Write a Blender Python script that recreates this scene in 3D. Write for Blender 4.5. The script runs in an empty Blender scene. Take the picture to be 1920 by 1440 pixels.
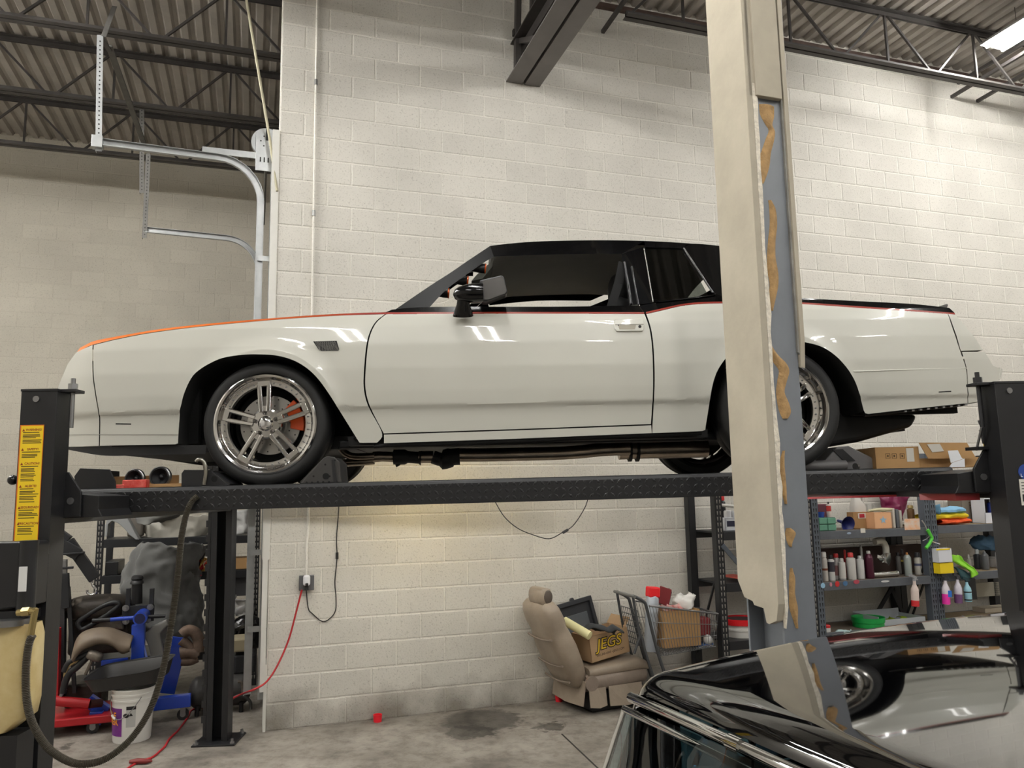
import bpy, bmesh, math, random
from mathutils import Vector, Matrix
R_ = random.Random(7)
PI = math.pi
SC = bpy.context.scene
COL = SC.collection

# ------------------------------------------------------------------ camera
F_PX, PITCH, ROLL, EYE = 1465.12, 0.1367, 0.0179, 1.8007
_c, _s, _cr, _sr = math.cos(PITCH), math.sin(PITCH), math.cos(ROLL), math.sin(ROLL)
CAM = Vector((0, 0, EYE))
_f = Vector((0, _c, _s)); _r0 = Vector((1, 0, 0)); _u0 = Vector((0, -_s, _c))
_right = _r0 * _cr - _u0 * _sr
_up = _r0 * _sr + _u0 * _cr
cam_data = bpy.data.cameras.new('camera')
cam_data.sensor_width = 36.0
cam_data.lens = F_PX / 1920 * 36.0
cam_data.clip_start = 0.02
cam = bpy.data.objects.new('camera', cam_data)
_m = Matrix((( _right.x, _up.x, -_f.x, 0), (_right.y, _up.y, -_f.y, 0), (_right.z, _up.z, -_f.z, EYE), (0, 0, 0, 1)))
cam.matrix_world = _m
COL.objects.link(cam)
SC.camera = cam

# ------------------------------------------------------------------ world, exposure
SC.view_settings.view_transform = 'Standard'
SC.view_settings.look = 'None'
SC.view_settings.gamma = 1.0
SC.view_settings.use_curve_mapping = False
SC.view_settings.exposure = 0.0
LAMP_W = 140.0           # emission strength of the ceiling tubes
FILL_LED_W = 44.0            # emission strength of the fill LED bars added under the lift
world = bpy.data.worlds.new('world'); SC.world = world
world.use_nodes = True
world.node_tree.nodes['Background'].inputs[0].default_value = (0.05, 0.05, 0.055, 1)
world.node_tree.nodes['Background'].inputs[1].default_value = 0.15

# ------------------------------------------------------------------ measuring the place (pixel of the photograph + known distance -> point)
def ray(u, v):
    du, dv = u - 960, v - 720
    a = du * _cr - dv * _sr; b = du * _sr + dv * _cr
    x = a / F_PX; up = -b / F_PX
    return Vector((x, _c - up * _s, _s + up * _c))
def at_y(u, v, y): r = ray(u, v); return CAM + r * (y / r.y)
def at_z(u, v, z=0.0): r = ray(u, v); return CAM + r * ((z - EYE) / r.z)
def to_px(P):
    x, y, z = P[0], P[1], P[2] - EYE
    d = y * _c + z * _s; up = z * _c - y * _s
    a = x / d * F_PX; b = -up / d * F_PX
    return 960 + a * _cr + b * _sr, 720 - a * _sr + b * _cr
# building axes: U along the block wall, N into it
TH = 0.3202
W0 = Vector((-1.9519, 6.3317, 0))
U = Vector((math.cos(TH), math.sin(TH), 0)); N = Vector((-math.sin(TH), math.cos(TH), 0))
def bw(s, y, z): return W0 + U * s + N * y + Vector((0, 0, z))       # building coords -> world (y<0 in front of the wall)
def to_b(P): d = Vector(P) - W0; return d.dot(U), d.dot(N), P[2]
def at_b(u, v, y):                                                    # pixel on the plane N = y
    r = ray(u, v); t = ((W0 - CAM).dot(N) + y) / r.dot(N); return CAM + r * t
# lift / car axes
PSI, TAU = 0.05, 0.0085
LO = Vector((-1.318, 4.939, 0))
EX = Vector((math.cos(PSI) * math.cos(TAU), math.sin(PSI) * math.cos(TAU), math.sin(TAU)))
EY = Vector((-math.sin(PSI), math.cos(PSI), 0)); EZ = EX.cross(EY)
LM = Matrix(((EX.x, EY.x, EZ.x, LO.x), (EX.y, EY.y, EZ.y, LO.y), (EX.z, EY.z, EZ.z, LO.z), (0, 0, 0, 1)))
def at_l(u, v, b):                                                    # pixel on lift plane across = b -> (a, h)
    r = ray(u, v); t = ((LO - CAM).dot(EY) + b) / r.dot(EY); P = CAM + r * t - LO
    return P.dot(EX), P.dot(EZ)
def lw(a, b, h): return LO + EX * a + EY * b + EZ * h

# ------------------------------------------------------------------ materials
def lin(c):
    out = []
    for k in c[:3]:
        k = k / 255.0
        out.append(k / 12.92 if k <= 0.04045 else ((k + 0.055) / 1.055) ** 2.4)
    return (*out, 1.0)
_mats = {}
def mat(name, rgb=(128, 128, 128), rough=0.6, metal=0.0, var=0.0, vscale=6.0, bump=0.0, bscale=60.0, coat=0.0, emit=0.0, spec=0.5, rgb2=None, alpha=None, trans=0.0, sheen=0.0):
    if name in _mats: return _mats[name]
    m = bpy.data.materials.new(name); m.use_nodes = True
    nt = m.node_tree; b = nt.nodes['Principled BSDF']
    b.inputs['Base Color'].default_value = lin(rgb)
    b.inputs['Roughness'].default_value = rough
    b.inputs['Metallic'].default_value = metal
    b.inputs['Specular IOR Level'].default_value = spec
    if coat: b.inputs['Coat Weight'].default_value = coat; b.inputs['Coat Roughness'].default_value = 0.03
    if emit:
        b.inputs['Emission Color'].default_value = lin(rgb); b.inputs['Emission Strength'].default_value = emit
    if trans: b.inputs['Transmission Weight'].default_value = trans
    if sheen: b.inputs['Sheen Weight'].default_value = sheen
    if alpha is not None: b.inputs['Alpha'].default_value = alpha
    if var or bump or rgb2:
        tc = nt.nodes.new('ShaderNodeTexCoord')
    if var or rgb2:
        n = nt.nodes.new('ShaderNodeTexNoise'); n.inputs['Scale'].default_value = vscale; n.inputs['Detail'].default_value = 6; n.inputs['Roughness'].default_value = 0.62
        nt.links.new(tc.outputs['Object'], n.inputs['Vector'])
        cr = nt.nodes.new('ShaderNodeValToRGB')
        c = lin(rgb)
        c2 = lin(rgb2) if rgb2 else tuple(k * (1 - var) for k in c[:3]) + (1,)
        c1 = c if rgb2 else tuple(min(1, k * (1 + var * 0.6)) for k in c[:3]) + (1,)
        cr.color_ramp.elements[0].position = 0.34; cr.color_ramp.elements[0].color = c2
        cr.color_ramp.elements[1].position = 0.66; cr.color_ramp.elements[1].color = c1
        nt.links.new(n.outputs['Fac'], cr.inputs['Fac']); nt.links.new(cr.outputs['Color'], b.inputs['Base Color'])
    if bump:
        n2 = nt.nodes.new('ShaderNodeTexNoise'); n2.inputs['Scale'].default_value = bscale; n2.inputs['Detail'].default_value = 4
        nt.links.new(tc.outputs['Object'], n2.inputs['Vector'])
        bp = nt.nodes.new('ShaderNodeBump'); bp.inputs['Strength'].default_value = bump; bp.inputs['Distance'].default_value = 0.01
        nt.links.new(n2.outputs['Fac'], bp.inputs['Height']); nt.links.new(bp.outputs['Normal'], b.inputs['Normal'])
    _mats[name] = m
    return m
def glass(name, tint, gloss=0.08, rough=0.02):
    if name in _mats: return _mats[name]
    m = bpy.data.materials.new(name); m.use_nodes = True; nt = m.node_tree
    nt.nodes.remove(nt.nodes['Principled BSDF'])
    out = nt.nodes['Material Output']
    t = nt.nodes.new('ShaderNodeBsdfTransparent'); t.inputs[0].default_value = lin(tint)
    g = nt.nodes.new('ShaderNodeBsdfGlossy'); g.inputs['Roughness'].default_value = rough; g.inputs['Color'].default_value = (1, 1, 1, 1)
    fr = nt.nodes.new('ShaderNodeFresnel'); fr.inputs['IOR'].default_value = 1.5
    mx = nt.nodes.new('ShaderNodeMixShader')
    nt.links.new(fr.outputs[0], mx.inputs[0]); nt.links.new(t.outputs[0], mx.inputs[1]); nt.links.new(g.outputs[0], mx.inputs[2])
    nt.links.new(mx.outputs[0], out.inputs[0])
    _mats[name] = m
    return m

# ------------------------------------------------------------------ object helpers
def tag(o, label=None, cat=None, group=None, kind=None):
    if label: o['label'] = label
    if cat: o['category'] = cat
    if group: o['group'] = group
    if kind: o['kind'] = kind
    return o
def thing(name, label, cat, loc=(0, 0, 0), rz=0.0, group=None, mtx=None):
    o = bpy.data.objects.new(name, None); COL.objects.link(o)
    o.empty_display_size = 0.1
    if mtx is not None: o.matrix_world = mtx
    else: o.location = loc; o.rotation_euler = (0, 0, rz)
    return tag(o, label, cat, group)
def dup(o, parent=None):
    c = o.copy(); COL.objects.link(c)
    if parent is not None: c.parent = parent
    for ch in [x for x in COL.objects if x.parent is o]: dup(ch, c)
    return c
def V(*a): return Vector(a if len(a) > 1 else a[0])

class MB:
    def __init__(s, T=None): s.v = []; s.f = []; s.T = T; s.mi = []; s.cm = 0
    def add(s, vs, fs):
        o = len(s.v)
        if s.T is not None: vs = [s.T @ Vector(p) for p in vs]
        s.v += [tuple(p) for p in vs]; s.f += [tuple(i + o for i in f) for f in fs]; s.mi += [s.cm] * len(fs)
        return s
    def box(s, c, d, rot=None):
        x, y, z = d[0] / 2, d[1] / 2, d[2] / 2; c = Vector(c)
        vs = [Vector(p) for p in ((-x, -y, -z), (x, -y, -z), (x, y, -z), (-x, y, -z), (-x, -y, z), (x, -y, z), (x, y, z), (-x, y, z))]
        if rot is not None:
            if not isinstance(rot, Matrix): rot = Matrix.Rotation(rot, 3, 'Z')
            vs = [rot @ p for p in vs]
        return s.add([p + c for p in vs], [(3, 2, 1, 0), (4, 5, 6, 7), (0, 1, 5, 4), (1, 2, 6, 5), (2, 3, 7, 6), (3, 0, 4, 7)])
    def bb(s, a, b): return s.box([(a[i] + b[i]) / 2 for i in range(3)], [abs(b[i] - a[i]) for i in range(3)])
    def bar(s, p, q, w, t=None, upv=(0, 0, 1)):               # rectangular bar from p to q
        p, q = Vector(p), Vector(q); t = t or w; d = q - p; L = d.length
        if L < 1e-6: return s
        z = d / L; x = z.cross(Vector(upv))
        if x.length < 1e-4: x = z.cross(Vector((1, 0, 0)))
        x.normalize(); y = x.cross(z)
        vs = []
        for e in (p, q):
            for sx, sy in ((-1, -1), (1, -1), (1, 1), (-1, 1)): vs.append(e + x * sx * w / 2 + y * sy * t / 2)
        return s.add(vs, [(3, 2, 1, 0), (4, 5, 6, 7), (0, 1, 5, 4), (1, 2, 6, 5), (2, 3, 7, 6), (3, 0, 4, 7)])
    def cyl(s, p, q, r0, r1=None, n=16, cap=True):
        r1 = r0 if r1 is None else r1; p, q = Vector(p), Vector(q); z = (q - p).normalized()
        x = z.orthogonal().normalized(); y = z.cross(x); vs = []
        for e, r in ((p, r0), (q, r1)):
            for i in range(n): a = 2 * PI * i / n; vs.append(e + (x * math.cos(a) + y * math.sin(a)) * r)
        fs = [(i, (i + 1) % n, n + (i + 1) % n, n + i) for i in range(n)]
        if cap: fs += [tuple(range(n - 1, -1, -1)), tuple(range(n, 2 * n))]
        return s.add(vs, fs)
    def tube(s, path, r, n=8, cap=True, closed=False):
        P = [Vector(p) for p in path]; m = len(P)
        rs = r if isinstance(r, (list, tuple)) else [r] * m
        def tan(i):
            if closed: return (P[(i + 1) % m] - P[i - 1]).normalized()
            return (P[min(i + 1, m - 1)] - P[max(i - 1, 0)]).normalized()
        x = tan(0).orthogonal().normalized(); vs = []; fs = []
        for i in range(m):
            t = tan(i); x = (x - t * x.dot(t))
            if x.length < 1e-6: x = t.orthogonal()
            x.normalize(); y = t.cross(x)
            for k in range(n): a = 2 * PI * k / n; vs.append(P[i] + (x * math.cos(a) + y * math.sin(a)) * rs[i])
        for i in range(m if closed else m - 1):
            j = (i + 1) % m
            for k in range(n): fs.append((i * n + k, i * n + (k + 1) % n, j * n + (k + 1) % n, j * n + k))
        if cap and not closed: fs += [tuple(range(n - 1, -1, -1)), tuple(range((m - 1) * n, m * n))]
        return s.add(vs, fs)
    def lathe(s, prof, n=24, T=None, a0=0.0, a1=2 * PI):       # prof: (r, z)
        full = abs(a1 - a0 - 2 * PI) < 1e-6; m = n if full else n + 1; vs = []
        for r, z in prof:
            for k in range(m): a = a0 + (a1 - a0) * k / n; vs.append(Vector((r * math.cos(a), r * math.sin(a), z)))
        fs = []
        for i in range(len(prof) - 1):
            for k in range(n):
                k2 = (k + 1) % m
                fs.append((i * m + k, i * m + k2, (i + 1) * m + k2, (i + 1) * m + k))
        if T is not None: vs = [T @ p for p in vs]
        return s.add(vs, fs)
    def prism(s, poly, w0, w1, fn=lambda x, y, w: (x, w, y)):  # polygon (x,y) pulled from w0 to w1
        n = len(poly)
        vs = [fn(x, y, w0) for x, y in poly] + [fn(x, y, w1) for x, y in poly]
        fs = [(i, (i + 1) % n, n + (i + 1) % n, n + i) for i in range(n)] + [tuple(range(n - 1, -1, -1)), tuple(range(n, 2 * n))]
        return s.add(vs, fs)
    def grid(s, G, wrap=False):
        m, n = len(G), len(G[0]); vs = [p for row in G for p in row]; fs = []
        for i in range(m - 1):
            for j in range(n if wrap else n - 1): k = (j + 1) % n; fs.append((i * n + j, i * n + k, (i + 1) * n + k, (i + 1) * n + j))
        return s.add(vs, fs)
    def ball(s, c, r, nu=14, nv=9, rot=None, e=1.0):
        r = r if isinstance(r, (list, tuple)) else (r, r, r); G = []
        def pw(x): return math.copysign(abs(x) ** e, x)
        for i in range(nv + 1):
            t = -PI / 2 + PI * i / nv; row = []
            for j in range(nu):
                p = 2 * PI * j / nu
                q = Vector((r[0] * pw(math.cos(t)) * pw(math.cos(p)), r[1] * pw(math.cos(t)) * pw(math.sin(p)), r[2] * pw(math.sin(t))))
                if rot is not None: q = rot @ q
                row.append(q + Vector(c))
            G.append(row)
        return s.grid(G, wrap=True)
    def build(s, name, m=None, parent=None, smooth=0, bevel=0, solid=0, sub=0, label=None, kind=None, seg=2):
        me = bpy.data.meshes.new(name); me.from_pydata(s.v, [], s.f)
        ms = m if isinstance(m, (list, tuple)) else [m]
        for k in ms:
            if k is not None: me.materials.append(k)
        if len(ms) > 1: me.polygons.foreach_set('material_index', s.mi)
        bm = bmesh.new(); bm.from_mesh(me)
        bmesh.ops.remove_doubles(bm, verts=bm.verts, dist=1e-5)
        bmesh.ops.recalc_face_normals(bm, faces=bm.faces); bm.to_mesh(me); bm.free()
        if smooth:
            me.polygons.foreach_set('use_smooth', [True] * len(me.polygons))
            if smooth < 179: me.set_sharp_from_angle(angle=math.radians(smooth))
        me.update()
        o = bpy.data.objects.new(name, me); COL.objects.link(o)
        if parent is not None: o.parent = parent
        if solid:
            k = o.modifiers.new('solid', 'SOLIDIFY'); k.thickness = abs(solid); k.offset = 1 if solid > 0 else -1
        if sub: k = o.modifiers.new('sub', 'SUBSURF'); k.levels = sub; k.render_levels = sub
        if bevel:
            k = o.modifiers.new('bevel', 'BEVEL'); k.width = bevel; k.segments = seg; k.limit_method = 'ANGLE'; k.angle_limit = math.radians(40)
        if label: o['label'] = label
        if kind: o['kind'] = kind
        return o
def catmull(pts, n=8):
    P = [Vector(p) for p in pts]; out = []
    for i in range(len(P) - 1):
        p0 = P[max(i - 1, 0)]; p1 = P[i]; p2 = P[i + 1]; p3 = P[min(i + 2, len(P) - 1)]
        for k in range(n):
            t = k / n
            out.append(0.5 * ((2 * p1) + (p2 - p0) * t + (2 * p0 - 5 * p1 + 4 * p2 - p3) * t * t + (3 * p1 - p0 - 3 * p2 + p3) * t ** 3))
    out.append(P[-1]); return out
def resample(pts, n):
    P = [Vector(p) for p in pts]; L = [0]
    for i in range(1, len(P)): L.append(L[-1] + (P[i] - P[i - 1]).length)
    out = []; j = 0
    for k in range(n):
        d = L[-1] * k / (n - 1)
        while j < len(P) - 2 and L[j + 1] < d: j += 1
        seg = L[j + 1] - L[j]; t = 0 if seg < 1e-9 else (d - L[j]) / seg
        out.append(P[j].lerp(P[j + 1], min(1, max(0, t))))
    return out
def coons(B, T, Lf, Rt, m, n):
    """grid between bottom B, top T (left to right) and left Lf, right Rt (bottom to top)"""
    B, T, Lf, Rt = resample(B, m), resample(T, m), resample(Lf, n), resample(Rt, n); G = []
    for j in range(n):
        t = j / (n - 1); row = []
        for i in range(m):
            s = i / (m - 1)
            p = B[i] * (1 - t) + T[i] * t + Lf[j] * (1 - s) + Rt[j] * s
            p -= B[0] * ((1 - s) * (1 - t)) + B[-1] * (s * (1 - t)) + T[0] * ((1 - s) * t) + T[-1] * (s * t)
            row.append(p)
        G.append(row)
    return G
def text_mb(mb, txt, size, fn, extrude=0.0, bold=0.0):
    """letters as flat mesh; fn maps (x, y) in metres (centred) to a point"""
    cu = bpy.data.curves.new('t', 'FONT'); cu.body = txt; cu.size = size; cu.align_x = 'CENTER'; cu.align_y = 'CENTER'; cu.resolution_u = 3
    cu.offset = bold
    ob = bpy.data.objects.new('t', cu); COL.objects.link(ob)
    me = bpy.data.meshes.new_from_object(ob)
    mb.add([fn(v.co.x, v.co.y) for v in me.vertices], [tuple(p.vertices) for p in me.polygons])
    bpy.data.objects.remove(ob); bpy.data.meshes.remove(me); bpy.data.curves.remove(cu)
def cloth(mb, G, amp=0.02, sc=3.0, seed=0):
    from mathutils import noise
    out = []
    for row in G:
        r = []
        for p in row:
            q = Vector(p) * sc + Vector((seed * 7.3, seed * 3.1, 0))
            r.append(Vector(p) + Vector(noise.noise_vector(q)) * amp + Vector(noise.noise_vector(q * 2.7)) * amp * 0.45)
        out.append(r)
    return mb.grid(out)
# ================================================================== the setting
def paint_block_mat(name, rgb, dirt=True, rnd=0.05):
    m = bpy.data.materials.new(name); m.use_nodes = True; nt = m.node_tree; b = nt.nodes['Principled BSDF']
    b.inputs['Roughness'].default_value = 0.62; b.inputs['Specular IOR Level'].default_value = 0.35
    L = nt.links.new
    geo = nt.nodes.new('ShaderNodeNewGeometry'); oi = nt.nodes.new('ShaderNodeObjectInfo')
    n1 = nt.nodes.new('ShaderNodeTexNoise'); n1.inputs['Scale'].default_value = 1.3; n1.inputs['Detail'].default_value = 5
    n2 = nt.nodes.new('ShaderNodeTexNoise'); n2.inputs['Scale'].default_value = 75; n2.inputs['Detail'].default_value = 3; n2.inputs['Roughness'].default_value = 0.7
    L(geo.outputs['Position'], n1.inputs['Vector']); L(geo.outputs['Position'], n2.inputs['Vector'])
    c0 = lin(rgb)
    r1 = nt.nodes.new('ShaderNodeValToRGB'); r1.color_ramp.elements[0].position = 0.3; r1.color_ramp.elements[1].position = 0.7
    r1.color_ramp.elements[0].color = tuple(k * 0.9 for k in c0[:3]) + (1,); r1.color_ramp.elements[1].color = tuple(min(1, k * 1.05) for k in c0[:3]) + (1,)
    L(n1.outputs['Fac'], r1.inputs['Fac'])
    pit = nt.nodes.new('ShaderNodeValToRGB'); pit.color_ramp.elements[0].position = 0.3; pit.color_ramp.elements[1].position = 0.44
    pit.color_ramp.elements[0].color = (0.55, 0.54, 0.52, 1); pit.color_ramp.elements[1].color = (1, 1, 1, 1)
    L(n2.outputs['Fac'], pit.inputs['Fac'])
    mx = nt.nodes.new('ShaderNodeMix'); mx.data_type = 'RGBA'; mx.blend_type = 'MULTIPLY'; mx.inputs[0].default_value = 0.75
    L(r1.outputs['Color'], mx.inputs[6]); L(pit.outputs['Color'], mx.inputs[7])
    hv = nt.nodes.new('ShaderNodeHueSaturation'); L(mx.outputs[2], hv.inputs['Color'])
    mr = nt.nodes.new('ShaderNodeMapRange'); mr.inputs[3].default_value = 1 - rnd; mr.inputs[4].default_value = 1 + rnd * 0.6
    L(oi.outputs['Random'], mr.inputs[0]); L(mr.outputs[0], hv.inputs['Value'])
    last = hv.outputs['Color']
    if dirt:
        sx = nt.nodes.new('ShaderNodeSeparateXYZ'); L(geo.outputs['Position'], sx.inputs[0])
        n3 = nt.nodes.new('ShaderNodeTexNoise'); n3.inputs['Scale'].default_value = 3.5; n3.inputs['Detail'].default_value = 6; L(geo.outputs['Position'], n3.inputs['Vector'])
        ma = nt.nodes.new('ShaderNodeMath'); ma.operation = 'MULTIPLY'; ma.inputs[1].default_value = 1.3; L(sx.outputs[2], ma.inputs[0])
        ad = nt.nodes.new('ShaderNodeMath'); ad.operation = 'ADD'; L(ma.outputs[0], ad.inputs[0]); L(n3.outputs['Fac'], ad.inputs[1])
        rr = nt.nodes.new('ShaderNodeValToRGB'); rr.color_ramp.elements[0].position = 0.42; rr.color_ramp.elements[0].color = (0.42, 0.40, 0.38, 1)
        rr.color_ramp.elements[1].position = 0.85; rr.color_ramp.elements[1].color = (1, 1, 1, 1); L(ad.outputs[0], rr.inputs['Fac'])
        m2 = nt.nodes.new('ShaderNodeMix'); m2.data_type = 'RGBA'; m2.blend_type = 'MULTIPLY'; m2.inputs[0].default_value = 1.0
        L(last, m2.inputs[6]); L(rr.outputs['Color'], m2.inputs[7]); last = m2.outputs[2]
    L(last, b.inputs['Base Color'])
    bp = nt.nodes.new('ShaderNodeBump'); bp.inputs['Strength'].default_value = 0.35; bp.inputs['Distance'].default_value = 0.006
    L(n2.outputs['Fac'], bp.inputs['Height']); L(bp.outputs['Normal'], b.inputs['Normal'])
    _mats[name] = m
    return m
BLK = 0.2032
M_block = paint_block_mat('painted_block', (212, 208, 199))
M_mortar = paint_block_mat('painted_mortar', (226, 222, 213), rnd=0)  # lighter than the blocks: light caught on the joints put into the colour
M_block2 = paint_block_mat('painted_block_bay', (200, 194, 180))
M_mortar2 = paint_block_mat('painted_mortar_bay', (198, 192, 178), rnd=0)

def block_mesh(name, w, m, proud=0.005, j=0.005, bv=0.005):
    mb = MB()
    x0, x1, z0, z1 = j, w - j, j, BLK - j
    o = [(x0, 0, z0), (x1, 0, z0), (x1, 0, z1), (x0, 0, z1)]
    i = [(x0 + bv, -proud, z0 + bv), (x1 - bv, -proud, z0 + bv), (x1 - bv, -proud, z1 - bv), (x0 + bv, -proud, z1 - bv)]
    mb.add(o + i, [(4, 5, 6, 7), (0, 1, 5, 4), (1, 2, 6, 5), (2, 3, 7, 6), (3, 0, 4, 7)])
    me = bpy.data.meshes.new(name); me.from_pydata(mb.v, [], mb.f); me.materials.append(m); return me
def hidden_px(u, v):
    if not (-40 < u < 1960 and -40 < v < 1480): return True
    if 200 < u < 1830 and 640 < v < 760: return True
    if 760 < u < 1370 and 500 < v < 860: return True
    if 1370 < u < 1500: return True
    if v > 1190 and u > 1500: return True
    if 885 < v < 945: return True
    return False
def block_wall(name, s0, s1, y, ncourse, m_blk, m_mor, limit, phase, proud, thick):
    wall = MB()
    base = bw(s0, y, 0)
    wall.bb((0, 0, 0), (s1 - s0, thick, ncourse * BLK + 0.14))
    wo = wall.build(name, m_mor); wo.location = base; wo.rotation_euler = (0, 0, TH); tag(wo, kind='structure')
    full, half = block_mesh('block', 2 * BLK, m_blk, proud), block_mesh('half_block', BLK, m_blk, proud)
    items = []
    L = s1 - s0
    for i in range(ncourse):
        x = 0.0
        if (i + phase) % 2: items.append((0.0, i, half)); x = BLK
        while x < L - 0.05:
            items.append((x, i, full)); x += 2 * BLK
    sc = []
    for x, i, me in items:
        c = bw(s0 + x + (BLK if me is full else BLK / 2), y, (i + 0.5) * BLK)
        u, v = to_px(c) if c.y > 0.5 else (-999, -999)
        dist = (c - CAM).length
        sc.append(((0 if hidden_px(u, v) else 1) / dist ** 2 * (1 if me is full else 0.5), x, i, me))
    sc.sort(key=lambda q: -q[0])
    rest = MB()
    for k, (a, x, i, me) in enumerate(sc):
        if k < limit and a > 0:
            o = bpy.data.objects.new('block', me); COL.objects.link(o); o.parent = wo; o.location = (x, 0, i * BLK)
        else:
            rest.add([(v.co.x + x, v.co.y, v.co.z + i * BLK) for v in me.vertices], [tuple(p.vertices) for p in me.polygons])
    if rest.v: rest.build('more_blocks', m_blk, wo, kind='stuff')
    return wo
def plain_wall(name, p, q, z1, m, thick=0.2):
    mb = MB(); mb.bar((p.x, p.y, z1 / 2), (q.x, q.y, z1 / 2), thick, z1)
    o = mb.build(name, m); tag(o, kind='structure'); return o

wall_back = block_wall('wall_back', 0.0, 12.6, 0.0, 33, M_block, M_mortar, 300, 1, 0.004, 0.24)
wall_bay = block_wall('wall_bay', -6.0, 0.6, 5.0, 33, M_block2, M_mortar2, 260, 0, 0.0022, 0.2)
M_wallplain = mat('painted_wall', (176, 172, 164), 0.7, var=0.06, vscale=1.5)
plain_wall('wall_left', bw(-6.0, -15, 0), bw(-6.0, 5.0, 0), 6.8, M_wallplain)
plain_wall('wall_right', bw(12.6, -15, 0), bw(12.6, 0.2, 0), 6.8, M_wallplain)
plain_wall('wall_front', bw(-6.0, -15, 0), bw(12.6, -15, 0), 6.8, M_wallplain)
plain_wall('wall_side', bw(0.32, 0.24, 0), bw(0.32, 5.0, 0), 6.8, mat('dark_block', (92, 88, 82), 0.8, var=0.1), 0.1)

# ---- floor
def floor_mat():
    m = bpy.data.materials.new('concrete_floor'); m.use_nodes = True; nt = m.node_tree; b = nt.nodes['Principled BSDF']; L = nt.links.new
    geo = nt.nodes.new('ShaderNodeNewGeometry')
    def noise(sc, det=6, rough=0.6):
        n = nt.nodes.new('ShaderNodeTexNoise'); n.inputs['Scale'].default_value = sc; n.inputs['Detail'].default_value = det; n.inputs['Roughness'].default_value = rough
        L(geo.outputs['Position'], n.inputs['Vector']); return n
    a = noise(1.6); d = noise(9.0, 8, 0.7); e = noise(70, 3)
    r = nt.nodes.new('ShaderNodeValToRGB')
    for p, c in ((0.3, (100, 94, 87)), (0.48, (136, 129, 120)), (0.7, (160, 153, 144))):
        el = r.color_ramp.elements.new(p); el.color = lin(c)
    r.color_ramp.elements.remove(r.color_ramp.elements[0]); r.color_ramp.elements.remove(r.color_ramp.elements[-1])
    L(a.outputs['Fac'], r.inputs['Fac'])
    r2 = nt.nodes.new('ShaderNodeValToRGB'); r2.color_ramp.elements[0].position = 0.32; r2.color_ramp.elements[0].color = (0.55, 0.54, 0.53, 1); r2.color_ramp.elements[1].position = 0.55; r2.color_ramp.elements[1].color = (1, 1, 1, 1)
    L(d.outputs['Fac'], r2.inputs['Fac'])
    mx = nt.nodes.new('ShaderNodeMix'); mx.data_type = 'RGBA'; mx.blend_type = 'MULTIPLY'; mx.inputs[0].default_value = 1.0
    L(r.outputs['Color'], mx.inputs[6]); L(r2.outputs['Color'], mx.inputs[7])
    last = mx.outputs[2]
    # oil stain beside the wall
    for (u, v, rad) in ((905, 1350, 0.34), (880, 1372, 0.2), (1030, 1362, 0.13), (120, 1402, 0.05), (130, 1395, 0.04), (640, 1320, 0.0)):
        if rad == 0: continue
        P = at_z(u, v)
        vd = nt.nodes.new('ShaderNodeVectorMath'); vd.operation = 'DISTANCE'; vd.inputs[1].default_value = P
        wv = nt.nodes.new('ShaderNodeVectorMath'); wv.operation = 'MULTIPLY_ADD'; wv.inputs[1].default_value = (0.35, 0.35, 0); L(d.outputs['Color'], wv.inputs[0]); L(geo.outputs['Position'], wv.inputs[2])
        sb = nt.nodes.new('ShaderNodeVectorMath'); sb.operation = 'SUBTRACT'; sb.inputs[1].default_value = (0.175, 0.175, 0); L(wv.outputs[0], sb.inputs[0])
        L(sb.outputs[0], vd.inputs[0])
        rm = nt.nodes.new('ShaderNodeMapRange'); rm.inputs[1].default_value = rad * 0.8; rm.inputs[2].default_value = rad; rm.inputs[3].default_value = 0.42; rm.inputs[4].default_value = 1.0
        L(vd.outputs['Value'], rm.inputs[0])
        m2 = nt.nodes.new('ShaderNodeMix'); m2.data_type = 'RGBA'; m2.blend_type = 'MULTIPLY'; m2.inputs[0].default_value = 1.0
        L(last, m2.inputs[6]); L(rm.outputs[0], m2.inputs[7]); last = m2.outputs[2]
    L(last, b.inputs['Base Color'])
    b.inputs['Roughness'].default_value = 0.55; b.inputs['Specular IOR Level'].default_value = 0.4
    bp = nt.nodes.new('ShaderNodeBump'); bp.inputs['Strength'].default_value = 0.2; bp.inputs['Distance'].default_value = 0.01
    L(e.outputs['Fac'], bp.inputs['Height']); L(bp.outputs['Normal'], b.inputs['Normal'])
    return m
mb = MB(); mb.bb((-6.2, -15.2, -0.1), (12.8, 5.2, 0.0)); floor = mb.build('floor', floor_mat()); floor.location = W0; floor.rotation_euler = (0, 0, TH); tag(floor, kind='structure')
mb = MB(); a, b_ = at_z(1055, 1378), at_z(1112, 1432)
d = (b_ - a).normalized(); mb.bar(a - d * 0.02 + V(0, 0, 0.0005), a + d * 3.0 + V(0, 0, 0.0005), 0.012, 0.002)
mb.build('saw_cut', mat('joint_dark', (48, 44, 40), 0.9)).parent = None
o = bpy.data.objects['saw_cut']; o.parent = floor; o.matrix_parent_inverse = Matrix.LocRotScale(W0, Matrix.Rotation(TH, 3, 'Z'), None).inverted()

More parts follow.
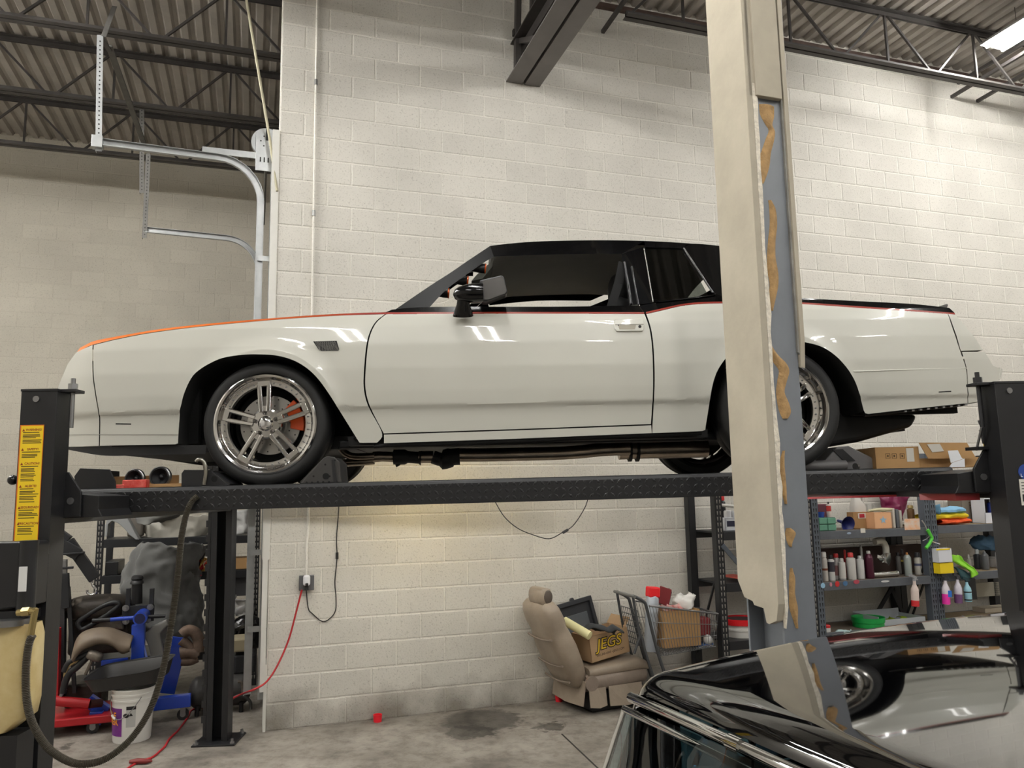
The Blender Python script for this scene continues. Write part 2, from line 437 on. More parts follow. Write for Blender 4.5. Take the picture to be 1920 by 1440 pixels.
# ---- ceiling deck with its joists
M_deck = mat('deck_steel', (168, 162, 154), 0.55, metal=0.15, var=0.18, vscale=2.0)
M_joist = mat('joist_steel', (70, 66, 64), 0.55, metal=0.2, var=0.25, vscale=4)
M_girder = mat('girder_steel', (112, 108, 106), 0.5, metal=0.2, var=0.12, vscale=3)
mb = MB(); prof = []; s = -6.0
while s < 12.6:
    prof += [(s, 6.70), (s + 0.066, 6.70), (s + 0.090, 6.738), (s + 0.128, 6.738)]; s += 0.152
G = [[Vector((x, -15, z)) for x, z in prof], [Vector((x, 5.0, z)) for x, z in prof]]
mb.grid(G); ceiling = mb.build('ceiling', M_deck); ceiling.location = W0; ceiling.rotation_euler = (0, 0, TH); tag(ceiling, kind='structure')
mb = MB(); mb.bb((-6.1, -15.1, 6.78), (12.7, 5.1, 6.86)); mb.build('roof_board', M_deck, ceiling)
def joist(y, s0, s1, sb0, sb1, detail):
    mb = MB()
    for z, h in ((6.66, 0.05), (6.10, 0.055)):
        a, b = (s0, s1) if z > 6.4 else (sb0, sb1)
        for sg in (-1, 1):
            mb.bb((a, y + sg * 0.012, z - h / 2), (b, y + sg * 0.062, z - h / 2 + 0.007)) if z < 6.4 else mb.bb((a, y + sg * 0.012, z + h / 2 - 0.007), (b, y + sg * 0.062, z + h / 2))
            mb.bb((a, y + sg * 0.009, z - h / 2), (b, y + sg * 0.016, z + h / 2))
    o = None
    bars = []; x = sb0; k = 0
    while x < sb1 - 0.3:
        bars.append(((x + 0.04, 6.10), (x + 0.57, 6.66))); bars.append(((x + 1.16, 6.10), (x + 0.63, 6.66))); bars.append(((x + 0.6, 6.66), (x + 0.6, 6.10)) if k % 1 == 0 else None); x += 1.2; k += 1
    if not detail:
        for q in bars:
            if q: mb.bar((q[0][0], y, q[0][1]), (q[1][0], y, q[1][1]), 0.02, 0.02)
    o = mb.build('joist_chord', M_joist, ceiling)
    if detail:
        for q in bars:
            if q:
                m2 = MB(); m2.bar((q[0][0], y, q[0][1]), (q[1][0], y, q[1][1]), 0.022, 0.022); m2.build('web_bar', M_joist, o)
for y in (3.8, 2.36, 0.92): joist(y, -6.0, 0.27, -5.9, 0.2, True)
joist(-0.70, 2.1, 12.5, 2.98, 12.4, True)
joist(-0.70, -6, 2.1, -5.9, 1.5, False)
for k in range(1, 10): joist(-0.70 - 1.45 * k, -6, 12.5, -5.9, 12.4, False)
# angle ledger where the deck meets the wall, bridging rods
mb = MB(); mb.bb((0.0, -0.055, 6.60), (12.6, -0.0, 6.607)); mb.bb((0.0, -0.012, 6.607), (12.6, 0.0, 6.68)); mb.build('deck_ledger', mat('rust_steel', (84, 66, 58), 0.7, var=0.3, vscale=8), ceiling)
for u, v, ln, z in ((1130, 60, 2.2, 0.10), (1784, 182, 2.5, 0.08), (1832, 190, 2.5, 0.08), (1796, 156, 2.5, 0.05)):
    P = to_b(at_b(u, v, -0.005)); mb = MB(); mb.bar((P[0], -0.005, P[2]), (P[0], -ln, P[2] + z), 0.035, 0.035); mb.build('bridging_bar', M_joist, ceiling)
# girder: double-angle bottom chord running out of the wall
g = thing('joist_girder', 'grey steel girder running out of the block wall towards the camera', 'girder', loc=W0, rz=TH)
for sg in (-1, 1):
    mb = MB(); xs = 2.22 + sg * 0.095
    mb.bb((2.22 + sg * 0.014, -14.5, 5.66), (2.22 + sg * 0.17, 0.0, 5.672)); mb.bb((2.22 + sg * 0.014, -14.5, 5.672), (2.22 + sg * 0.026, 0.0, 5.80))
    mb.build('bottom_chord', M_girder, g)
    mb = MB(); mb.bb((2.22 + sg * 0.014, -14.5, 6.05), (2.22 + sg * 0.12, 0.0, 6.062)); mb.bb((2.22 + sg * 0.014, -14.5, 5.95), (2.22 + sg * 0.026, 0.0, 6.05)); mb.build('top_chord', M_joist, g)
y = 0.0
for k in range(10):
    for dx in (-0.05, 0.05):
        mb = MB(); mb.bar((2.22 + dx, -0.12 - k * 1.4, 6.03), (2.22 + dx, -0.75 - k * 1.4, 5.70), 0.05, 0.05); mb.build('web_angle', M_joist, g)
        mb = MB(); mb.bar((2.22 + dx, -1.42 - k * 1.4, 6.03), (2.22 + dx, -0.8 - k * 1.4, 5.70), 0.05, 0.05); mb.build('web_angle', M_joist, g)
for sx, y_ in ((2.14, -0.06), (2.27, -0.12)):
    mb = MB(); mb.bar((sx, y_, 5.68), (sx, y_ - 0.10, 6.65), 0.05, 0.06); mb.build('end_post', M_joist, g)
mb = MB(); mb.bb((2.10, -0.10, 6.10), (2.30, -0.06, 6.16)); mb.build('tie_plate', M_joist, g)

# ---- strip lights
def tube_mat(k=1.0):
    m = bpy.data.materials.new('lamp_tube'); m.use_nodes = True; nt = m.node_tree; nt.nodes.remove(nt.nodes['Principled BSDF'])
    e = nt.nodes.new('ShaderNodeEmission'); e.inputs[0].default_value = (1.0, 0.985, 0.95, 1); e.inputs[1].default_value = LAMP_W * k
    nt.links.new(e.outputs[0], nt.nodes['Material Output'].inputs[0]); return m
M_tube = tube_mat(); M_tube_new = tube_mat(2.0)
M_whitemetal = mat('white_enamel', (215, 215, 212), 0.4)
def strip_light(s, y, z, label, L=2.4, along='N', m=None):
    t = thing('strip_light', label, 'ceiling light', loc=bw(s, y, z), rz=TH + (PI / 2 if along == 'U' else 0), group='twin tube strip lights under the roof deck')
    mb = MB(); mb.bb((-0.17, -L, 0.035), (0.17, 0, 0.06)); mb.bb((-0.05, -L, 0.06), (0.05, 0, 0.10)); mb.build('housing', mat('lamp_housing', (128, 128, 126), 0.5), t)
    for sx in (-1, 1):
        mb = MB(); mb.cyl((sx * 0.11, -L + 0.03, 0.012), (sx * 0.11, -0.03, 0.012), 0.016, n=10); mb.build('lamp_tube', m or M_tube, t)
    for yy in (-0.3, -L + 0.3):
        mb = MB(); mb.cyl((0, yy, 0.1), (0, yy, 6.7 - z), 0.003, n=6); mb.build('hanger_rod', M_joist, t)
    return t
_q = to_b(at_b(1860, 96, -0.84)); strip_light(_q[0], -0.84, _q[2], 'bright twin tube strip light at the top right by the wall', L=1.22, m=M_tube_new)
OFF = 'twin tube strip light hanging out of view above the camera'
for s, y in ((-3.4, -0.4), (-4.6, 1.2), (-2.5, 0.7), (-4.6, -2.0), (-5.3, 2.8), (0.4, -2.6), (4.0, -2.6), (9.9, -1.3), (-2.5, -6.4), (1.4, -6.4), (5.2, -6.4), (8.8, -6.4), (-0.6, -8.2), (3.2, -8.2), (0.6, -11.6), (6.0, -11.6)):
    strip_light(s, y, 5.98, OFF)

# ---- steel column with remains of its plasterboard casing
P0 = Vector((1.1095, 3.35, 0)); yc = to_b(P0)[1]
col = thing('steel_column', 'grey steel column with torn cream plasterboard casing and tan glue streaks', 'column', loc=P0, rz=TH)
M_colsteel = mat('column_grey_paint', (116, 120, 126), 0.45, var=0.08, vscale=5, bump=0.05, bscale=30)
M_board = mat('plasterboard', (172, 164, 147), 0.85, var=0.1, vscale=4, bump=0.12, bscale=25)
M_boardedge = mat('plasterboard_core', (222, 214, 198), 0.95, var=0.25, vscale=40, bump=0.5, bscale=80)
M_glue = mat('tan_glue', (170, 136, 90), 0.8, var=0.25, vscale=30, bump=0.5, bscale=60)
SU, SN, CT = 0.163, 0.255, 6.64
for nm, y0, y1 in (('front_flange', 0, 0.014), ('back_flange', SN - 0.014, SN)):
    mb = MB(); mb.bb((0, y0, 0), (SU, y1, CT)); mb.build(nm, M_colsteel, col, bevel=0.003)
mb = MB(); mb.bb((SU / 2 - 0.006, 0.014, 0), (SU / 2 + 0.006, SN - 0.014, CT)); mb.build('web_plate', M_colsteel, col)
mb = MB(); mb.bb((-0.12, -0.1, 0), (SU + 0.12, SN + 0.1, 0.025)); mb.build('base_plate', M_colsteel, col)
zb = 1.26
edge = [(0.0, zb - 0.01), (0.05, zb - 0.03), (0.07, zb - 0.028), (0.085, zb + 0.03), (0.15, zb + 0.035), (0.16, zb + 0.05), (0.22, zb + 0.06), (0.262, zb + 0.13)]
mb = MB(); mb.prism(edge + [(0.262, CT), (-0.018, CT), (-0.018, zb + 0.06)], -0.034, -0.002, fn=lambda x, y, w: (w, x, y)); mb.build('side_board', [M_board], col, bevel=0.002)
e2 = [(-0.002, 1.22)]; z = 1.22
while z < 3.6: z += R_.uniform(0.05, 0.16); e2.append((0.012 + R_.uniform(0, 0.014), z))
mb = MB(); mb.prism(e2 + [(0.012, 3.62), (-0.002, 3.62)], -0.019, -0.001); mb.build('torn_board_edge', M_boardedge, col)
def b2c(P): q = P - P0; return q.dot(U), q.dot(N), q.z
zf = at_b(1440, 188, yc).z
mb = MB(); mb.bb((0.012, -0.028, zf), (SU - 0.012, -0.001, CT)); mb.build('front_board', M_board, col, bevel=0.003)
mb = MB(); mb.bb((-0.018, -0.018, zf - 0.0), (0.012, -0.001, CT)); mb.build('corner_bead', M_board, col)
zr = at_b(1495, 640, yc).z
mb = MB(); mb.prism([(-0.022, zr), (-0.012, zr - 0.12), (0.05, zr - 0.1), (SN, zr), (SN, CT), (-0.022, CT)], SU + 0.001, SU + 0.024, fn=lambda x, y, w: (w, x, y)); mb.build('side_board', M_board, col, bevel=0.002)
mb = MB()
zz = zr - 0.08
pts = [(SU + 0.02, zz)]
while zz < CT - 0.2: zz += R_.uniform(0.08, 0.2); pts.append((SU + R_.uniform(0.024, 0.036), zz))
mb.prism(pts + [(SU + 0.02, CT), (SU - 0.008, CT), (SU - 0.008, zr - 0.05)], -0.012, 0.0); mb.build('bead_flange', mat('galvanised_bead', (150, 148, 142), 0.5, metal=0.3, var=0.3, vscale=8), col)
GL = [[(1437, 195, 14), (1438, 215, 13), (1441, 232, 7), (1447, 245, 6), (1443, 262, 8), (1436, 285, 9), (1431, 305, 12), (1428, 325, 10), (1428, 345, 3)],
      [(1443, 376, 3), (1448, 390, 6), (1450, 420, 7), (1447, 450, 7), (1446, 480, 8), (1449, 510, 10), (1451, 535, 8), (1447, 560, 7), (1447, 583, 2)],
      [(1442, 632, 4), (1440, 645, 6), (1450, 665, 9), (1462, 680, 12), (1470, 695, 10), (1466, 715, 9), (1463, 735, 8), (1468, 755, 11), (1472, 772, 11), (1472, 785, 5)],
      [(1469, 845, 2), (1466, 870, 5), (1467, 895, 6), (1470, 920, 5), (1473, 945, 2)],
      [(1478, 990, 4), (1482, 1000, 10), (1481, 1015, 6), (1482, 1025, 2)],
      [(1483, 1065, 2), (1485, 1085, 6), (1485, 1115, 6), (1488, 1140, 8), (1491, 1160, 5), (1494, 1178, 2)]]
for ln in GL:
    G = []
    for u, v, w in catmull([V(*p) for p in ln], 4):
        x0, _, z0 = b2c(at_b(u - w, v, yc)); x1, _, _ = b2c(at_b(u + w, v, yc))
        m_ = (x0 + x1) / 2
        G.append([V(x0, -0.0005, z0), V(x0 * 0.7 + x1 * 0.3, -0.008, z0), V(m_, -0.010, z0), V(x0 * 0.3 + x1 * 0.7, -0.008, z0), V(x1, -0.0005, z0)])
    mb = MB(); mb.grid(G); mb.build('glue_streak', M_glue, col, smooth=60)

# ---- conduit, outlet and cords on the wall
con = thing('conduit', 'thin painted electrical conduit running straight up the block wall to the roof', 'conduit', loc=W0, rz=TH)
cs = to_b(at_b(590, 300, -0.02))[0]; zo = to_b(at_b(572, 1092, -0.02))[2]
xo = to_b(at_b(574, 1092, -0.02))[0]
mb = MB(); mb.tube([(cs, -0.02, 6.6), (cs, -0.02, zo + 0.38), (cs - 0.01, -0.022, zo + 0.30), (xo, -0.03, zo + 0.18), (xo, -0.03, zo + 0.06)], 0.0105, 8); mb.build('pipe', M_mortar, con, smooth=50)
for v in (154, 400):
    z = to_b(at_b(590, v, -0.02))[2]; mb = MB(); mb.cyl((cs, -0.02, z - 0.025), (cs, -0.02, z + 0.025), 0.015, n=10); mb.build('coupling', mat('zinc', (140, 140, 138), 0.4, metal=0.7), con)
ob = thing('outlet_box', 'grey wall outlet box with white plug adaptor at the conduit foot', 'outlet', loc=bw(xo, 0, zo), rz=TH)
mb = MB(); mb.bb((-0.055, -0.055, -0.06), (0.06, -0.006, 0.055)); mb.build('back_box', mat('outlet_grey', (96, 96, 98), 0.5, metal=0.3), ob, bevel=0.004)
mb = MB(); mb.box((-0.0, -0.075, 0.02), (0.055, 0.045, 0.085)); mb.build('plug_adaptor', mat('white_plastic', (222, 222, 226), 0.4), ob, bevel=0.02, seg=4)
mb = MB(); mb.box((0.0, -0.105, -0.008), (0.022, 0.03, 0.02)); mb.box((0.0, -0.085, -0.04), (0.03, 0.03, 0.03)); mb.build('plug', mat('black_rubber', (24, 24, 25), 0.6), ob, bevel=0.004)
def wall_cord(name, label, px, off, r, m, cat='cord', extra=None):
    pts = [to_b(at_b(u, v, -off)) for u, v in px]
    mb = MB(); mb.tube(catmull([V(*p) for p in pts], 6), r, 6)
    o = mb.build(name, m, smooth=60); o.location = W0; o.rotation_euler = (0, 0, TH); return tag(o, label, cat)
M_cordblack = mat('cord_black', (30, 29, 28), 0.6)
c1 = wall_cord('lamp_cord', 'thin black cord looping from the outlet up behind the lift', [(574, 1105), (578, 1140), (585, 1150), (604, 1165), (618, 1160), (629, 1145), (630, 1120), (628, 1090), (632, 1045), (631, 1010), (635, 955), (636, 900)], 0.012, 0.0042, M_cordblack)
P = to_b(at_b(632, 1042, -0.016)); mb = MB(); mb.box(P, (0.022, 0.02, 0.055)); mb.build('inline_switch', M_cordblack, c1, bevel=0.004)
# white jamb strip and corner trim at the end of the block wall
M_trim = mat('white_trim', (214, 212, 205), 0.5, var=0.05)
z1 = to_b(at_b(524, 245, 0.0))[2]
mb = MB(); mb.bb((-0.055, -0.012, 1.3), (0.0, 0.24, z1)); mb.bb((-0.02, -0.012, 0.0), (0.0, 0.24, 0.5)); o = mb.build('trim_1', M_trim); o.location = W0; o.rotation_euler = (0, 0, TH); tag(o, kind='structure')
mb = MB(); mb.bb((-0.05, -0.03, 0.30), (-0.01, -0.004, 1.51)); o = mb.build('trim_2', M_trim); o.location = W0; o.rotation_euler = (0, 0, TH); tag(o, kind='structure')

# ---- garage door track
M_galv = mat('galvanised', (176, 178, 178), 0.38, metal=0.75, var=0.12, vscale=9)
M_galvdark = mat('galvanised_dark', (104, 102, 98), 0.5, metal=0.6, var=0.2, vscale=9)
gt = thing('door_track', 'galvanised overhead door track curving from the jamb out under the roof', 'door track', loc=W0, rz=TH)
def track(y, zt, s1, sv, zdown, m):
    r = 0.36; pts = [V(sv, y, zdown), V(sv, y, zt - r)]
    for k in range(1, 9): a = k / 8 * PI / 2; pts.append(V(sv - r + r * math.cos(a), y, zt - r + r * math.sin(a)))
    pts.append(V(s1, y, zt + 0.02))
    mb = MB(); W, D = 0.055, 0.03
    G = []
    for i, p in enumerate(pts):
        t = (pts[min(i + 1, len(pts) - 1)] - pts[max(i - 1, 0)]).normalized(); nrm = V(-t.z, 0, t.x) if True else None
        row = []
        for (dn, dy) in ((-W / 2, -D), (-W / 2, 0), (W / 2, 0), (W / 2, -D), (W / 2 - 0.006, -D)): row.append(p + nrm * dn + V(0, dy, 0))
        G.append(row)
    mb.grid(G); return mb.build('track_rail', m, gt, solid=0.003)
track(0.16, 4.66, -1.38, -0.14, 0.25, M_galv)
track(2.30, 4.64, -1.32, -0.14, 0.25, M_galv)
mb = MB(); mb.bb((-0.62, 0.15, 4.69), (-0.02, 0.165, 4.745)); mb.build('header_bar', M_galv, gt)
mb = MB(); mb.bb((-0.02, 0.12, 0.2), (-0.008, 0.17, 4.75)); mb.bb((-0.062, 0.165, 0.2), (-0.008, 0.175, 4.75)); mb.build('jamb_angle', M_galv, gt)
mb = MB(); mb.bb((-0.19, 0.14, 4.58), (0.0, 0.147, 4.93)); mb.build('bearing_plate', M_galv, gt, bevel=0.002)
mb = MB()
for k in range(5): mb.bb((-0.155 + k * 0.032, 0.132, 4.66), (-0.145 + k * 0.032, 0.1395, 4.70))
for k in range(6): a = k / 6 * 2 * PI; mb.cyl((-0.10 + 0.05 * math.cos(a), 0.133, 4.85 + 0.05 * math.sin(a)), (-0.10 + 0.05 * math.cos(a), 0.1395, 4.85 + 0.05 * math.sin(a)), 0.006, n=6)
mb.build('plate_slots', mat('slot_black', (20, 20, 20), 0.8), gt, kind='stuff'); mb = MB(); mb.bb((-0.11, 0.13, 4.86), (-0.085, 0.1395, 4.96)); mb.build('shaft_slot', mat('slot_black'), gt)
mb = MB(); mb.lathe([(0.075, -0.02), (0.13, -0.02), (0.13, 0.02), (0.075, 0.02)], 28, Matrix.Translation((-0.10, 0.20, 4.86)) @ Matrix.Rotation(PI / 2, 4, 'X')); mb.build('cable_drum', M_galv, gt, smooth=40)
for y in (0.7, 1.5, 2.5): pass
mb = MB(); mb.cyl((-0.10, 0.2, 4.86), (-0.10, 2.3, 4.84), 0.013, n=10); mb.build('torsion_shaft', M_galvdark, gt)
for z in (0.75, 1.35, 2.0, 2.6, 3.2, 3.8):
    mb = MB(); mb.bb((-0.15, 0.135, z - 0.022), (-0.01, 0.142, z + 0.022)); mb.build('track_bracket', M_galv, gt)
def perf(p, q, name, m, w=0.045):
    mb = MB(); mb.bar(p, q, w, 0.004, upv=(0, 1, 0)); p_, q_ = V(*p), V(*q); d = (q_ - p_).normalized()
    sd = d.cross(V(0, 1, 0)).normalized()
    mb.bar(p_ + sd * w / 2 + V(0, 0.02, 0), q_ + sd * w / 2 + V(0, 0.02, 0), 0.004, 0.045, upv=(0, 1, 0))
    o = mb.build(name, m, gt)
    mh = MB(); L = (q_ - p_).length; k = 0.04
    while k < L - 0.02: c = p_ + d * k; mh.cyl(c + V(0, -0.0035, 0), c + V(0, -0.0015, 0), 0.007, n=6); k += 0.038
    mh.build('punched_holes', _mats['slot_black'], o, kind='stuff')
zt = to_b(at_b(188, 66, 0.14))[2]; st = to_b(at_b(188, 66, 0.14))[0]
perf((-1.40, 0.14, 4.60), (st, 0.14, zt), 'hanger_strap', M_galv)
mb = MB(); mb.bb((-1.45, 0.10, 4.62), (-1.37, 0.17, 4.72)); mb.build('track_end_bracket', M_galv, gt, bevel=0.002)
P = to_b(at_b(206, 92, 0.3)); Q = to_b(at_b(272, 275, 2.2))
mb = MB(); mb.bar((P[0], 0.25, P[2]), (Q[0], 2.25, Q[2]), 0.05, 0.02); mb.build('brace_strap', M_galvdark, gt)
mb = MB(); mb.bar((st, 0.14, zt), (P[0], 0.3, P[2] - 0.02), 0.04, 0.01); mb.bar((st + 0.02, 0.16, zt), (st + 0.03, 0.5, 6.1), 0.04, 0.006); mb.build('hanger_angle', M_galvdark, gt)
Q2 = to_b(at_b(279, 290, 2.3)); perf((-1.31, 2.27, 4.56), (Q2[0], 2.27, Q2[2]), 'hanger_strap', M_galvdark)
A_, B_ = to_b(at_b(266, 362, 2.4)), to_b(at_b(263, 262, 2.4)); perf((A_[0], 2.4, A_[2]), (B_[0], 2.4, 6.1), 'hanger_strap', M_galvdark)
A_, B_ = to_b(at_b(462, 0, 0.05)), to_b(at_b(505, 260, 0.06))
cb = MB(); e = to_b(at_b(524, 362, 0.02)); cb.tube([(A_[0] - 0.02, -0.05, A_[2] + 0.9), (A_[0], 0.05, A_[2]), (B_[0], 0.03, B_[2]), (e[0] - 0.02, -0.02, e[2])], 0.011, 8)
o = cb.build('pull_rope', mat('rope', (172, 166, 142), 0.8)); o.location = W0; o.rotation_euler = (0, 0, TH); tag(o, 'pale rope slanting down beside the end of the block wall', 'rope')
# ================================================================== four-post lift
M_liftblk = mat('lift_black_paint', (24, 24, 26), 0.42, var=0.15, vscale=12, bump=0.04, bscale=40)
M_chrome = mat('chrome', (225, 225, 228), 0.08, metal=1.0)
M_steel = mat('plain_steel', (150, 150, 150), 0.3, metal=0.9)
M_black = mat('satin_black', (22, 22, 24), 0.5)
M_blackpl = mat('black_plastic', (28, 28, 30), 0.38)
lift = thing('car_lift', 'black four-post car lift holding up the white coupe', 'car lift', mtx=LM)
DECK, RB = 1.858, 1.737
def runway(b0, b1):
    mb = MB(); a0, a1 = -0.90, 3.60
    mb.prism([(b0, RB), (b0, DECK - 0.02), (b0 + 0.008, DECK - 0.004), (b0 + 0.02, DECK), (b1 - 0.02, DECK), (b1, DECK - 0.02), (b1, RB), (b1 - 0.04, RB), (b1 - 0.04, DECK - 0.02), (b0 + 0.04, DECK - 0.02), (b0 + 0.04, RB)], a0, a1, fn=lambda x, y, w: (w, x, y))
    return mb.build('runway', M_liftblk, lift, bevel=0.003)
rw = runway(-0.985, -0.50); runway(0.50, 0.985)
mb = MB(); k = 0
a = -0.80
while a < 3.52:
    for j in range(3):
        h = RB + 0.024 + j * 0.034; sg = 1 if (k + j) % 2 else -1
        c = V(a, -0.985, h); d = V(0.0125, 0, 0.0125 * sg); nn = V(-0.003 * sg, 0, 0.003)
        mb.add([c - d, c + nn + V(0, -0.0025, 0), c + d, c - nn + V(0, -0.0025, 0), c + nn * 1.6, c - nn * 1.6], [(0, 1, 4), (1, 2, 4), (0, 5, 3), (3, 5, 2), (0, 3, 1), (3, 2, 1)])
    a += 0.036; k += 1
mb.build('tread_lugs', M_liftblk, rw, kind='stuff')
def post(ac, b_out, sg, top, base):
    """sg=+1: opening faces +b"""
    w, dp, t, lip = 0.155, 0.125, 0.006, 0.045
    P = [(-w / 2, 0), (w / 2, 0), (w / 2, dp), (w / 2 - lip, dp), (w / 2 - lip, dp - t), (w / 2 - t, dp - t), (w / 2 - t, t), (-w / 2 + t, t), (-w / 2 + t, dp - t), (-w / 2 + lip, dp - t), (-w / 2 + lip, dp), (-w / 2, dp)]
    P = [(ac + x, b_out + sg * y) for x, y in P]
    mb = MB(); mb.prism(P, base, top, fn=lambda x, y, w: (x, y, w)); p = mb.build('post', M_liftblk, lift, bevel=0.002)
    mb = MB(); mb.bb((ac - 0.155, b_out - 0.09 * sg, base), (ac + 0.155, b_out + sg * 0.21, base + 0.012)); mb.build('base_plate', M_liftblk, p, bevel=0.002)
    for x, y in ((-0.13, -0.06), (0.13, -0.06), (-0.13, 0.18), (0.13, 0.18)):
        mb = MB(); mb.cyl((ac + x, b_out + sg * y, base + 0.012), (ac + x, b_out + sg * y, base + 0.045), 0.01, n=8); mb.cyl((ac + x, b_out + sg * y, base + 0.012), (ac + x, b_out + sg * y, base + 0.025), 0.018, n=6); mb.build('anchor_bolt', M_steel, p)
    mb = MB(); mb.bb((ac - w / 2 - 0.002, b_out - 0.002 * sg, top), (ac + w / 2 + 0.002, b_out + sg * (dp + 0.002), top + 0.010)); mb.build('top_cap', M_liftblk, p)
    return p
AL, AR = -0.842, 3.628
pn = post(AL, -1.45, 1, 2.288, 0.007); pf = post(AL - 0.01, 1.295, -1, 2.29, 0.007)
pr = post(AR, -1.45, 1, 2.236, -0.031); post(AR, 1.295, -1, 2.25, -0.031)
# latch ladders inside the far posts
for ac in (AL - 0.01, AR):
    mb = MB(); mb.bb((ac - 0.105, 1.18, 0.05), (ac - 0.082, 1.20, 2.2)); ld = mb.build('latch_ladder', M_liftblk, lift)
    for k in range(18): mb = MB(); mb.bb((ac - 0.118, 1.176, 0.15 + k * 0.11), (ac - 0.082, 1.205, 0.20 + k * 0.11)); mb.build('latch_rung', M_liftblk, ld)
for ac, s in ((AL, 1), (AR, -1)):
    mb = MB(); mb.bb((ac - 0.06, -1.36, 1.70), (ac + 0.06, 1.2, 1.83)); mb.build('crossbeam', M_liftblk, lift, bevel=0.003)
    for b0, b1 in ((-1.34, -1.0), (1.0, 1.18)):
        q = [(-0.03, 1.72), (0.15, 1.73), (0.15, 1.84), (0.09, 1.93), (-0.03, 1.935)]
        mb = MB(); mb.prism([(ac + s * x, y) for x, y in q], b0, b0 + 0.012); mb.prism([(ac + s * x, y) for x, y in [(-0.03, 1.72), (0.24, 1.725), (0.22, 1.76), (0.22, 1.82), (0.05, 1.84), (-0.03, 1.84)]], b0 + 0.02, b1); mb.build('end_carriage', M_liftblk, lift, bevel=0.003)
        mb = MB(); mb.cyl((ac + s * 0.105, b0 - 0.004, 1.80), (ac + s * 0.105, b0 + 0.01, 1.80), 0.016, n=12); mb.build('pin_head', M_steel, lift)
# post-top plate, threaded rod and nut
for ac, s, top in ((AL, 1, 2.288), (AR, -1, 2.236)):
    mb = MB(); mb.bb((ac + s * 0.03, -1.42, top - 0.002), (ac + s * 0.145, -1.34, top + 0.012)); mb.build('rod_plate', M_liftblk, lift, bevel=0.002)
    mb = MB(); mb.cyl((ac + s * 0.11, -1.38, top - 0.16 if s > 0 else top - 0.2), (ac + s * 0.11, -1.38, top + 0.065), 0.0105, n=10); mb.build('threaded_rod', M_blackpl if s < 0 else M_steel, lift)
    mb = MB(); mb.cyl((ac + s * 0.11, -1.38, top + 0.012), (ac + s * 0.11, -1.38, top + 0.04), 0.021, n=6); mb.build('rod_nut', M_steel if s > 0 else M_liftblk, lift)
    mb = MB(); mb.cyl((ac - 0.01, -1.456, top - 0.035), (ac - 0.01, -1.446, top - 0.035), 0.014, n=12); mb.build('cap_bolt', M_steel, lift)
mb = MB(); mb.cyl((AR - 0.11, -1.38, 2.05), (AR - 0.10, -1.30, 1.93), 0.006, n=8); mb.build('lift_cable', M_steel, lift)
mb = MB(); mb.bb((AR - 0.13, -1.36, 1.93), (AR - 0.04, -1.26, 1.945)); mb.build('cable_anchor', M_liftblk, lift)
mb = MB(); ka, kh = at_l(24, 900, -1.42); mb.ball((ka, -1.42, kh), 0.022); mb.cyl((ka, -1.42, kh), (AL, -1.41, kh), 0.006, n=8); mb.build('lever_knob', mat('gloss_black', (16, 16, 17), 0.15), lift, smooth=50)
# red tray slung between the runways
M_redpaint = mat('dark_red_paint', (120, 26, 28), 0.45)
mb = MB(); mb.bb((2.95, -0.46, 1.700), (3.62, 0.46, 1.712)); mb.bb((3.40, -1.30, 1.69), (3.52, -0.99, 1.724)); mb.build('red_tray', M_redpaint, lift)
# yellow warning sheet on the near post
PF = -1.4525
c = [at_l(48, 797, PF), at_l(91.5, 796, PF), at_l(78, 1036, PF), at_l(34, 1032, PF)]
lx0, lx1, lz1, lz0 = AL - 0.072, AL + 0.030, c[0][1], c[2][1]
mb = MB(); mb.bb((lx0, PF, lz0), (lx1, PF + 0.002, lz1)); lab = mb.build('warning_label', mat('label_orange', (214, 110, 30), 0.5), pn, label='yellow warning label printed with safety text')
mb = MB(); mb.bb((lx0 + 0.005, PF - 0.0006, lz0 + 0.004), (lx1 - 0.002, PF, lz1 - 0.004)); mb.build('label_face', mat('label_yellow', (240, 205, 30), 0.5), lab)
mb = MB(); mt = MB(); z = lz1 - 0.022; xm = (lx0 + lx1) / 2 + 0.003
for wd, nl in (('WARNING!', 7), ('SAFETY!', 4), ('CAUTION!', 9), ('ALERTE!', 8), ('SEGURIDAD!', 5), ('PRECAUTION!', 5)):
    text_mb(mb, wd, 0.0135, lambda x, y: (xm + 0.006 + x, PF - 0.001, z + y), bold=0.0004)
    mb.add([(xm - 0.044, PF - 0.001, z - 0.006), (xm - 0.032, PF - 0.001, z - 0.006), (xm - 0.038, PF - 0.001, z + 0.006)], [(0, 1, 2)])
    z -= 0.0135
    for k in range(nl):
        ww = R_.uniform(0.055, 0.084); 
        mt.add([(lx0 + 0.014, PF - 0.001, z), (lx0 + 0.014 + ww, PF - 0.001, z), (lx0 + 0.014 + ww, PF - 0.001, z + 0.0035), (lx0 + 0.014, PF - 0.001, z + 0.0035)], [(0, 1, 2, 3)])
        z -= 0.0062 if k % 3 else 0.0105
    z -= 0.016
mb.build('label_heading', mat('label_brown', (150, 60, 20), 0.6), lab); mt.build('label_print', mat('label_dark', (70, 62, 20), 0.6), lab, kind='stuff')
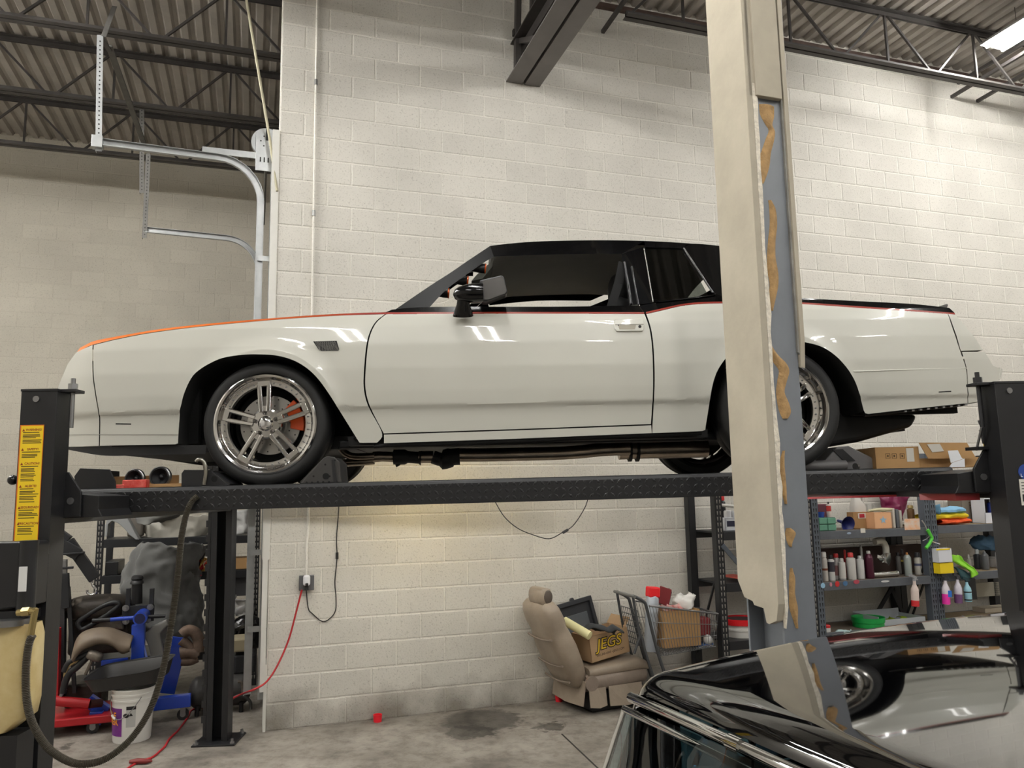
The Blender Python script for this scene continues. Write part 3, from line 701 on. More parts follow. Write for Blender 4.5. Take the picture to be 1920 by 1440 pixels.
# badge and rating plate on the right post
for nm, px, m_ in (('blue_badge', (1915, 885), (36, 66, 140)), ('rating_plate', (1921, 922), (214, 210, 200))):
    a_, h_ = at_l(*px, PF); mb = MB()
    if nm == 'blue_badge': mb.cyl((a_ + 0.022, PF, h_), (a_ + 0.022, PF + 0.002, h_), 0.036, n=24)
    else: mb.bb((a_ - 0.02, PF, h_ - 0.062), (a_ + 0.05, PF + 0.002, h_ + 0.058))
    o = mb.build(nm, mat('m_' + nm, m_, 0.4), pr)
    mb = MB()
    if nm == 'blue_badge': text_mb(mb, 'L', 0.02, lambda x, y: (a_ - 0.001 + x, PF - 0.001, h_ - 0.016 + y), bold=0.0006); mb.build('badge_letter', mat('badge_white', (225, 225, 225), 0.5), o)
    else:
        for k in range(7): mb.bb((a_ - 0.012, PF - 0.001, h_ + 0.04 - k * 0.014), (a_ + 0.04, PF - 0.0004, h_ + 0.0435 - k * 0.014))
        mb.bb((a_ - 0.012, PF - 0.001, h_ - 0.045), (a_ + 0.005, PF - 0.0004, h_ - 0.012)); mb.build('plate_print', M_black, o, kind='stuff')
# ---- power unit on the near post
ua, uh = at_l(8, 1080, -1.60)
pu = thing('hydraulic_power_unit', 'black electric pump motor with yellowed oil reservoir mounted on the lift post', 'pump', mtx=LM)
x1 = at_l(64, 1080, -1.58)[0]; zt_ = at_l(30, 1016, -1.58)[1]; zm = at_l(30, 1146, -1.58)[1]; zbot = at_l(40, 1362, -1.58)[1]
mb = MB(); mb.prism([(x1 - 0.22, zm), (x1, zm + 0.02), (x1, zt_ - 0.01), (x1 - 0.01, zt_), (x1 - 0.24, zt_)], -1.58, -1.47); mb.build('motor', M_blackpl, pu, bevel=0.012, seg=3)
mb = MB(); mb.cyl((x1 - 0.035, -1.565, zm - 0.005), (x1 - 0.035, -1.565, zt_ + 0.004), 0.036, n=20); mb.build('capacitor_cover', M_blackpl, pu, smooth=40)
mb = MB(); mb.box((x1 - 0.033, -1.603, (zt_ + zm) / 2 - 0.01), (0.032, 0.004, 0.10)); mb.build('spec_label', mat('paper_white', (214, 214, 212), 0.6), pu)
mb = MB(); mb.bb((x1 - 0.19, -1.57, zm - 0.04), (x1 - 0.02, -1.47, zm + 0.0)); mb.build('pump_block', M_black, pu, bevel=0.004)
mb = MB(); mb.lathe([(0.0, zm - 0.055), (0.095, zm - 0.055), (0.095, zm - 0.03), (0.0, zm - 0.03)], 24, Matrix.Translation((x1 - 0.10, -1.56, 0))); mb.build('reservoir_ring', M_steel, pu, smooth=40)
M_res = mat('yellowed_plastic', (206, 190, 142), 0.35, rgb2=(182, 158, 104), vscale=5)
mb = MB(); xr = at_l(74, 1250, -1.54)[0]
sec = []
for z, w0_, w1_, d in ((zm - 0.05, xr - 0.18, xr - 0.01, 0.16), (zm - 0.10, xr - 0.20, xr, 0.19), (zbot + 0.10, xr - 0.20, xr, 0.19), (zbot + 0.04, xr - 0.20, xr - 0.01, 0.18), (zbot - 0.02, xr - 0.20, xr - 0.09, 0.15)):
    row = []
    for k in range(24):
        t = 2 * PI * k / 24; e = 0.45
        cx, sx = math.cos(t), math.sin(t)
        row.append(V((w0_ + w1_) / 2 + (w1_ - w0_) / 2 * math.copysign(abs(cx) ** e, cx), -1.55 + d * 0.36 * math.copysign(abs(sx) ** e, sx), z))
    sec.append(row)
mb.grid(sec, wrap=True); mb.add([p for p in sec[-1]], [tuple(range(24))]); mb.build('reservoir', M_res, pu, smooth=45)
mb = MB(); mb.bb((x1 - 0.24, -1.60, 0.02), (x1 - 0.02, -1.475, zbot - 0.03)); mb.build('lower_cover', M_black, pu)
mb = MB(); mb.bb((x1 - 0.10, -1.475, zbot), (x1 + 0.0, -1.455, zt_ - 0.06)); mb.build('mount_bracket', M_liftblk, pu)
fa, fh = at_l(66, 1148, -1.62)
M_brass = mat('brass_fitting', (178, 160, 110), 0.3, metal=0.9)
mb = MB(); mb.cyl((fa - 0.07, -1.62, fh), (fa + 0.004, -1.62, fh + 0.006), 0.014, n=8); mb.cyl((fa - 0.05, -1.62, fh + 0.002), (fa - 0.02, -1.62, fh + 0.004), 0.019, n=6); mb.cyl((fa, -1.62, fh + 0.015), (fa - 0.012, -1.62, fh - 0.09), 0.0135, n=8); mb.build('hose_fitting', M_brass, pu, smooth=40)
hp = [(62, 1190, -1.62), (55, 1205, -1.62), (49, 1250, -1.62), (50, 1310, -1.62), (62, 1358, -1.60), (90, 1402, -1.56), (130, 1428, -1.5), (165, 1432, -1.45), (205, 1419, -1.4), (250, 1380, -1.35), (285, 1322, -1.3), (308, 1245, -1.24), (322, 1165, -1.18), (333, 1085, -1.12), (340, 1010, -1.06), (350, 962, -1.02), (360, 940, -1.01), (371, 930, -1.0)]
pts = []
for u, v, b in hp: a_, h_ = at_l(u, v, b); pts.append(V(a_, b, h_))
dense = resample(catmull(pts, 10), 620)
mb = MB(); mb.tube(dense, [0.0165 if k % 2 else 0.0125 for k in range(620)], 8); o = mb.build('hydraulic_hose', mat('hose_brown', (74, 68, 58), 0.5, metal=0.3), smooth=30)
o.matrix_world = LM; tag(o, 'ribbed spring-guarded hydraulic hose hanging in a loop beside the yellow label', 'hose')
# far LED bars that light the wall behind the lift
def led(a0, a1, rgb, power, label):
    t = thing('led_light_bar', label, 'work light', mtx=LM @ Matrix.Translation((0, 1.0, 1.80)))
    mb = MB(); mb.bb((a0, -0.014, -0.02), (a1, 0.012, 0.02)); mb.build('bar_body', M_whitemetal, t)
    mb = MB(); mb.bb((a0 + 0.02, 0.012, -0.015), (a1 - 0.02, 0.016, 0.015)); m = mat('led_' + label[:4], rgb, 0.5, emit=power); mb.build('bar_lens', m, t)
def fill_led(a0, a1, b, label):  # unseen bars added to brighten the floor and lower wall
    t = thing('led_light_bar', label, 'work light', mtx=LM @ Matrix.Translation((0, b, 1.80)), group='LED bars under the runways')
    mb = MB(); mb.bb((a0, -0.03, 0.0), (a1, 0.03, 0.03)); mb.build('bar_body', M_whitemetal, t)
    mb = MB(); mb.bb((a0 + 0.02, -0.024, -0.006), (a1 - 0.02, 0.024, 0.0)); mb.build('bar_lens', mat('led_down', (255, 253, 247), 0.5, emit=FILL_LED_W), t)
for b_ in (-0.74, 0.74):
    for a0_, a1_ in ((-0.6, 0.5), (0.9, 2.0), (2.3, 3.4)): fill_led(a0_, a1_, b_, 'LED bar fixed in the hollow underside of a runway')
led(0.30, 1.35, (255, 226, 150), 26, 'warm LED light bar under the far runway by the exhaust')
led(2.05, 2.95, (255, 249, 234), 24, 'cool LED light bar under the far runway by the column')
cp = [(927, 938), (945, 968), (970, 990), (1000, 1003), (1030, 1010), (1055, 998), (1075, 985), (1095, 955), (1103, 934)]
mb = MB(); pts = [V(at_l(u, v, 1.0)[0], 1.0, at_l(u, v, 1.0)[1]) for u, v in cp]; mb.tube(catmull(pts, 6), 0.0038, 6); o = mb.build('dangling_cord', M_cordblack, smooth=60); o.matrix_world = LM
tag(o, 'black cord with inline switch drooping under the middle of the lift', 'cord')
a_, h_ = at_l(1060, 996, 1.0); mb = MB(); mb.box((a_, 1.0, h_), (0.05, 0.02, 0.02), Matrix.Rotation(-0.5, 3, 'Y')); mb.build('inline_switch', M_cordblack, o, bevel=0.004)
# ---- wheel stops and chocks
def lpoly(px, b): return [at_l(u, v, b) for u, v in px]
t = thing('wheel_stop', 'black octagonal steel stop plate at the left end of the runway', 'wheel stop', mtx=LM)
mb = MB(); mb.prism(lpoly([(141, 922), (139, 893), (150, 878), (205, 880), (209, 887), (216, 903), (217, 923)], -0.95), -0.95, -0.94); mb.build('stop_plate', M_black, t, bevel=0.002)
mb = MB(); a_ = at_l(150, 900, -0.95)[0]; mb.bb((a_, -0.94, DECK), (a_ + 0.012, -0.54, DECK + 0.10)); mb.bb((a_, -0.94, DECK), (a_ + 0.10, -0.54, DECK + 0.006)); mb.build('stop_wall', M_black, t)
t = thing('wheel_chock', 'black solid wheel chock in front of the front wheel', 'wheel chock', mtx=LM)
pc = lpoly([(340, 915), (340, 888), (345, 881), (396, 881), (399, 885), (430, 914)], -0.93)
pc = [(a, max(h, DECK)) for a, h in pc]
for b in (-0.93, -0.70): mb = MB(); mb.prism(pc, b, b + 0.015); mb.build('chock_plate', M_black, t, bevel=0.002)
a_, h_ = at_l(402, 898, -0.93); mb = MB(); mb.cyl((a_, -0.931, h_), (a_, -0.9305, h_), 0.016, n=16); mb.build('chock_hole', mat('hole_black', (6, 6, 6), 0.9), t)
mb = MB(); mb.bar((pc[4][0], -0.81, pc[4][1] - 0.004), (pc[5][0], -0.81, DECK + 0.006), 0.23, 0.008, upv=(0, 0, 1)); mb.build('chock_ramp', M_black, t)
t = thing('wheel_chock', 'grey plastic triangular wheel chock with holes behind the front wheel', 'wheel chock', mtx=LM)
M_chock = mat('chock_grey', (52, 50, 48), 0.6)
ob = [(563, 912), (607, 858), (614, 855), (627, 857), (637, 867), (640, 912)]
po = [(a, max(h, DECK)) for a, h in lpoly(ob, -0.94)]
for b in (-0.94, -0.73): mb = MB(); mb.prism(po, b, b + 0.02); mb.build('chock_side', M_chock, t, bevel=0.004)
mb = MB(); mb.bar((po[0][0], -0.83, DECK + 0.005), (po[1][0], -0.83, po[1][1] - 0.004), 0.2, 0.01); mb.build('chock_ramp', M_chock, t)
mb = MB(); 
for (u, v, r) in ((611, 893, 0.017), (575, 905, 0.006), (585, 905, 0.006), (596, 904, 0.006), (606, 904, 0.006), (617, 904, 0.006), (610, 871, 0.005), (588, 893, 0.005), (618, 893, 0.005), (628, 863, 0.005), (631, 903, 0.005)):
    a_, h_ = at_l(u, v, -0.94); mb = MB(); mb.cyl((a_, -0.9412, h_), (a_, -0.9405, h_), r, n=12); mb.build('chock_hole', _mats['hole_black'], t)
mb = MB(); q = lpoly([(622, 862), (627, 862), (632, 906), (626, 906)], -0.941); mb.prism(q, -0.944, -0.941); mb.build('chock_rib', M_black, t)
# ---- odds and ends lying on the runway
M_card = mat('cardboard', (176, 138, 92), 0.85, var=0.1, vscale=5)
M_cardd = mat('cardboard_shadow_side', (160, 122, 80), 0.85, var=0.1, vscale=5)  # darker cardboard, used for one whole box
def card_box(name, label, a0, a1, b0, b1, h0, h1, parent_m=LM, lid=False, m=None, group=None, cat='box'):
    t = thing(name, label, cat, mtx=parent_m, group=group); m = m or M_card; k = 0.004
    mb = MB(); mb.bb((a0, b0, h0), (a1, b1, h0 + k)); mb.build('bottom', m, t)
    for (x0, y0, x1, y1) in ((a0, b0, a1, b0 + k), (a0, b1 - k, a1, b1), (a0, b0, a0 + k, b1), (a1 - k, b0, a1, b1)):
        mb = MB(); mb.bb((x0, y0, h0), (x1, y1, h1)); mb.build('side_panel', m, t)
    if lid: mb = MB(); mb.bb((a0, b0, h1 - k), (a1, b1, h1)); mb.build('lid', m, t)
    return t
L_ = lambda u, v, b: at_l(u, v, b)
h1 = L_(280, 890, -0.80)[1]
sb = card_box('speaker_box', 'low cardboard tray holding two round speakers and a red packet', L_(213, 910, -0.80)[0], L_(340, 910, -0.80)[0], -0.80, -0.60, DECK, DECK + 0.02, m=M_card)
mb = MB(); mb.bb((L_(213, 910, -0.6)[0], -0.625, DECK), (L_(338, 910, -0.6)[0], -0.62, h1)); mb.build('back_flap', M_card, sb)
def speaker(u, v, r, label):
    a_, h_ = at_l(u, v, -0.78); h_ = max(h_, DECK + 0.004 + r * 0.98)
    t = thing('car_speaker', label, 'speaker', mtx=LM @ Matrix.Translation((a_, -0.76, h_)) @ Matrix.Rotation(PI / 2, 4, 'X'))
    mb = MB(); mb.lathe([(r, -0.01), (r, 0.012), (r * 0.9, 0.016), (r * 0.86, 0.012)], 28); mb.build('chrome_ring', M_steel, t, smooth=40)
    mb = MB(); mb.lathe([(r * 0.86, 0.012), (r * 0.78, 0.015), (r * 0.70, 0.008), (r * 0.3, -0.015), (0.0, -0.012)], 28); mb.build('cone', M_black, t, smooth=40)
    mb = MB(); mb.ball((0, 0, -0.012), (r * 0.25, r * 0.25, 0.012)); mb.build('dust_cap', M_blackpl, t, smooth=60)
speaker(250, 907, 0.050, 'round speaker behind the red packet on the runway'); speaker(298, 906, 0.055, 'larger bare round speaker right of the red packet')
q0, q1 = L_(230, 920, -0.83), L_(276, 899, -0.83)
mb = MB(); mb.bb((q0[0], -0.84, DECK), (q1[0], -0.795, q1[1])); mb.bb((L_(213, 920, -0.83)[0], -0.85, DECK), (q0[0] + 0.01, -0.80, DECK + 0.02)); o = mb.build('red_packet', mat('red_foil', (200, 40, 30), 0.3, rgb2=(225, 120, 110), vscale=25), bevel=0.003); o.matrix_world = LM
tag(o, 'shiny red packet lying in front of the speakers', 'packet')
pts = [(368, 866), (372, 862), (379, 863), (384, 870), (386, 884), (385, 896), (383, 909)]
mb = MB(); P = [V(L_(u, v, -0.95)[0], -0.95, max(DECK + 0.002, L_(u, v, -0.95)[1])) for u, v in pts]; mb.tube(catmull(P, 4), 0.011, 10); o = mb.build('bent_pipe', mat('tarnished_steel', (150, 146, 138), 0.25, metal=1.0), smooth=50); o.matrix_world = LM
tag(o, 'short bent steel pipe hooked on the black chock', 'pipe')
# right end
M_greypl = mat('grey_trim_plastic', (104, 102, 102), 0.5, var=0.05)
t = thing('trim_panel', 'grey moulded car trim panel lying on the runway behind the rear wheel', 'trim panel', mtx=LM)
p = lpoly([(1500, 892), (1522, 868), (1548, 862), (1570, 838), (1592, 836), (1640, 860), (1652, 890)], -0.70); p = [(a, max(h, DECK)) for a, h in p]
mb = MB(); mb.prism(p, -0.70, -0.55); mb.build('panel_body', M_greypl, t, bevel=0.008)
p = lpoly([(1561, 843), (1580, 842), (1604, 864), (1584, 866)], -0.705); mb = MB(); mb.prism(p, -0.706, -0.7); mb.build('panel_recess', M_black, t)
a_, h_ = L_(1586, 880, -0.73); mb = MB(); mb.cyl((a_ - 0.25, -0.73, DECK + 0.028), (a_, -0.73, DECK + 0.028), 0.028, n=16); mb.build('tubular_edge', M_greypl, t, smooth=40)
mb = MB(); mb.cyl((a_ + 0.04, -0.76, DECK + 0.02), (a_ + 0.055, -0.75, DECK + 0.02), 0.018, n=12); mb.build('metal_knob', M_steel, t)
bx = card_box('cardboard_box', 'closed brown cardboard box with printed symbols at the rear of the runway', L_(1642, 860, -0.74)[0], L_(1724, 860, -0.74)[0], -0.74, -0.45, DECK, L_(1680, 838, -0.74)[1], lid=True)
mb = MB(); a_, h_ = L_(1707, 852, -0.742); mb.bb((a_ - 0.022, -0.7425, h_ - 0.04), (a_ + 0.02, -0.7402, h_ + 0.035)); mb.build('shipping_label', mat('label_white', (206, 202, 192), 0.7), bx)
mb = MB()
for u in (1665, 1677, 1692):
    a_, h_ = L_(u, 855, -0.742); mb = MB()
    for (x0, z0, x1, z1) in ((-0.013, -0.014, 0.013, -0.012), (-0.013, 0.012, 0.013, 0.014), (-0.013, -0.014, -0.011, 0.014), (0.011, -0.014, 0.013, 0.014), (-0.004, -0.006, 0.004, 0.006)): mb.bb((a_ + x0, -0.7415, h_ + z0), (a_ + x1, -0.7402, h_ + z1))
    mb.build('printed_symbol', mat('box_print', (90, 68, 44), 0.8), bx)
bo = card_box('open_carton', 'open brown carton with its flap raised beside the right post', L_(1724, 870, -0.72)[0], L_(1845, 870, -0.72)[0], -0.72, -0.42, DECK, DECK + 0.055)
f = lpoly([(1722, 830), (1812, 830), (1830, 860), (1740, 860)], -0.76); mb = MB(); mb.prism(f, -0.764, -0.760); fl = mb.build('flap', M_card, bo)
f = lpoly([(1738, 833), (1762, 832), (1770, 846), (1748, 848)], -0.766); mb = MB(); mb.prism(f, -0.767, -0.7655); mb.build('address_label', _mats['label_white'], fl)
mb = MB(); f = lpoly([(1777, 845), (1796, 844), (1803, 858), (1806, 860), (1808, 886), (1778, 886), (1783, 868)], -0.80); f = [(a, max(h, DECK)) for a, h in f]; mb.prism(f[:3] + [f[3], f[6]], -0.80, -0.798); mb.prism([f[6], f[3], f[4], f[5]], -0.812, -0.810)
o = mb.build('folded_paper', mat('paper', (226, 228, 232), 0.7)); o.matrix_world = LM; tag(o, 'folded white paper leaning on the open carton', 'paper')
t = thing('ratchet_tool', 'yellow and black handled tool standing up beside the right post', 'tool', mtx=LM)
P = [V(L_(u, v, -1.10)[0], -1.10, L_(u, v, -1.10)[1]) for u, v in ((1835, 788), (1841, 806), (1845, 820), (1850, 850))]
P[3] = P[3] + (P[3] - P[2]) * 1.6
mb = MB(); mb.cyl(P[0], P[1], 0.004, n=8); mb.cyl(P[0], P[0] + (P[1] - P[0]) * 0.4, 0.006, n=8); mb.build('shaft', M_steel, t)
mb = MB(); mb.tube([P[1], P[1].lerp(P[2], 0.3), P[1].lerp(P[2], 0.6), P[2], P[2].lerp(P[3], 0.15)], [0.014, 0.013, 0.009, 0.014, 0.012], 10); mb.build('grip', M_black, t, smooth=50)
mb = MB(); mb.tube([P[2].lerp(P[3], 0.1), P[3]], 0.009, 8); mb.build('handle', mat('yellow_handle', (206, 180, 50), 0.5), t, smooth=50)
# ================================================================== white coupe on the lift
def paint(name, rgb, rough=0.28, coat=1.0, metal=0.0):
    m = mat(name, rgb, rough, metal=metal, coat=coat); return m
M_white = paint('pearl_white_paint', (203, 202, 192), 0.3)
M_blkpaint = mat('gloss_black_paint', (7, 7, 8), 0.15, coat=0.35, spec=0.25)
M_satin = mat('satin_trim_black', (5, 5, 6), 0.38, spec=0.12)
M_gap = mat('gap_black', (5, 5, 5), 0.9)
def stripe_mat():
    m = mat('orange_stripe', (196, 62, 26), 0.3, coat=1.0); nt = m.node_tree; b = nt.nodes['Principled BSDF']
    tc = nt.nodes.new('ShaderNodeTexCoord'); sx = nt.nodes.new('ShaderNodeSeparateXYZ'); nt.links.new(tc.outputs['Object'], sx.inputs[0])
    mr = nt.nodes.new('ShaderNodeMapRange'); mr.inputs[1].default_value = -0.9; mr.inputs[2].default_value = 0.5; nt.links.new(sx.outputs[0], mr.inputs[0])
    cr = nt.nodes.new('ShaderNodeValToRGB'); cr.color_ramp.elements[0].color = lin((246, 128, 40)); cr.color_ramp.elements[1].color = lin((140, 40, 26)); cr.color_ramp.elements[0].position = 0.2  # lighting change along the car put into the stripe colour, orange to dark red
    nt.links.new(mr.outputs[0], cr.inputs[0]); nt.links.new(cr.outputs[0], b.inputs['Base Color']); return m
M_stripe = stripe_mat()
car = thing('coupe', 'white two-door coupe with black roof and orange pinstripe raised on the lift', 'car', mtx=LM)
BP = [(1.9, .835), (2.05, .858), (2.20, .872), (2.236, .878), (2.252, .893), (2.33, .903), (2.45, .911), (2.58, .907), (2.68, .893), (2.74, .876), (2.80, .852), (2.9, .80)]
def interp(T, x):
    if x <= T[0][0]: return T[0][1]
    for i in range(len(T) - 1):
        if x <= T[i + 1][0]: t = (x - T[i][0]) / (T[i + 1][0] - T[i][0]); return T[i][1] * (1 - t) + T[i + 1][1] * t
    return T[-1][1]
ARCH = [(0.0, 2.175, 0.385), (2.747, 2.205, 0.40)]
def bs(a, h):
    w = interp(BP, h)
    if a < 0.2: w -= 0.085 * ((0.2 - a) / 1.3) ** 2
    if a < -0.82: w -= 0.15 * ((-0.82 - a) / 0.35) ** 2
    if a > 2.9: w -= 0.05 * ((a - 2.9) / 1.1) ** 2
    if a > 3.75: w -= 0.07 * ((a - 3.75) / 0.3) ** 2
    for ca, ch, r in ARCH:
        if h > ch - 0.12:
            d = math.hypot(a - ca, h - ch) - r
            if d < 0.09: w += 0.014 * (1 - min(1, abs(max(d, 0) / 0.09))) ** 2
    return w
def bg(a, h): return 0.845 - (h - 2.77) * 0.53
def tr(px, surf=bs):
    out = []
    for u, v in px:
        b = -0.88
        for _ in range(8): a, h = at_l(u, v, b); b = -surf(a, h)
        out.append(V(a, h, 0))
    return out
def patch(B, T, Lf, Rt, m, n, surf=bs, lift_b=0.0, side=-1):
    G = coons(B, T, Lf, Rt, m, n)
    return [[V(p.x, side * (surf(p.x, p.y) + lift_b), p.y) for p in row] for row in G]
def panel(name, B, T, Lf, Rt, m, n, mt, surf=bs, lift_b=0.0, label=None, smooth=30, sides=(-1, 1)):
    for side in sides:
        mb = MB(); mb.grid(patch(B, T, Lf, Rt, m, n, surf, lift_b, side)); o = mb.build(name, mt, car, smooth=smooth, label=label if side < 0 else None)
    return o
def bridge(name, curve, mt, surf, crown=(0, 0), n=17, scale=1.0, dh=0.0, label=None, pw=2.0, smooth=50):
    """surface across the car between a near-side curve and its mirror image; crown=(forward, up) at the centre"""
    G = []
    for p in curve:
        w = surf(p.x, p.y) * scale; row = []
        for k in range(n):
            s = -1 + 2 * k / (n - 1); c = 1 - abs(s) ** pw
            row.append(V(p.x + crown[0] * c, s * w, p.y + crown[1] * c + dh))
        G.append(row)
    mb = MB(); mb.grid(G); return mb.build(name, mt, car, smooth=smooth, label=label)
def cm(px, n=6): return [(p.x, p.y) for p in catmull([V(u, v, 0) for u, v in px], n)]
# --- traced edges
farch = [(334, 832), (335, 800), (336.5, 773), (341, 746), (351.7, 717.8), (365, 700), (388.6, 683.7), (417.8, 671), (456.6, 665), (486, 664.3), (515, 666), (544, 673), (569, 685.7), (592.7, 706), (616, 737), (643, 780), (674, 830)]
rarch = [(1321.7, 808), (1330, 757), (1335, 727), (1343, 700), (1356.7, 677), (1373, 660), (1400, 645), (1430, 637), (1463, 634), (1500, 640), (1540, 650), (1570, 670), (1593, 697), (1608, 727), (1620, 772)]
stripe_b = [(143, 662), (160, 652.5), (175, 646), (233, 632.5), (300, 621), (400, 609.5), (533, 598), (640, 591.5), (723, 589.2), (890, 588.2), (1050, 588.2), (1208, 588.6)]
stripe_q = [(1211, 588.4), (1238, 582.4), (1277, 573.5), (1317, 569.5), (1368, 568.5), (1440, 568), (1502, 570), (1613, 577.7), (1700, 583.5), (1791, 590)]
stripe_t = [(150, 652), (162, 646), (176, 639.5), (213, 632), (300, 617), (400, 606), (533, 594.8), (633, 588.5), (723, 585.6), (890, 585), (1050, 585), (1208, 585.4)]
stripe_qt = [(1211, 585), (1238, 579), (1277, 570.3), (1317, 566.3), (1368, 565.3), (1440, 565), (1502, 566.8), (1613, 574.2), (1700, 580), (1790, 586.5)]
# --- body panels
gapF = [(186, 836), (184.5, 770), (179, 738), (175.5, 715), (174, 690), (174.5, 647)]
panel('front_fender', tr([(187.5, 836), (333, 833)]) + tr(cm(farch, 4)) + tr([(680, 830.3), (707, 830)]), tr(cm([p for p in stripe_b if p[0] >= 175 and p[0] < 723] + [(722, 589.3)], 4)), tr([(u + 1.2, v) for u, v in gapF]), tr(cm([(707, 830), (716.5, 812), (691, 763), (682.3, 730), (682.3, 697), (688.2, 640), (701.5, 607), (721, 589.5)], 4)), 110, 56, M_white)
bump_l = [(118, 838), (104, 800), (101, 765), (106, 735), (116.7, 706.7), (126.7, 683), (143, 661)]
panel('front_bumper', tr([(118, 838), (150, 838), (186, 837)]), tr([(143, 661.5), (160, 652.8), (173.4, 647)]), tr(bump_l), tr([(u - 0.8, v) for u, v in gapF]), 26, 44, M_white)
doorL = [(719.5, 812.5), (694.2, 763), (685.5, 730), (685.5, 697), (691.2, 640), (704.2, 607), (724, 589.5)]
doorR = [(1220.3, 795), (1222.5, 765), (1224.4, 727), (1223.5, 667), (1218.5, 620), (1208.5, 589)]
panel('door', tr([(719.5, 812.5), (970, 804.5), (1220.3, 795)]), tr(cm([(724, 589.5), (890, 588.5), (1050, 588.5), (1208.5, 588.9)], 4)), tr(cm(doorL, 4)), tr(cm(doorR, 4)), 100, 60, M_white)
panel('rocker', tr([(720, 831), (970, 822.5), (1222, 812)]), tr([(720, 815), (970, 807), (1221, 797.5)]), tr([(720, 831), (720, 815)]), tr([(1222, 812), (1221, 797.5)]), 40, 5, M_white)
quR = [(1814, 756), (1814, 735), (1811.5, 693), (1800.5, 659), (1777, 588.5)]
panel('quarter_panel', tr([(1223, 812), (1270, 810.5)]) + tr(cm(rarch, 4)) + tr([(1624, 777), (1720, 766), (1814, 756.5)]), tr(cm(stripe_q[:-1], 4)) + tr([(1777, 589)]), tr(cm([(1223, 812), (1223.5, 795), (1227.3, 727), (1226.5, 667), (1221.5, 620), (1212, 589)], 4)), tr(cm(quR, 4)), 120, 60, M_white)
panel('tail_corner', tr([(1801.5, 658), (1843, 656.5)]), tr([(1777.8, 588.6), (1791, 590)]), tr([(1801.5, 658), (1777.8, 588.6)]), tr([(1843, 656.5), (1791, 590)]), 10, 20, M_white)
rbR = [(1853, 750), (1864, 732), (1874, 711), (1878, 692), (1862, 686), (1846, 660)]
panel('rear_bumper', tr([(1816, 755.8), (1853, 750)]), tr([(1803.5, 660), (1846, 660)]), tr([(1816, 755.8), (1815, 730), (1813.3, 693), (1803.5, 660)]), tr(rbR), 18, 34, M_white)
# stripe and black strips above it
def merge(a_, b_): return a_ + b_
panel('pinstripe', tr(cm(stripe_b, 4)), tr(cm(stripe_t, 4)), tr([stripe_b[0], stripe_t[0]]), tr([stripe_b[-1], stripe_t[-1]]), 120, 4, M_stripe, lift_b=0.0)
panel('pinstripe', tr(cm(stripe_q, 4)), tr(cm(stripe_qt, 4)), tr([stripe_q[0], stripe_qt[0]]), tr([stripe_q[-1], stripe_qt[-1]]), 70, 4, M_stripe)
panel('belt_strip', tr(cm(stripe_t[8:], 4)), tr(cm([(735, 580.5), (810, 575.5), (1040, 575), (1198, 572.5)], 4)), tr([stripe_t[8], (735, 580.5)]), tr([stripe_t[-1], (1198, 572.5)]), 50, 6, M_blkpaint)
decktop = [(1478, 559.5), (1502, 559), (1613, 564.8), (1713, 570), (1780, 577.5)]
panel('deck_strip', tr(cm([(1368, 565.3)] + stripe_qt[5:], 4)), tr(cm([(1368, 560)] + decktop, 4)), tr([(1368, 565.3), (1368, 560)]), tr([(1790, 586.5), (1780, 577.5)]), 40, 6, M_blkpaint)
# across the car
bridge('hood', tr(cm(stripe_t[:9], 4)), M_blkpaint, bs, (0, 0.05), label='gloss black hood')
bridge('nose_panel', tr(cm(bump_l, 4)), M_white, bs, (-0.07, 0))
bridge('trunk_lid', tr(cm(decktop, 4)), M_blkpaint, bs, (0, 0.03))
bridge('tail_panel', tr([(1780, 577.5), (1791, 590), (1843, 656.5)]), M_white, bs, (0.04, 0))
bridge('bumper_face', tr(cm(rbR, 3)), M_white, bs, (0.06, 0))
# greenhouse
rooft = [(919, 461), (948, 457.5), (1001, 453), (1070, 451), (1138, 450.4), (1218, 452), (1297, 456.7), (1364, 462.7), (1392, 469)]
ap_out = [(740, 581), (806, 536), (842, 513), (877, 489), (919, 461)]
ap_in = [(806, 575.5), (838, 542), (880, 511), (903.6, 494.6), (926, 481)]
panel('windshield_pillar', tr([(740, 581), (806, 575.5)], bg), tr([(919, 461), (926, 481)], bg), tr(cm(ap_out, 4), bg), tr(cm(ap_in, 4), bg), 10, 30, M_satin, bg)
panel('roof_rail', tr(cm([(926, 481), (1040, 477), (1166, 476)], 4), bg), tr(cm(rooft[:5] + [(1208, 451.8)], 4), bg), tr([(926, 481), (919, 461)], bg), tr([(1166, 476), (1208, 451.8)], bg), 40, 8, M_blkpaint, bg, sides=(-1,))
panel('roof_rail', tr(cm([(926, 474), (1040, 466), (1166, 466)], 4), bg), tr(cm(rooft[:5] + [(1208, 451.8)], 4), bg), tr([(926, 474), (919, 461)], bg), tr([(1166, 466), (1208, 451.8)], bg), 40, 8, M_blkpaint, bg, sides=(1,))
panel('door_pillar', tr([(1179, 573), (1224, 568)], bg), tr([(1166, 476), (1210, 462)], bg), tr([(1179, 573), (1168, 491), (1166, 476)], bg), tr([(1224, 568), (1217, 520), (1210, 462)], bg), 10, 24, M_blkpaint, bg)
panel('quarter_rail', tr([(1210, 463.6), (1281, 465)], bg), tr(cm([(1208, 451.8), (1250, 453.5), (1297, 456.7)], 3), bg), tr([(1210, 463.6), (1208, 451.8)], bg), tr([(1281, 465), (1297, 456.7)], bg), 14, 5, M_blkpaint, bg)
panel('quarter_sill', tr(cm([(1209, 585.2)] + stripe_qt[1:5], 4)), tr([(1199, 572), (1224, 567), (1329, 555), (1345, 549), (1368, 558)], bg), tr([(1209, 585.2), (1199, 572)]), tr([(1368, 565.3), (1368, 558)]), 40, 6, M_blkpaint, bg)
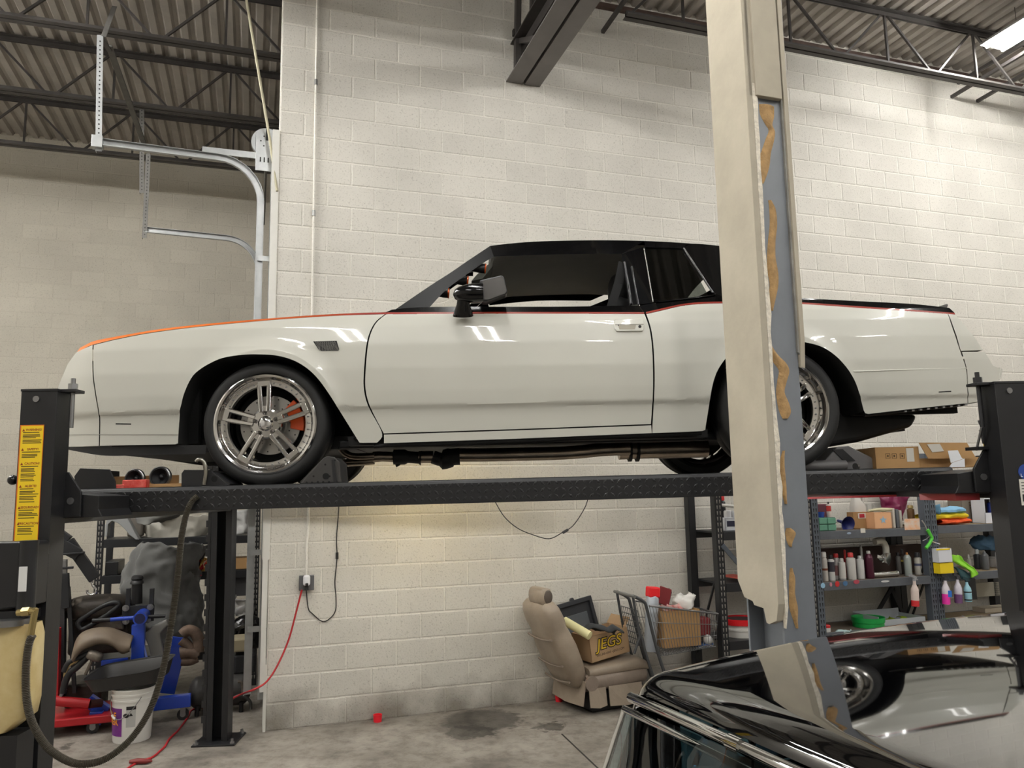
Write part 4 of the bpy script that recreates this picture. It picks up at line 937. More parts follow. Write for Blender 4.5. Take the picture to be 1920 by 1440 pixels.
panel('sail_panel', tr([(1342, 566), (1400, 565.5), (1478, 563)], bg), tr(cm([(1281, 464), (1297, 456.7), (1364, 462.7), (1392, 469)], 4), bg), tr([(1342, 566), (1336, 551), (1281, 464)], bg), tr([(1478, 563), (1440, 515), (1392, 469)], bg), 24, 24, M_blkpaint, bg)
bridge('roof', tr(cm(rooft, 4), bg), M_blkpaint, bg, (0, 0.045))
bridge('headliner', tr(cm([(922, 466), (948, 460), (1001, 456), (1138, 453), (1218, 455), (1297, 460), (1385, 472)], 4), bg), mat('headliner_grey', (168, 165, 160), 0.9, var=0.05), bg, (0, 0.04), scale=0.97, dh=-0.012)
M_wglass = glass('clear_glass', (218, 232, 222)); M_tglass = glass('tinted_glass', (120, 126, 122))
bridge('windshield', tr(cm(ap_out, 4), bg), M_wglass, bg, (-0.10, 0.0), scale=0.985)
bridge('rear_window', tr([(1392, 470), (1440, 516), (1478, 562)], bg), M_tglass, bg, (0.10, 0), scale=0.97)
panel('quarter_glass', tr([(1224, 567), (1330, 555)], bg), tr([(1210, 463), (1280, 465)], bg), tr([(1224, 567), (1210, 463)], bg), tr([(1330, 555), (1280, 465)], bg), 6, 6, M_tglass, bg, lift_b=-0.008)
# trim lines on the pillars
M_trimgloss = mat('bright_trim', (120, 118, 112), 0.25, metal=0.8)
for px, r in (([(1207, 466), (1213, 500), (1224, 567)], 0.0035), ([(1282, 466), (1336, 549)], 0.006), ([(1229, 567), (1331, 555), (1337, 550)], 0.005), ([(1170, 492), (1177, 530), (1183, 571)], 0.007), ([(1184, 500), (1191, 540), (1197, 572)], 0.005)):
    q = [V(p.x, -bg(p.x, p.y) - 0.004, p.y) for p in tr(cm(px, 4), bg)]; mb = MB(); mb.tube(q, r, 6); mb.build('window_trim', M_blkpaint if r > 0.004 else M_trimgloss, car, smooth=60)
# closing panels: wheel houses, floor, inner doors
for i, (arch, ca) in enumerate(((farch, 0.0), (rarch, 2.747))):
    P = tr(cm(arch, 4))
    for side in (-1, 1):
        mb = MB(); G = [[V(p.x, side * (bs(p.x, p.y) - k), p.y) for p in P] for k in (0.001, 0.012, 0.06, 0.32)]; mb.grid(G); mb.build('wheel_house', M_gap, car, smooth=50)
    mb = MB(); mb.bb((ca - 0.5, -0.56, 2.12), (ca + 0.5, 0.56, 2.62)); mb.build('inner_bay', M_gap, car)
for s in (-1, 1):
    mb = MB(); mb.bb((0.45, s * 0.835, 2.09), (2.33, s * 0.80, 2.74)); mb.build('door_lining', M_gap, car)
    mb = MB(); mb.bb((-0.93, s * 0.70, 2.09), (-0.40, s * 0.66, 2.48)); mb.build('inner_wing', M_gap, car)
    mb = MB(); mb.bb((3.2, s * 0.76, 2.16), (3.80, s * 0.72, 2.6)); mb.build('inner_wing', M_gap, car)
M_under = mat('underbody_black', (14, 14, 15), 0.6, bump=0.1, bscale=12)
mb = MB(); mb.bb((0.42, -0.80, 2.055), (2.36, 0.80, 2.10)); mb.bb((2.36, -0.56, 2.08), (3.6, 0.56, 2.2)); mb.bb((-0.9, -0.6, 2.05), (0.42, 0.6, 2.12)); mb.build('floor_pan', M_under, car)
for s in (-1, 1):
    mb = MB(); mb.bb((0.35, s * 0.70, 2.046), (2.45, s * 0.62, 2.09)); mb.build('frame_rail', M_under, car, bevel=0.01)
    q = [V(p.x, s * (bs(p.x, p.y) - 0.03), p.y) for p in tr([(700, 836), (722, 834), (970, 826), (1222, 815), (1318, 811)])]
    mb = MB(); mb.tube(q, 0.012, 8); mb.build('sill_flange', M_under, car, smooth=60)
# front air dam and rear valance
for s in (-1, 1):
    B = tr(cm([(120, 842), (165, 850.5), (200, 854.5), (260, 853.5), (340, 851.5), (385, 851)], 3)); T = tr([(119, 839), (186, 837.5), (333, 834), (385, 834)])
    mb = MB(); G = coons(B, T, [B[0], T[0]], [B[-1], T[-1]], 24, 5); mb.grid([[V(p.x, s * (bs(p.x, 2.06) - 0.02), p.y) for p in row] for row in G]); mb.build('air_dam', mat('dam_black', (30, 30, 32), 0.4), car, smooth=40)
mb = MB(); a0, h0 = at_l(1590, 790, -0.2)[0], 2.0
mb.prism([(3.05, 2.12), (3.05, 1.985), (3.30, 2.02), (3.62, 2.10), (3.66, 2.17), (3.05, 2.2)], -0.62, 0.62); mb.build('fuel_tank', M_under, car, bevel=0.03, seg=3)
q = tr([(1625, 778.5), (1720, 768), (1812, 758)]); mb = MB()
for k, p in enumerate(resample(q, 14)):
    if k > 4: m2 = MB(); m2.box((p.x, -bs(p.x, p.y) + 0.012, p.y - 0.002), (0.014, 0.02, 0.008)); m2.build('valance_clip', M_steel, car)
mb = MB(); mb.tube([V(p.x, -bs(p.x, p.y) + 0.03, p.y + 0.004) for p in q], 0.012, 6); mb.build('valance_lip', M_under, car, smooth=60)
# exhaust
M_exh = mat('exhaust_steel', (150, 138, 124), 0.28, metal=1.0, var=0.3, vscale=6)
def ex(px, b, r, name='exhaust_pipe', m=None, n=12):
    P = [V(at_l(u, v, b)[0], b, at_l(u, v, b)[1]) for u, v in px]; mb = MB(); mb.tube(catmull(P, 5), r if not isinstance(r, list) else [r[min(int(i / 5), len(r) - 1)] for i in range((len(P) - 1) * 5 + 1)], n); return mb.build(name, m or M_exh, car, smooth=50)
ex([(610, 800), (636, 836), (648, 850), (665, 856), (702, 855)], -0.45, 0.020); ex([(560, 862), (640, 868), (702, 864)], -0.42, 0.022)
ex([(700, 857), (716, 856), (740, 857)], -0.43, [0.032, 0.03, 0.036]); ex([(738, 857), (765, 857), (790, 859)], -0.43, [0.045, 0.035, 0.045], 'flange_joint', M_under)
ex([(745, 868), (746, 872), (747, 874)], -0.43, 0.014, 'flange_bolt', M_under); ex([(785, 857), (812, 857)], -0.43, 0.036)
ex([(812, 857), (830, 862), (848, 857), (862, 856)], -0.43, [0.04, 0.058, 0.05], 'gearbox_mount', M_under)
ex([(850, 853), (905, 853), (960, 852), (1040, 850), (1090, 847), (1130, 843), (1180, 841)], -0.43, 0.040)
ex([(1160, 845), (1240, 842), (1325, 840)], -0.35, [0.055, 0.058], 'muffler')
for u in (1178, 1192): ex([(u, 846), (u + 5, 846)], -0.35, 0.064, 'muffler_band', M_under)
# --- details
def bpoly(px, surf, off, t, name, m, bevel=0.0, smooth=0):
    P = tr(px, surf); mb = MB(); n = len(P)
    o = [V(p.x, -surf(p.x, p.y) - off, p.y) for p in P]; i = [V(p.x, -surf(p.x, p.y) - off + t, p.y) for p in P]
    mb.add(o + i, [tuple(range(n)), tuple(range(2 * n - 1, n - 1, -1))] + [(k, (k + 1) % n, n + (k + 1) % n, n + k) for k in range(n)]); return mb.build(name, m, car, bevel=bevel)
v_ = bpoly([(587, 640), (631.5, 639), (636, 655), (634, 657.5), (603, 658), (597, 655)], bs, 0.002, 0.006, 'fender_vent', mat('vent_black', (24, 24, 25), 0.5))
mb = MB(); T4 = [(587.5, 640.5), (631, 639.5), (635, 657), (602, 657.5)]
for k in range(1, 12):
    t = k / 12
    for (pa, pb) in (((587 + 44 * t, 640), (600 + 35 * max(0, t - 0.28), 657.5)), ((587 + 44 * t, 640), (602 + 33 * min(1, t + 0.3), 657.5))):
        q = [V(p.x, -bs(p.x, p.y) - 0.003, p.y) for p in tr([pa, pb])]; mb.cyl(q[0], q[1], 0.0011, n=4)
mb.build('vent_mesh', mat('mesh_grey', (120, 118, 114), 0.4, metal=0.5), v_, kind='stuff')
bpoly([(217, 793.6), (246, 794.2), (246, 796.4), (217, 795.8)], bs, 0.001, 0.003, 'side_marker', M_gap); bpoly([(1760, 734.2), (1783.5, 732.8), (1783.5, 734.8), (1760, 736.2)], bs, 0.001, 0.003, 'side_marker', M_gap)
for px in ([(187, 778.5), (333, 776.8)], [(122, 815.2), (187, 815), (333, 814.8)]):
    q = [V(p.x, -bs(p.x, p.y) - 0.0008, p.y) for p in tr(cm(px, 6))]; mb = MB(); mb.tube(q, 0.0016, 4); mb.build('panel_seam', mat('seam_grey', (150, 147, 138), 0.6), car)
mb = MB(); q = tr([(1600, 696.5), (1700, 693), (1812, 690.5)]); mb.tube([V(p.x, -bs(p.x, p.y) - 0.0005, p.y) for p in q], 0.003, 6); mb.build('body_crease', M_white, car, smooth=60)
bpoly([(1876, 690.5), (1880, 691.5), (1875, 712), (1872, 712)], bs, 0.004, 0.03, 'bumper_guard', M_white, 0.004)
# handle
hd = bpoly([(1151, 601), (1154, 598.6), (1204, 598.2), (1206.5, 601), (1206.5, 619), (1204, 621.5), (1156, 622), (1152, 617)], bs, 0.009, 0.012, 'door_handle', M_white, 0.004)
def sub(o, parent): o.parent = parent; return o
sub(bpoly([(1153, 608.6), (1206, 608.2), (1206, 609.2), (1153, 609.6)], bs, 0.0098, 0.002, 'handle_gap', mat('seam_dark', (120, 116, 106), 0.7)), hd)
sub(bpoly([(1158, 610), (1192, 609.8), (1190, 618), (1161, 618.4)], bs, 0.0096, 0.002, 'handle_recess', mat('recess', (168, 162, 148), 0.5)), hd)
P = tr([(1199, 613)])[0]; mb = MB(); mb.cyl((P.x, -bs(P.x, P.y) - 0.012, P.y), (P.x, -bs(P.x, P.y) - 0.006, P.y), 0.008, n=14); mb.build('lock_cylinder', M_black, hd)
P = tr([(1159, 610.6)])[0]; mb = MB(); mb.cyl((P.x, -bs(P.x, P.y) - 0.011, P.y), (P.x, -bs(P.x, P.y) - 0.006, P.y), 0.003, n=8); mb.build('handle_pin', M_black, hd)
# mirror
mp = lambda u, v, b=-0.97: V(at_l(u, v, b)[0], b, at_l(u, v, b)[1])
mb = MB(); G = []
for (ul, ur, v, b) in ((848.8, 887.7, 592.5, -0.925), (851, 886, 585, -0.935), (856, 881, 571, -0.96), (857.6, 880.6, 560, -0.97)):
    c0, c1 = mp(ul, v, b), mp(ur, v, b); c = (c0 + c1) / 2; rx = (c1.x - c0.x) / 2
    G.append([V(c.x + rx * math.cos(t), c.y + rx * 0.75 * math.sin(t), c.z) for t in [2 * PI * k / 20 for k in range(20)]])
mb.grid(G, wrap=True); ms = mb.build('mirror_stalk', M_blkpaint, car, smooth=50, label='gloss black bullet mirror on a cone stalk')
mb = MB(); A, B = mp(849.5, 552), mp(906, 549); G = []
for t, r in ((0, 0.004), (0.06, 0.03), (0.2, 0.046), (0.45, 0.058), (0.75, 0.062), (1.0, 0.06)):
    c = A.lerp(B, t); G.append([V(c.x, c.y + r * math.cos(q), c.z + r * 0.85 * math.sin(q)) for q in [2 * PI * k / 20 for k in range(20)]])
mb.grid(G, wrap=True); mb.build('mirror_housing', M_blkpaint, ms, smooth=60)
mh = [mp(899, 527), mp(903, 566), mp(913, 566.5), mp(948, 553.5), mp(951, 549), mp(944.5, 520), mp(940, 517.5)]
mb = MB(); n = len(mh); o_ = [p + V(0, -0.02, 0) for p in mh]; i_ = [p + V(0.0, 0.07, 0) for p in mh]
mb.add(o_ + i_, [tuple(range(n)), tuple(range(2 * n - 1, n - 1, -1))] + [(k, (k + 1) % n, n + (k + 1) % n, n + k) for k in range(n)]); mb.build('mirror_frame', M_blackpl, ms, bevel=0.008)
c = sum((p for p in mh), V(0, 0, 0)) / n
mb = MB(); gl = [c + (p - c) * 0.86 + V(0.004, -0.021, 0) for p in mh]; mb.add(gl, [tuple(range(n))]); mb.build('mirror_glass', mat('mirror_grey', (96, 94, 92), 0.2, metal=0.3), ms)
# spoiler
for_sp = [(1753, 576), (1783, 566.5), (1786, 568), (1785.5, 574), (1780, 578)]
P = tr(for_sp); mb = MB(); n = len(P)
W = 0.79; mb.add([V(p.x, s * W, p.y) for s in (-1, 1) for p in P], [tuple(range(n)), tuple(range(2 * n - 1, n - 1, -1))] + [(k, (k + 1) % n, n + (k + 1) % n, n + k) for k in range(n)]); mb.build('rear_spoiler', mat('spoiler_grey', (70, 68, 66), 0.35, coat=0.6), car, bevel=0.004)
# wiper cowl
mb = MB(); q = [V(p.x, -bs(p.x, p.y) * 0.9, p.y + 0.006) for p in tr([(700, 583.5), (725, 582), (745, 580.5)])]; mb.tube(q, 0.006, 6); mb.build('wiper_cowl', M_blackpl, car, smooth=60)
# interior
M_int = mat('interior_black', (20, 20, 21), 0.7)
mb = MB(); mb.bb((0.72, -0.74, 2.5), (1.02, 0.74, 2.775)); mb.build('dashboard', M_int, car, bevel=0.05, seg=3)
mb = MB(); mb.lathe([(0.175, 0), (0.185, 0.012), (0.195, 0), (0.185, -0.012), (0.175, 0)], 28, Matrix.Translation((1.16, -0.38, 2.68)) @ Matrix.Rotation(-1.1, 4, 'Y')); mb.build('steering_wheel', M_int, car, smooth=60)
for b in (-0.38, 0.38):
    mb = MB(); mb.ball((1.90, b, 2.60), (0.09, 0.24, 0.34), e=0.6, rot=Matrix.Rotation(0.28, 3, 'Y')); mb.ball((1.68, b, 2.36), (0.28, 0.25, 0.10), e=0.6); st_ = mb.build('front_seat', M_int, car, smooth=60)
    mb = MB(); mb.ball((1.99, b, 2.985), (0.06, 0.12, 0.10), e=0.65); mb.build('headrest', M_int, st_, smooth=60)
mb = MB(); mb.bb((2.5, -0.68, 2.4), (2.75, 0.68, 2.86)); mb.bb((2.75, -0.66, 2.74), (3.2, 0.66, 2.79)); mb.build('rear_seat', M_int, car, bevel=0.04, seg=3)
a_, h_ = at_l(1142, 503, 0.1)
mb = MB(); mb.ball((a_, 0.1, h_ + 0.01), (0.07, 0.05, 0.03)); mb.build('dome_lamp', mat('dome_lens', (150, 146, 138), 0.3), car, smooth=60)
mb = MB(); bp = [V(at_l(u, v, -0.66)[0], -0.66, at_l(u, v, -0.66)[1]) for u, v in ((1168, 492), (1160, 530), (1150, 562), (1144, 580))]
for k in range(3): mb.bar(bp[k], bp[k + 1], 0.05, 0.004, upv=(0, 1, 0))
mb.build('seat_belt', M_int, car)
vp = [V(at_l(u, v, -0.5)[0], -0.5, at_l(u, v, -0.5)[1]) for u, v in ((926, 486), (923, 500), (905, 522), (884, 527), (893, 516))]
mb = MB(); n = 5; mb.add([p for p in vp] + [p + V(0, 0.30, 0.02) for p in vp], [tuple(range(n)), tuple(range(2 * n - 1, n - 1, -1))] + [(k, (k + 1) % n, n + (k + 1) % n, n + k) for k in range(n)]); mb.build('sun_visor', mat('visor_grey', (104, 101, 96), 0.8), car)
for u, v in ((832, 549), (868, 526), (901, 503)):
    a_, h_ = at_l(u, v, -0.64); T = Matrix.Translation((a_, -0.64, h_)) @ Matrix.Rotation(PI / 2 + 0.1, 4, 'Y')
    mb = MB(); mb.lathe([(0.005, -0.06), (0.022, -0.05), (0.028, 0.0), (0.028, 0.03)], 18, T); gp = mb.build('gauge_pod', M_blackpl, car, smooth=50)
    mb = MB(); mb.lathe([(0.028, 0.024), (0.0305, 0.027), (0.028, 0.032), (0.0, 0.030)], 18, T); mb.build('gauge_face', mat('gauge_orange', (196, 84, 34), 0.3, metal=0.4), gp, smooth=40)
# --- wheels
M_tire = mat('tyre_rubber', (26, 26, 26), 0.62, var=0.1, vscale=20)
M_rim = mat('polished_rim', (205, 203, 200), 0.12, metal=1.0)
M_disc = mat('brake_disc', (170, 168, 164), 0.3, metal=0.9)
def wheel(a, h, b, side, R, lip, rot0, cal):
    T = Matrix.Translation((a, b, h)) @ Matrix.Rotation(PI / 2 * (1 if side < 0 else -1), 4, 'X')
    k = R / 0.332
    mb = MB(); prof = [(.255, -.02), (.262, -.002), (.272, .004), (.296, .006), (.316, -.006), (.327, -.03), (.332, -.06), (.332, -.10), (.329, -.105), (.329, -.115), (.332, -.12), (.332, -.17), (.327, -.21), (.31, -.235), (.27, -.24), (.255, -.22)]
    mb.lathe([(r * (k if r > .265 else 1), z) for r, z in prof], 64)
    sgn = 1 if side < 0 else -1
    mb.v = [(x, sgn * max(sgn * y, DECK + 0.0005 - h), z) for x, y, z in mb.v]
    tire = mb.build('tire', M_tire, car, smooth=40); tire.matrix_local = T
    mb = MB(); L = lip
    mb.lathe([(.252, -.012), (.262, -.002), (.266, .003), (.258, .008), (.248, .004), (.241, -.012), (.237, -L), (.230, -L - .004), (.203, -L - .004), (.198, -L - .02), (.205, -L - .10), (.215, -.21), (.25, -.225)], 64); mb.build('rim_barrel', M_rim, tire, smooth=40)
    mb = MB()
    for q in range(40):
        t = 2 * PI * q / 40; c, s = math.cos(t), math.sin(t)
        mb.cyl((.2165 * c, .2165 * s, -L - .004), (.2165 * c, .2165 * s, -L + .004), .0048, .0036, n=7)
    mb.build('rim_rivets', M_steel, tire, kind='stuff')
    for q in range(5):
        t = rot0 + q * 2 * PI / 5; RZ = Matrix.Rotation(t, 4, 'Z'); mb = MB(RZ)
        for y in (-.0205, .0205):
            y2 = y * 1.25; w = .0125
            A = [(.062, y * 0.9), (.13, y * 1.08), (.208, y2)]
            zt = [-.002, -.012, -L + .004]
            G = []
            for (x, yy), z in zip(A, zt): G.append([V(x, yy - w, z - .03), V(x, yy - w, z), V(x, yy - w * .5, z + .004), V(x, yy + w * .5, z + .004), V(x, yy + w, z), V(x, yy + w, z - .03)])
            mb.grid(G); mb.add(G[0], [tuple(range(6))]); mb.add(G[-1], [tuple(range(6))])
        mb.box((.214, 0, -L + .001), (.028, .066, .014)); mb.bb((.06, -.026, -.035), (.095, .026, -.004)); mb.build('spoke', M_rim, tire, smooth=30, bevel=0.002)
    mb = MB(); mb.lathe([(.0, .004), (.030, .004), (.033, .0), (.040, -.006), (.072, -.008), (.080, -.014), (.082, -.035), (.0, -.035)], 40); hub = mb.build('hub', M_rim, tire, smooth=30)
    mb = MB(); mb.lathe([(.0, .009), (.022, .008), (.030, .004)], 28); mb.build('centre_cap', M_chrome, hub, smooth=60)
    for q in range(5):
        t = rot0 + q * 2 * PI / 5; c, s = math.cos(t), math.sin(t); mb = MB()
        mb.cyl((.056 * c, .056 * s, -.008), (.056 * c, .056 * s, .004), .0115, n=6); mb.cyl((.056 * c, .056 * s, .004), (.056 * c, .056 * s, .012), .009, .005, n=8); mb.build('lug_nut', mat('lug_dark', (110, 108, 106), 0.15, metal=1.0), hub)
    mb = MB(); mb.lathe([(.08, -.105), (.158, -.105), (.158, -.135), (.08, -.135)], 48); mb.lathe([(.0, -.085), (.085, -.085), (.088, -.11)], 32); disc = mb.build('brake_disc', M_disc, tire, smooth=30)
    mb = MB()
    for q in range(15):
        for rr in (0.105, 0.142): t = q * 2 * PI / 15 + rr * 9; mb.cyl((rr * math.cos(t), rr * math.sin(t), -.1049), (rr * math.cos(t), rr * math.sin(t), -.1035), .004, n=6)
    mb.build('drill_holes', M_gap, disc, kind='stuff')
    if cal:
        mb = MB(); t0 = math.radians(cal); pts = []
        for r_, sg in ((.182, 1), (.108, -1)):
            for kk in range(7): t = t0 + sg * (-.51 + .17 * kk); pts.append((r_ * math.cos(t), r_ * math.sin(t)))
        mb.prism(pts, -.088, -.15, fn=lambda x, y, w: (x, y, w)); mb.build('brake_caliper', mat('caliper_orange', (226, 84, 24), 0.35, coat=0.5), tire, bevel=0.006, label='orange brake caliper')
    mb = MB(); mb.lathe([(.0, -.16), (.2, -.16), (.2, -.2), (.0, -.2)], 24); mb.build('backing_plate', M_gap, tire)
    return tire
wheel(0.0, 2.176, -0.868, -1, 0.332, 0.022, math.radians(94), 18)
wheel(0.0, 2.176, 0.868, 1, 0.332, 0.022, math.radians(10), None)
wheel(2.747, 2.20, -0.875, -1, 0.342, 0.055, math.radians(30), 160)
wheel(2.747, 2.20, 0.875, 1, 0.342, 0.055, math.radians(60), None)
mb = MB(); mb.cyl((2.747, -0.66, 2.20), (2.747, 0.66, 2.20), 0.04, n=12); mb.ball((2.747, 0, 2.2), (0.14, 0.17, 0.14)); mb.build('rear_axle', M_under, car, smooth=50)
# ================================================================== black car in the foreground
M_cblack = mat('mirror_black_paint', (4, 4, 5), 0.04, coat=1.0, spec=0.6)
M_bchrome = mat('bright_chrome', (232, 232, 230), 0.06, metal=1.0)
A0 = at_z(1190, 1268, 1.33)
bc = thing('black_car', 'glossy black car with chrome windshield trim at the bottom right foreground', 'car', loc=(A0.x, A0.y, 0), rz=TH + math.radians(3))
RW, RL = 1.34, 1.95
def bow(y): return 1 - ((y + RW / 2) / (RW / 2)) ** 2
def rz_(x): return 1.335 + 0.066 * (1 - (max(0, 1 - x / 1.1)) ** 2) - 0.06 * max(0, (x - 1.3) / 0.65) ** 2
G = []
for i in range(41):
    x = RL * (i / 40) ** 1.6; row = []
    # rounded header at the front, rolled sides
    for j in range(45):
        s = 0.5 - 0.5 * math.cos(PI * j / 44)
        y = -RW * s
        e = min(s, 1 - s) * RW
        roll = 0.0
        if e < 0.06: roll = -(0.06 - math.sqrt(max(0, 0.06 ** 2 - (0.06 - e) ** 2))) * 0.9
        hx = x - 0.06 * max(0, bow(y)) * (1 - x / RL)
        d = x; fr = 0.0
        if d < 0.07: fr = -(0.07 - math.sqrt(max(0, 0.07 ** 2 - (0.07 - d) ** 2))) * 0.6
        z = rz_(x) + 0.035 * max(0, bow(y)) + roll + fr
        row.append(V(hx, y + 0.0, z))
    G.append(row)
# denser start for the front roll
mb = MB(); mb.grid(G); roof = mb.build('roof', M_cblack, bc, smooth=60, label='mirror-like black roof panel')
hdr = [V(-0.06 * max(0, bow(y)) - 0.012, y, rz_(0) + 0.035 * max(0, bow(y)) - 0.055) for y in [0.0 - RW * k / 24 for k in range(25)]]
mb = MB(); mb.tube(hdr, 0.013, 8); mb.build('header_trim', M_bchrome, bc, smooth=60)
mb = MB(); mb.tube([p + V(-0.02, 0, -0.026) for p in hdr], 0.009, 8); mb.build('glass_trim', M_bchrome, bc, smooth=60)
mb = MB(); c_ = hdr[9]; d_ = (hdr[10] - hdr[8]).normalized(); mb.cyl(c_ - d_ * 0.02, c_ + d_ * 0.02, 0.0165, n=12); mb.build('trim_sleeve', M_bchrome, bc, smooth=40)
for yy, nm in ((0.004, 1), (-RW - 0.004, -1)):
    pts = [V(x, yy, rz_(x) - 0.07) for x in [RL * k / 20 for k in range(21)]]
    mb = MB(); mb.tube(pts, 0.010, 6); mb.build('drip_rail', M_cblack, bc, smooth=60)
    mb = MB(); mb.tube([p + V(0, nm * 0.008, 0.012) for p in pts], 0.005, 6); mb.build('drip_rail_trim', M_bchrome, bc, smooth=60)
    mb = MB(); mb.bar((0.55, yy, rz_(0.55) - 0.056), (0.60, yy, rz_(0.6) - 0.056), 0.03, 0.03); mb.build('rail_clip', M_blackpl, bc, bevel=0.004)
# windshield: leans forward and bows out
wg = []
for k in range(11):
    t = k / 10; row = []
    for j in range(33):
        y = -RW * j / 32; yy = y + (0.08 * t if j == 0 else 0) * 0
        yo = -RW / 2 + (y + RW / 2) * (1 + 0.10 * t)
        row.append(V(-0.03 - 0.06 * bow(y) - t * (0.14 + 0.20 * bow(y)), yo, hdr[0].z - 0.02 + 0.05 * bow(y) * (1 - t) - t * 0.43))
    wg.append(row)
M_bglass = glass('blue_tint_glass', (150, 176, 186))
mb = MB(); mb.grid(wg); mb.build('windshield', M_bglass, bc, smooth=80)
for j in (0, 32):
    mb = MB(); mb.tube([wg[k][j] + V(0.05 + 0.02 * k / 10, 0.012 * (1 if j else -1), 0) for k in range(11)], 0.028, 8); mb.build('windshield_pillar', M_cblack, bc, smooth=60)
    mb = MB(); mb.tube([wg[k][j] for k in range(11)], 0.008, 6); mb.build('pillar_trim', M_bchrome, bc, smooth=60)
# side glass, rear pillars, lower body
for yy, sg in ((0.0, 1), (-RW, -1)):
    q = [(0.10, 0.90), (1.75, 0.90), (1.45, rz_(1.4) - 0.08), (0.12, rz_(0.1) - 0.08)]
    mb = MB(); mb.prism(q, yy + sg * 0.0, yy + sg * 0.006); mb.build('side_glass', M_bglass, bc)
    for x0, x1 in ((0.02, 0.12), (1.45, 1.95)):
        mb = MB(); mb.prism([(x0 - 0.10 if x0 < 1 else x0 + 0.25, 0.88), (x1 + 0.25 if x1 > 1 else x1, 0.88), (x1 if x1 > 1 else x1, rz_(x1) - 0.07), (x0, rz_(x0) - 0.07)], yy - 0.012, yy + 0.012); mb.build('roof_pillar', M_cblack, bc)
    for x in (-1.05, 1.95):
        T = Matrix.Translation((x, yy + sg * 0.02, 0.33)) @ Matrix.Rotation(PI / 2, 4, 'X')
        mb = MB(); mb.lathe([(0.20, -0.11), (0.30, -0.11), (0.33, -0.08), (0.33, 0.08), (0.30, 0.11), (0.20, 0.11), (0.20, -0.11)], 32, T); ti = mb.build('tire', M_tire, bc, smooth=40)
        mb = MB(); mb.lathe([(0.0, -0.09), (0.20, -0.07), (0.20, 0.07), (0.0, 0.09)], 24, T); mb.build('hubcap', M_bchrome, ti, smooth=40)
body = MB(); secs = []
for x, zt, zb_, w in ((-1.95, 0.72, 0.42, 0.62), (-1.85, 0.80, 0.34, 0.72), (-1.2, 0.85, 0.34, 0.80), (-0.45, 0.89, 0.30, 0.83), (0.0, 0.90, 0.26, 0.84), (1.0, 0.91, 0.26, 0.84), (1.9, 0.90, 0.28, 0.83), (2.6, 0.86, 0.34, 0.80), (2.95, 0.78, 0.40, 0.72)):
    row = []
    for k in range(32):
        t = 2 * PI * k / 32; c, s = math.cos(t), math.sin(t); e = 0.35
        row.append(V(x, -RW / 2 + w * math.copysign(abs(c) ** e, c), (zt + zb_) / 2 + (zt - zb_) / 2 * math.copysign(abs(s) ** e, s)))
    secs.append(row)
body.grid(secs, wrap=True); body.add(secs[0], [tuple(range(32))]); body.add(secs[-1], [tuple(range(32))]); body.build('body', M_cblack, bc, smooth=40)
mb = MB(); mb.grid([[V(1.95 + 0.30 * t, -RW * s, rz_(1.95) - 0.02 - 0.40 * t) for s in (0.03, 0.5, 0.97)] for t in (0, 1)]); mb.build('rear_window', M_bglass, bc)
mb = MB(); mb.bb((0.0, -RW + 0.08, 0.86), (0.28, -0.08, 0.94)); mb.build('dashboard', M_int, bc, bevel=0.03)
mb = MB(); mb.bb((0.75, -RW + 0.1, 0.6), (0.95, -0.1, 1.12)); mb.build('seat_back', M_int, bc, bevel=0.06, seg=3)
sw = at_z(1395, 1440, 1.12) - Vector((A0.x, A0.y, 0)); sl = (sw.dot(U), sw.dot(N), 1.12)
M_teal = mat('teal_chrome', (40, 120, 140), 0.1, metal=1.0)
T = Matrix.Translation(sl) @ Matrix.Rotation(-0.9, 4, 'Y')
mb = MB(); mb.lathe([(0.16, 0), (0.17, 0.010), (0.18, 0), (0.17, -0.010), (0.16, 0)], 32, T); sw_ = mb.build('steering_wheel', M_teal, bc, smooth=60, label='teal metallic steering wheel')
for k in range(4):
    a = k * PI / 2 + 0.4; p, q = T @ V(0, 0, -0.02), T @ V(0.165 * math.cos(a), 0.165 * math.sin(a), 0); mb = MB(); mb.cyl(p, q, 0.011, n=8); mb.build('wheel_spoke', M_bchrome, sw_)
mb = MB(); mb.ball(T @ V(0, 0, -0.01), 0.035); mb.build('horn_button', M_teal, sw_, smooth=60)
# ================================================================== clutter in the bay at the left
def bthing(name, label, cat, s, y, z=0.0, rz=0.0, group=None): return thing(name, label, cat, loc=bw(s, y, z), rz=TH + rz, group=group)
def bpx(u, v, y): return to_b(at_b(u, v, y))
def B3(u, v, y): return V(*to_b(at_b(u, v, y)))
BMTX = Matrix.LocRotScale(W0, Matrix.Rotation(TH, 3, 'Z'), None)
def inb(o): o.matrix_world = BMTX; return o
M_rack = mat('rack_black', (30, 31, 34), 0.45, var=0.15)
M_rackg = mat('rack_grey', (84, 90, 98), 0.4, var=0.12, vscale=8)
M_hole = mat('hole_dark', (8, 8, 9), 0.9)
def upright(parent, s, y, z1, w=0.045, m=None, holes=True, hm=None):
    mb = MB(); mb.bb((s, y, 0), (s + w, y + 0.003, z1)); mb.bb((s, y, 0), (s + 0.003, y + w, z1)); mb.bb((s + w - 0.003, y, 0), (s + w, y + w * 0.6, z1)); o = mb.build('upright', m or M_rack, parent)
    if holes:
        mb = MB(); z = 0.08
        while z < z1 - 0.05:
            for dx in (0.3, 0.7): x = s + w * dx; mb.add([(x - 0.006, y - 0.0012, z + 0.016), (x + 0.006, y - 0.0012, z + 0.016), (x + 0.003, y - 0.0012, z - 0.016), (x - 0.002, y - 0.0012, z - 0.016)], [(0, 1, 2, 3)])
            z += 0.05
        mb.build('keyhole_slots', hm or M_hole, o, kind='stuff')
    return o
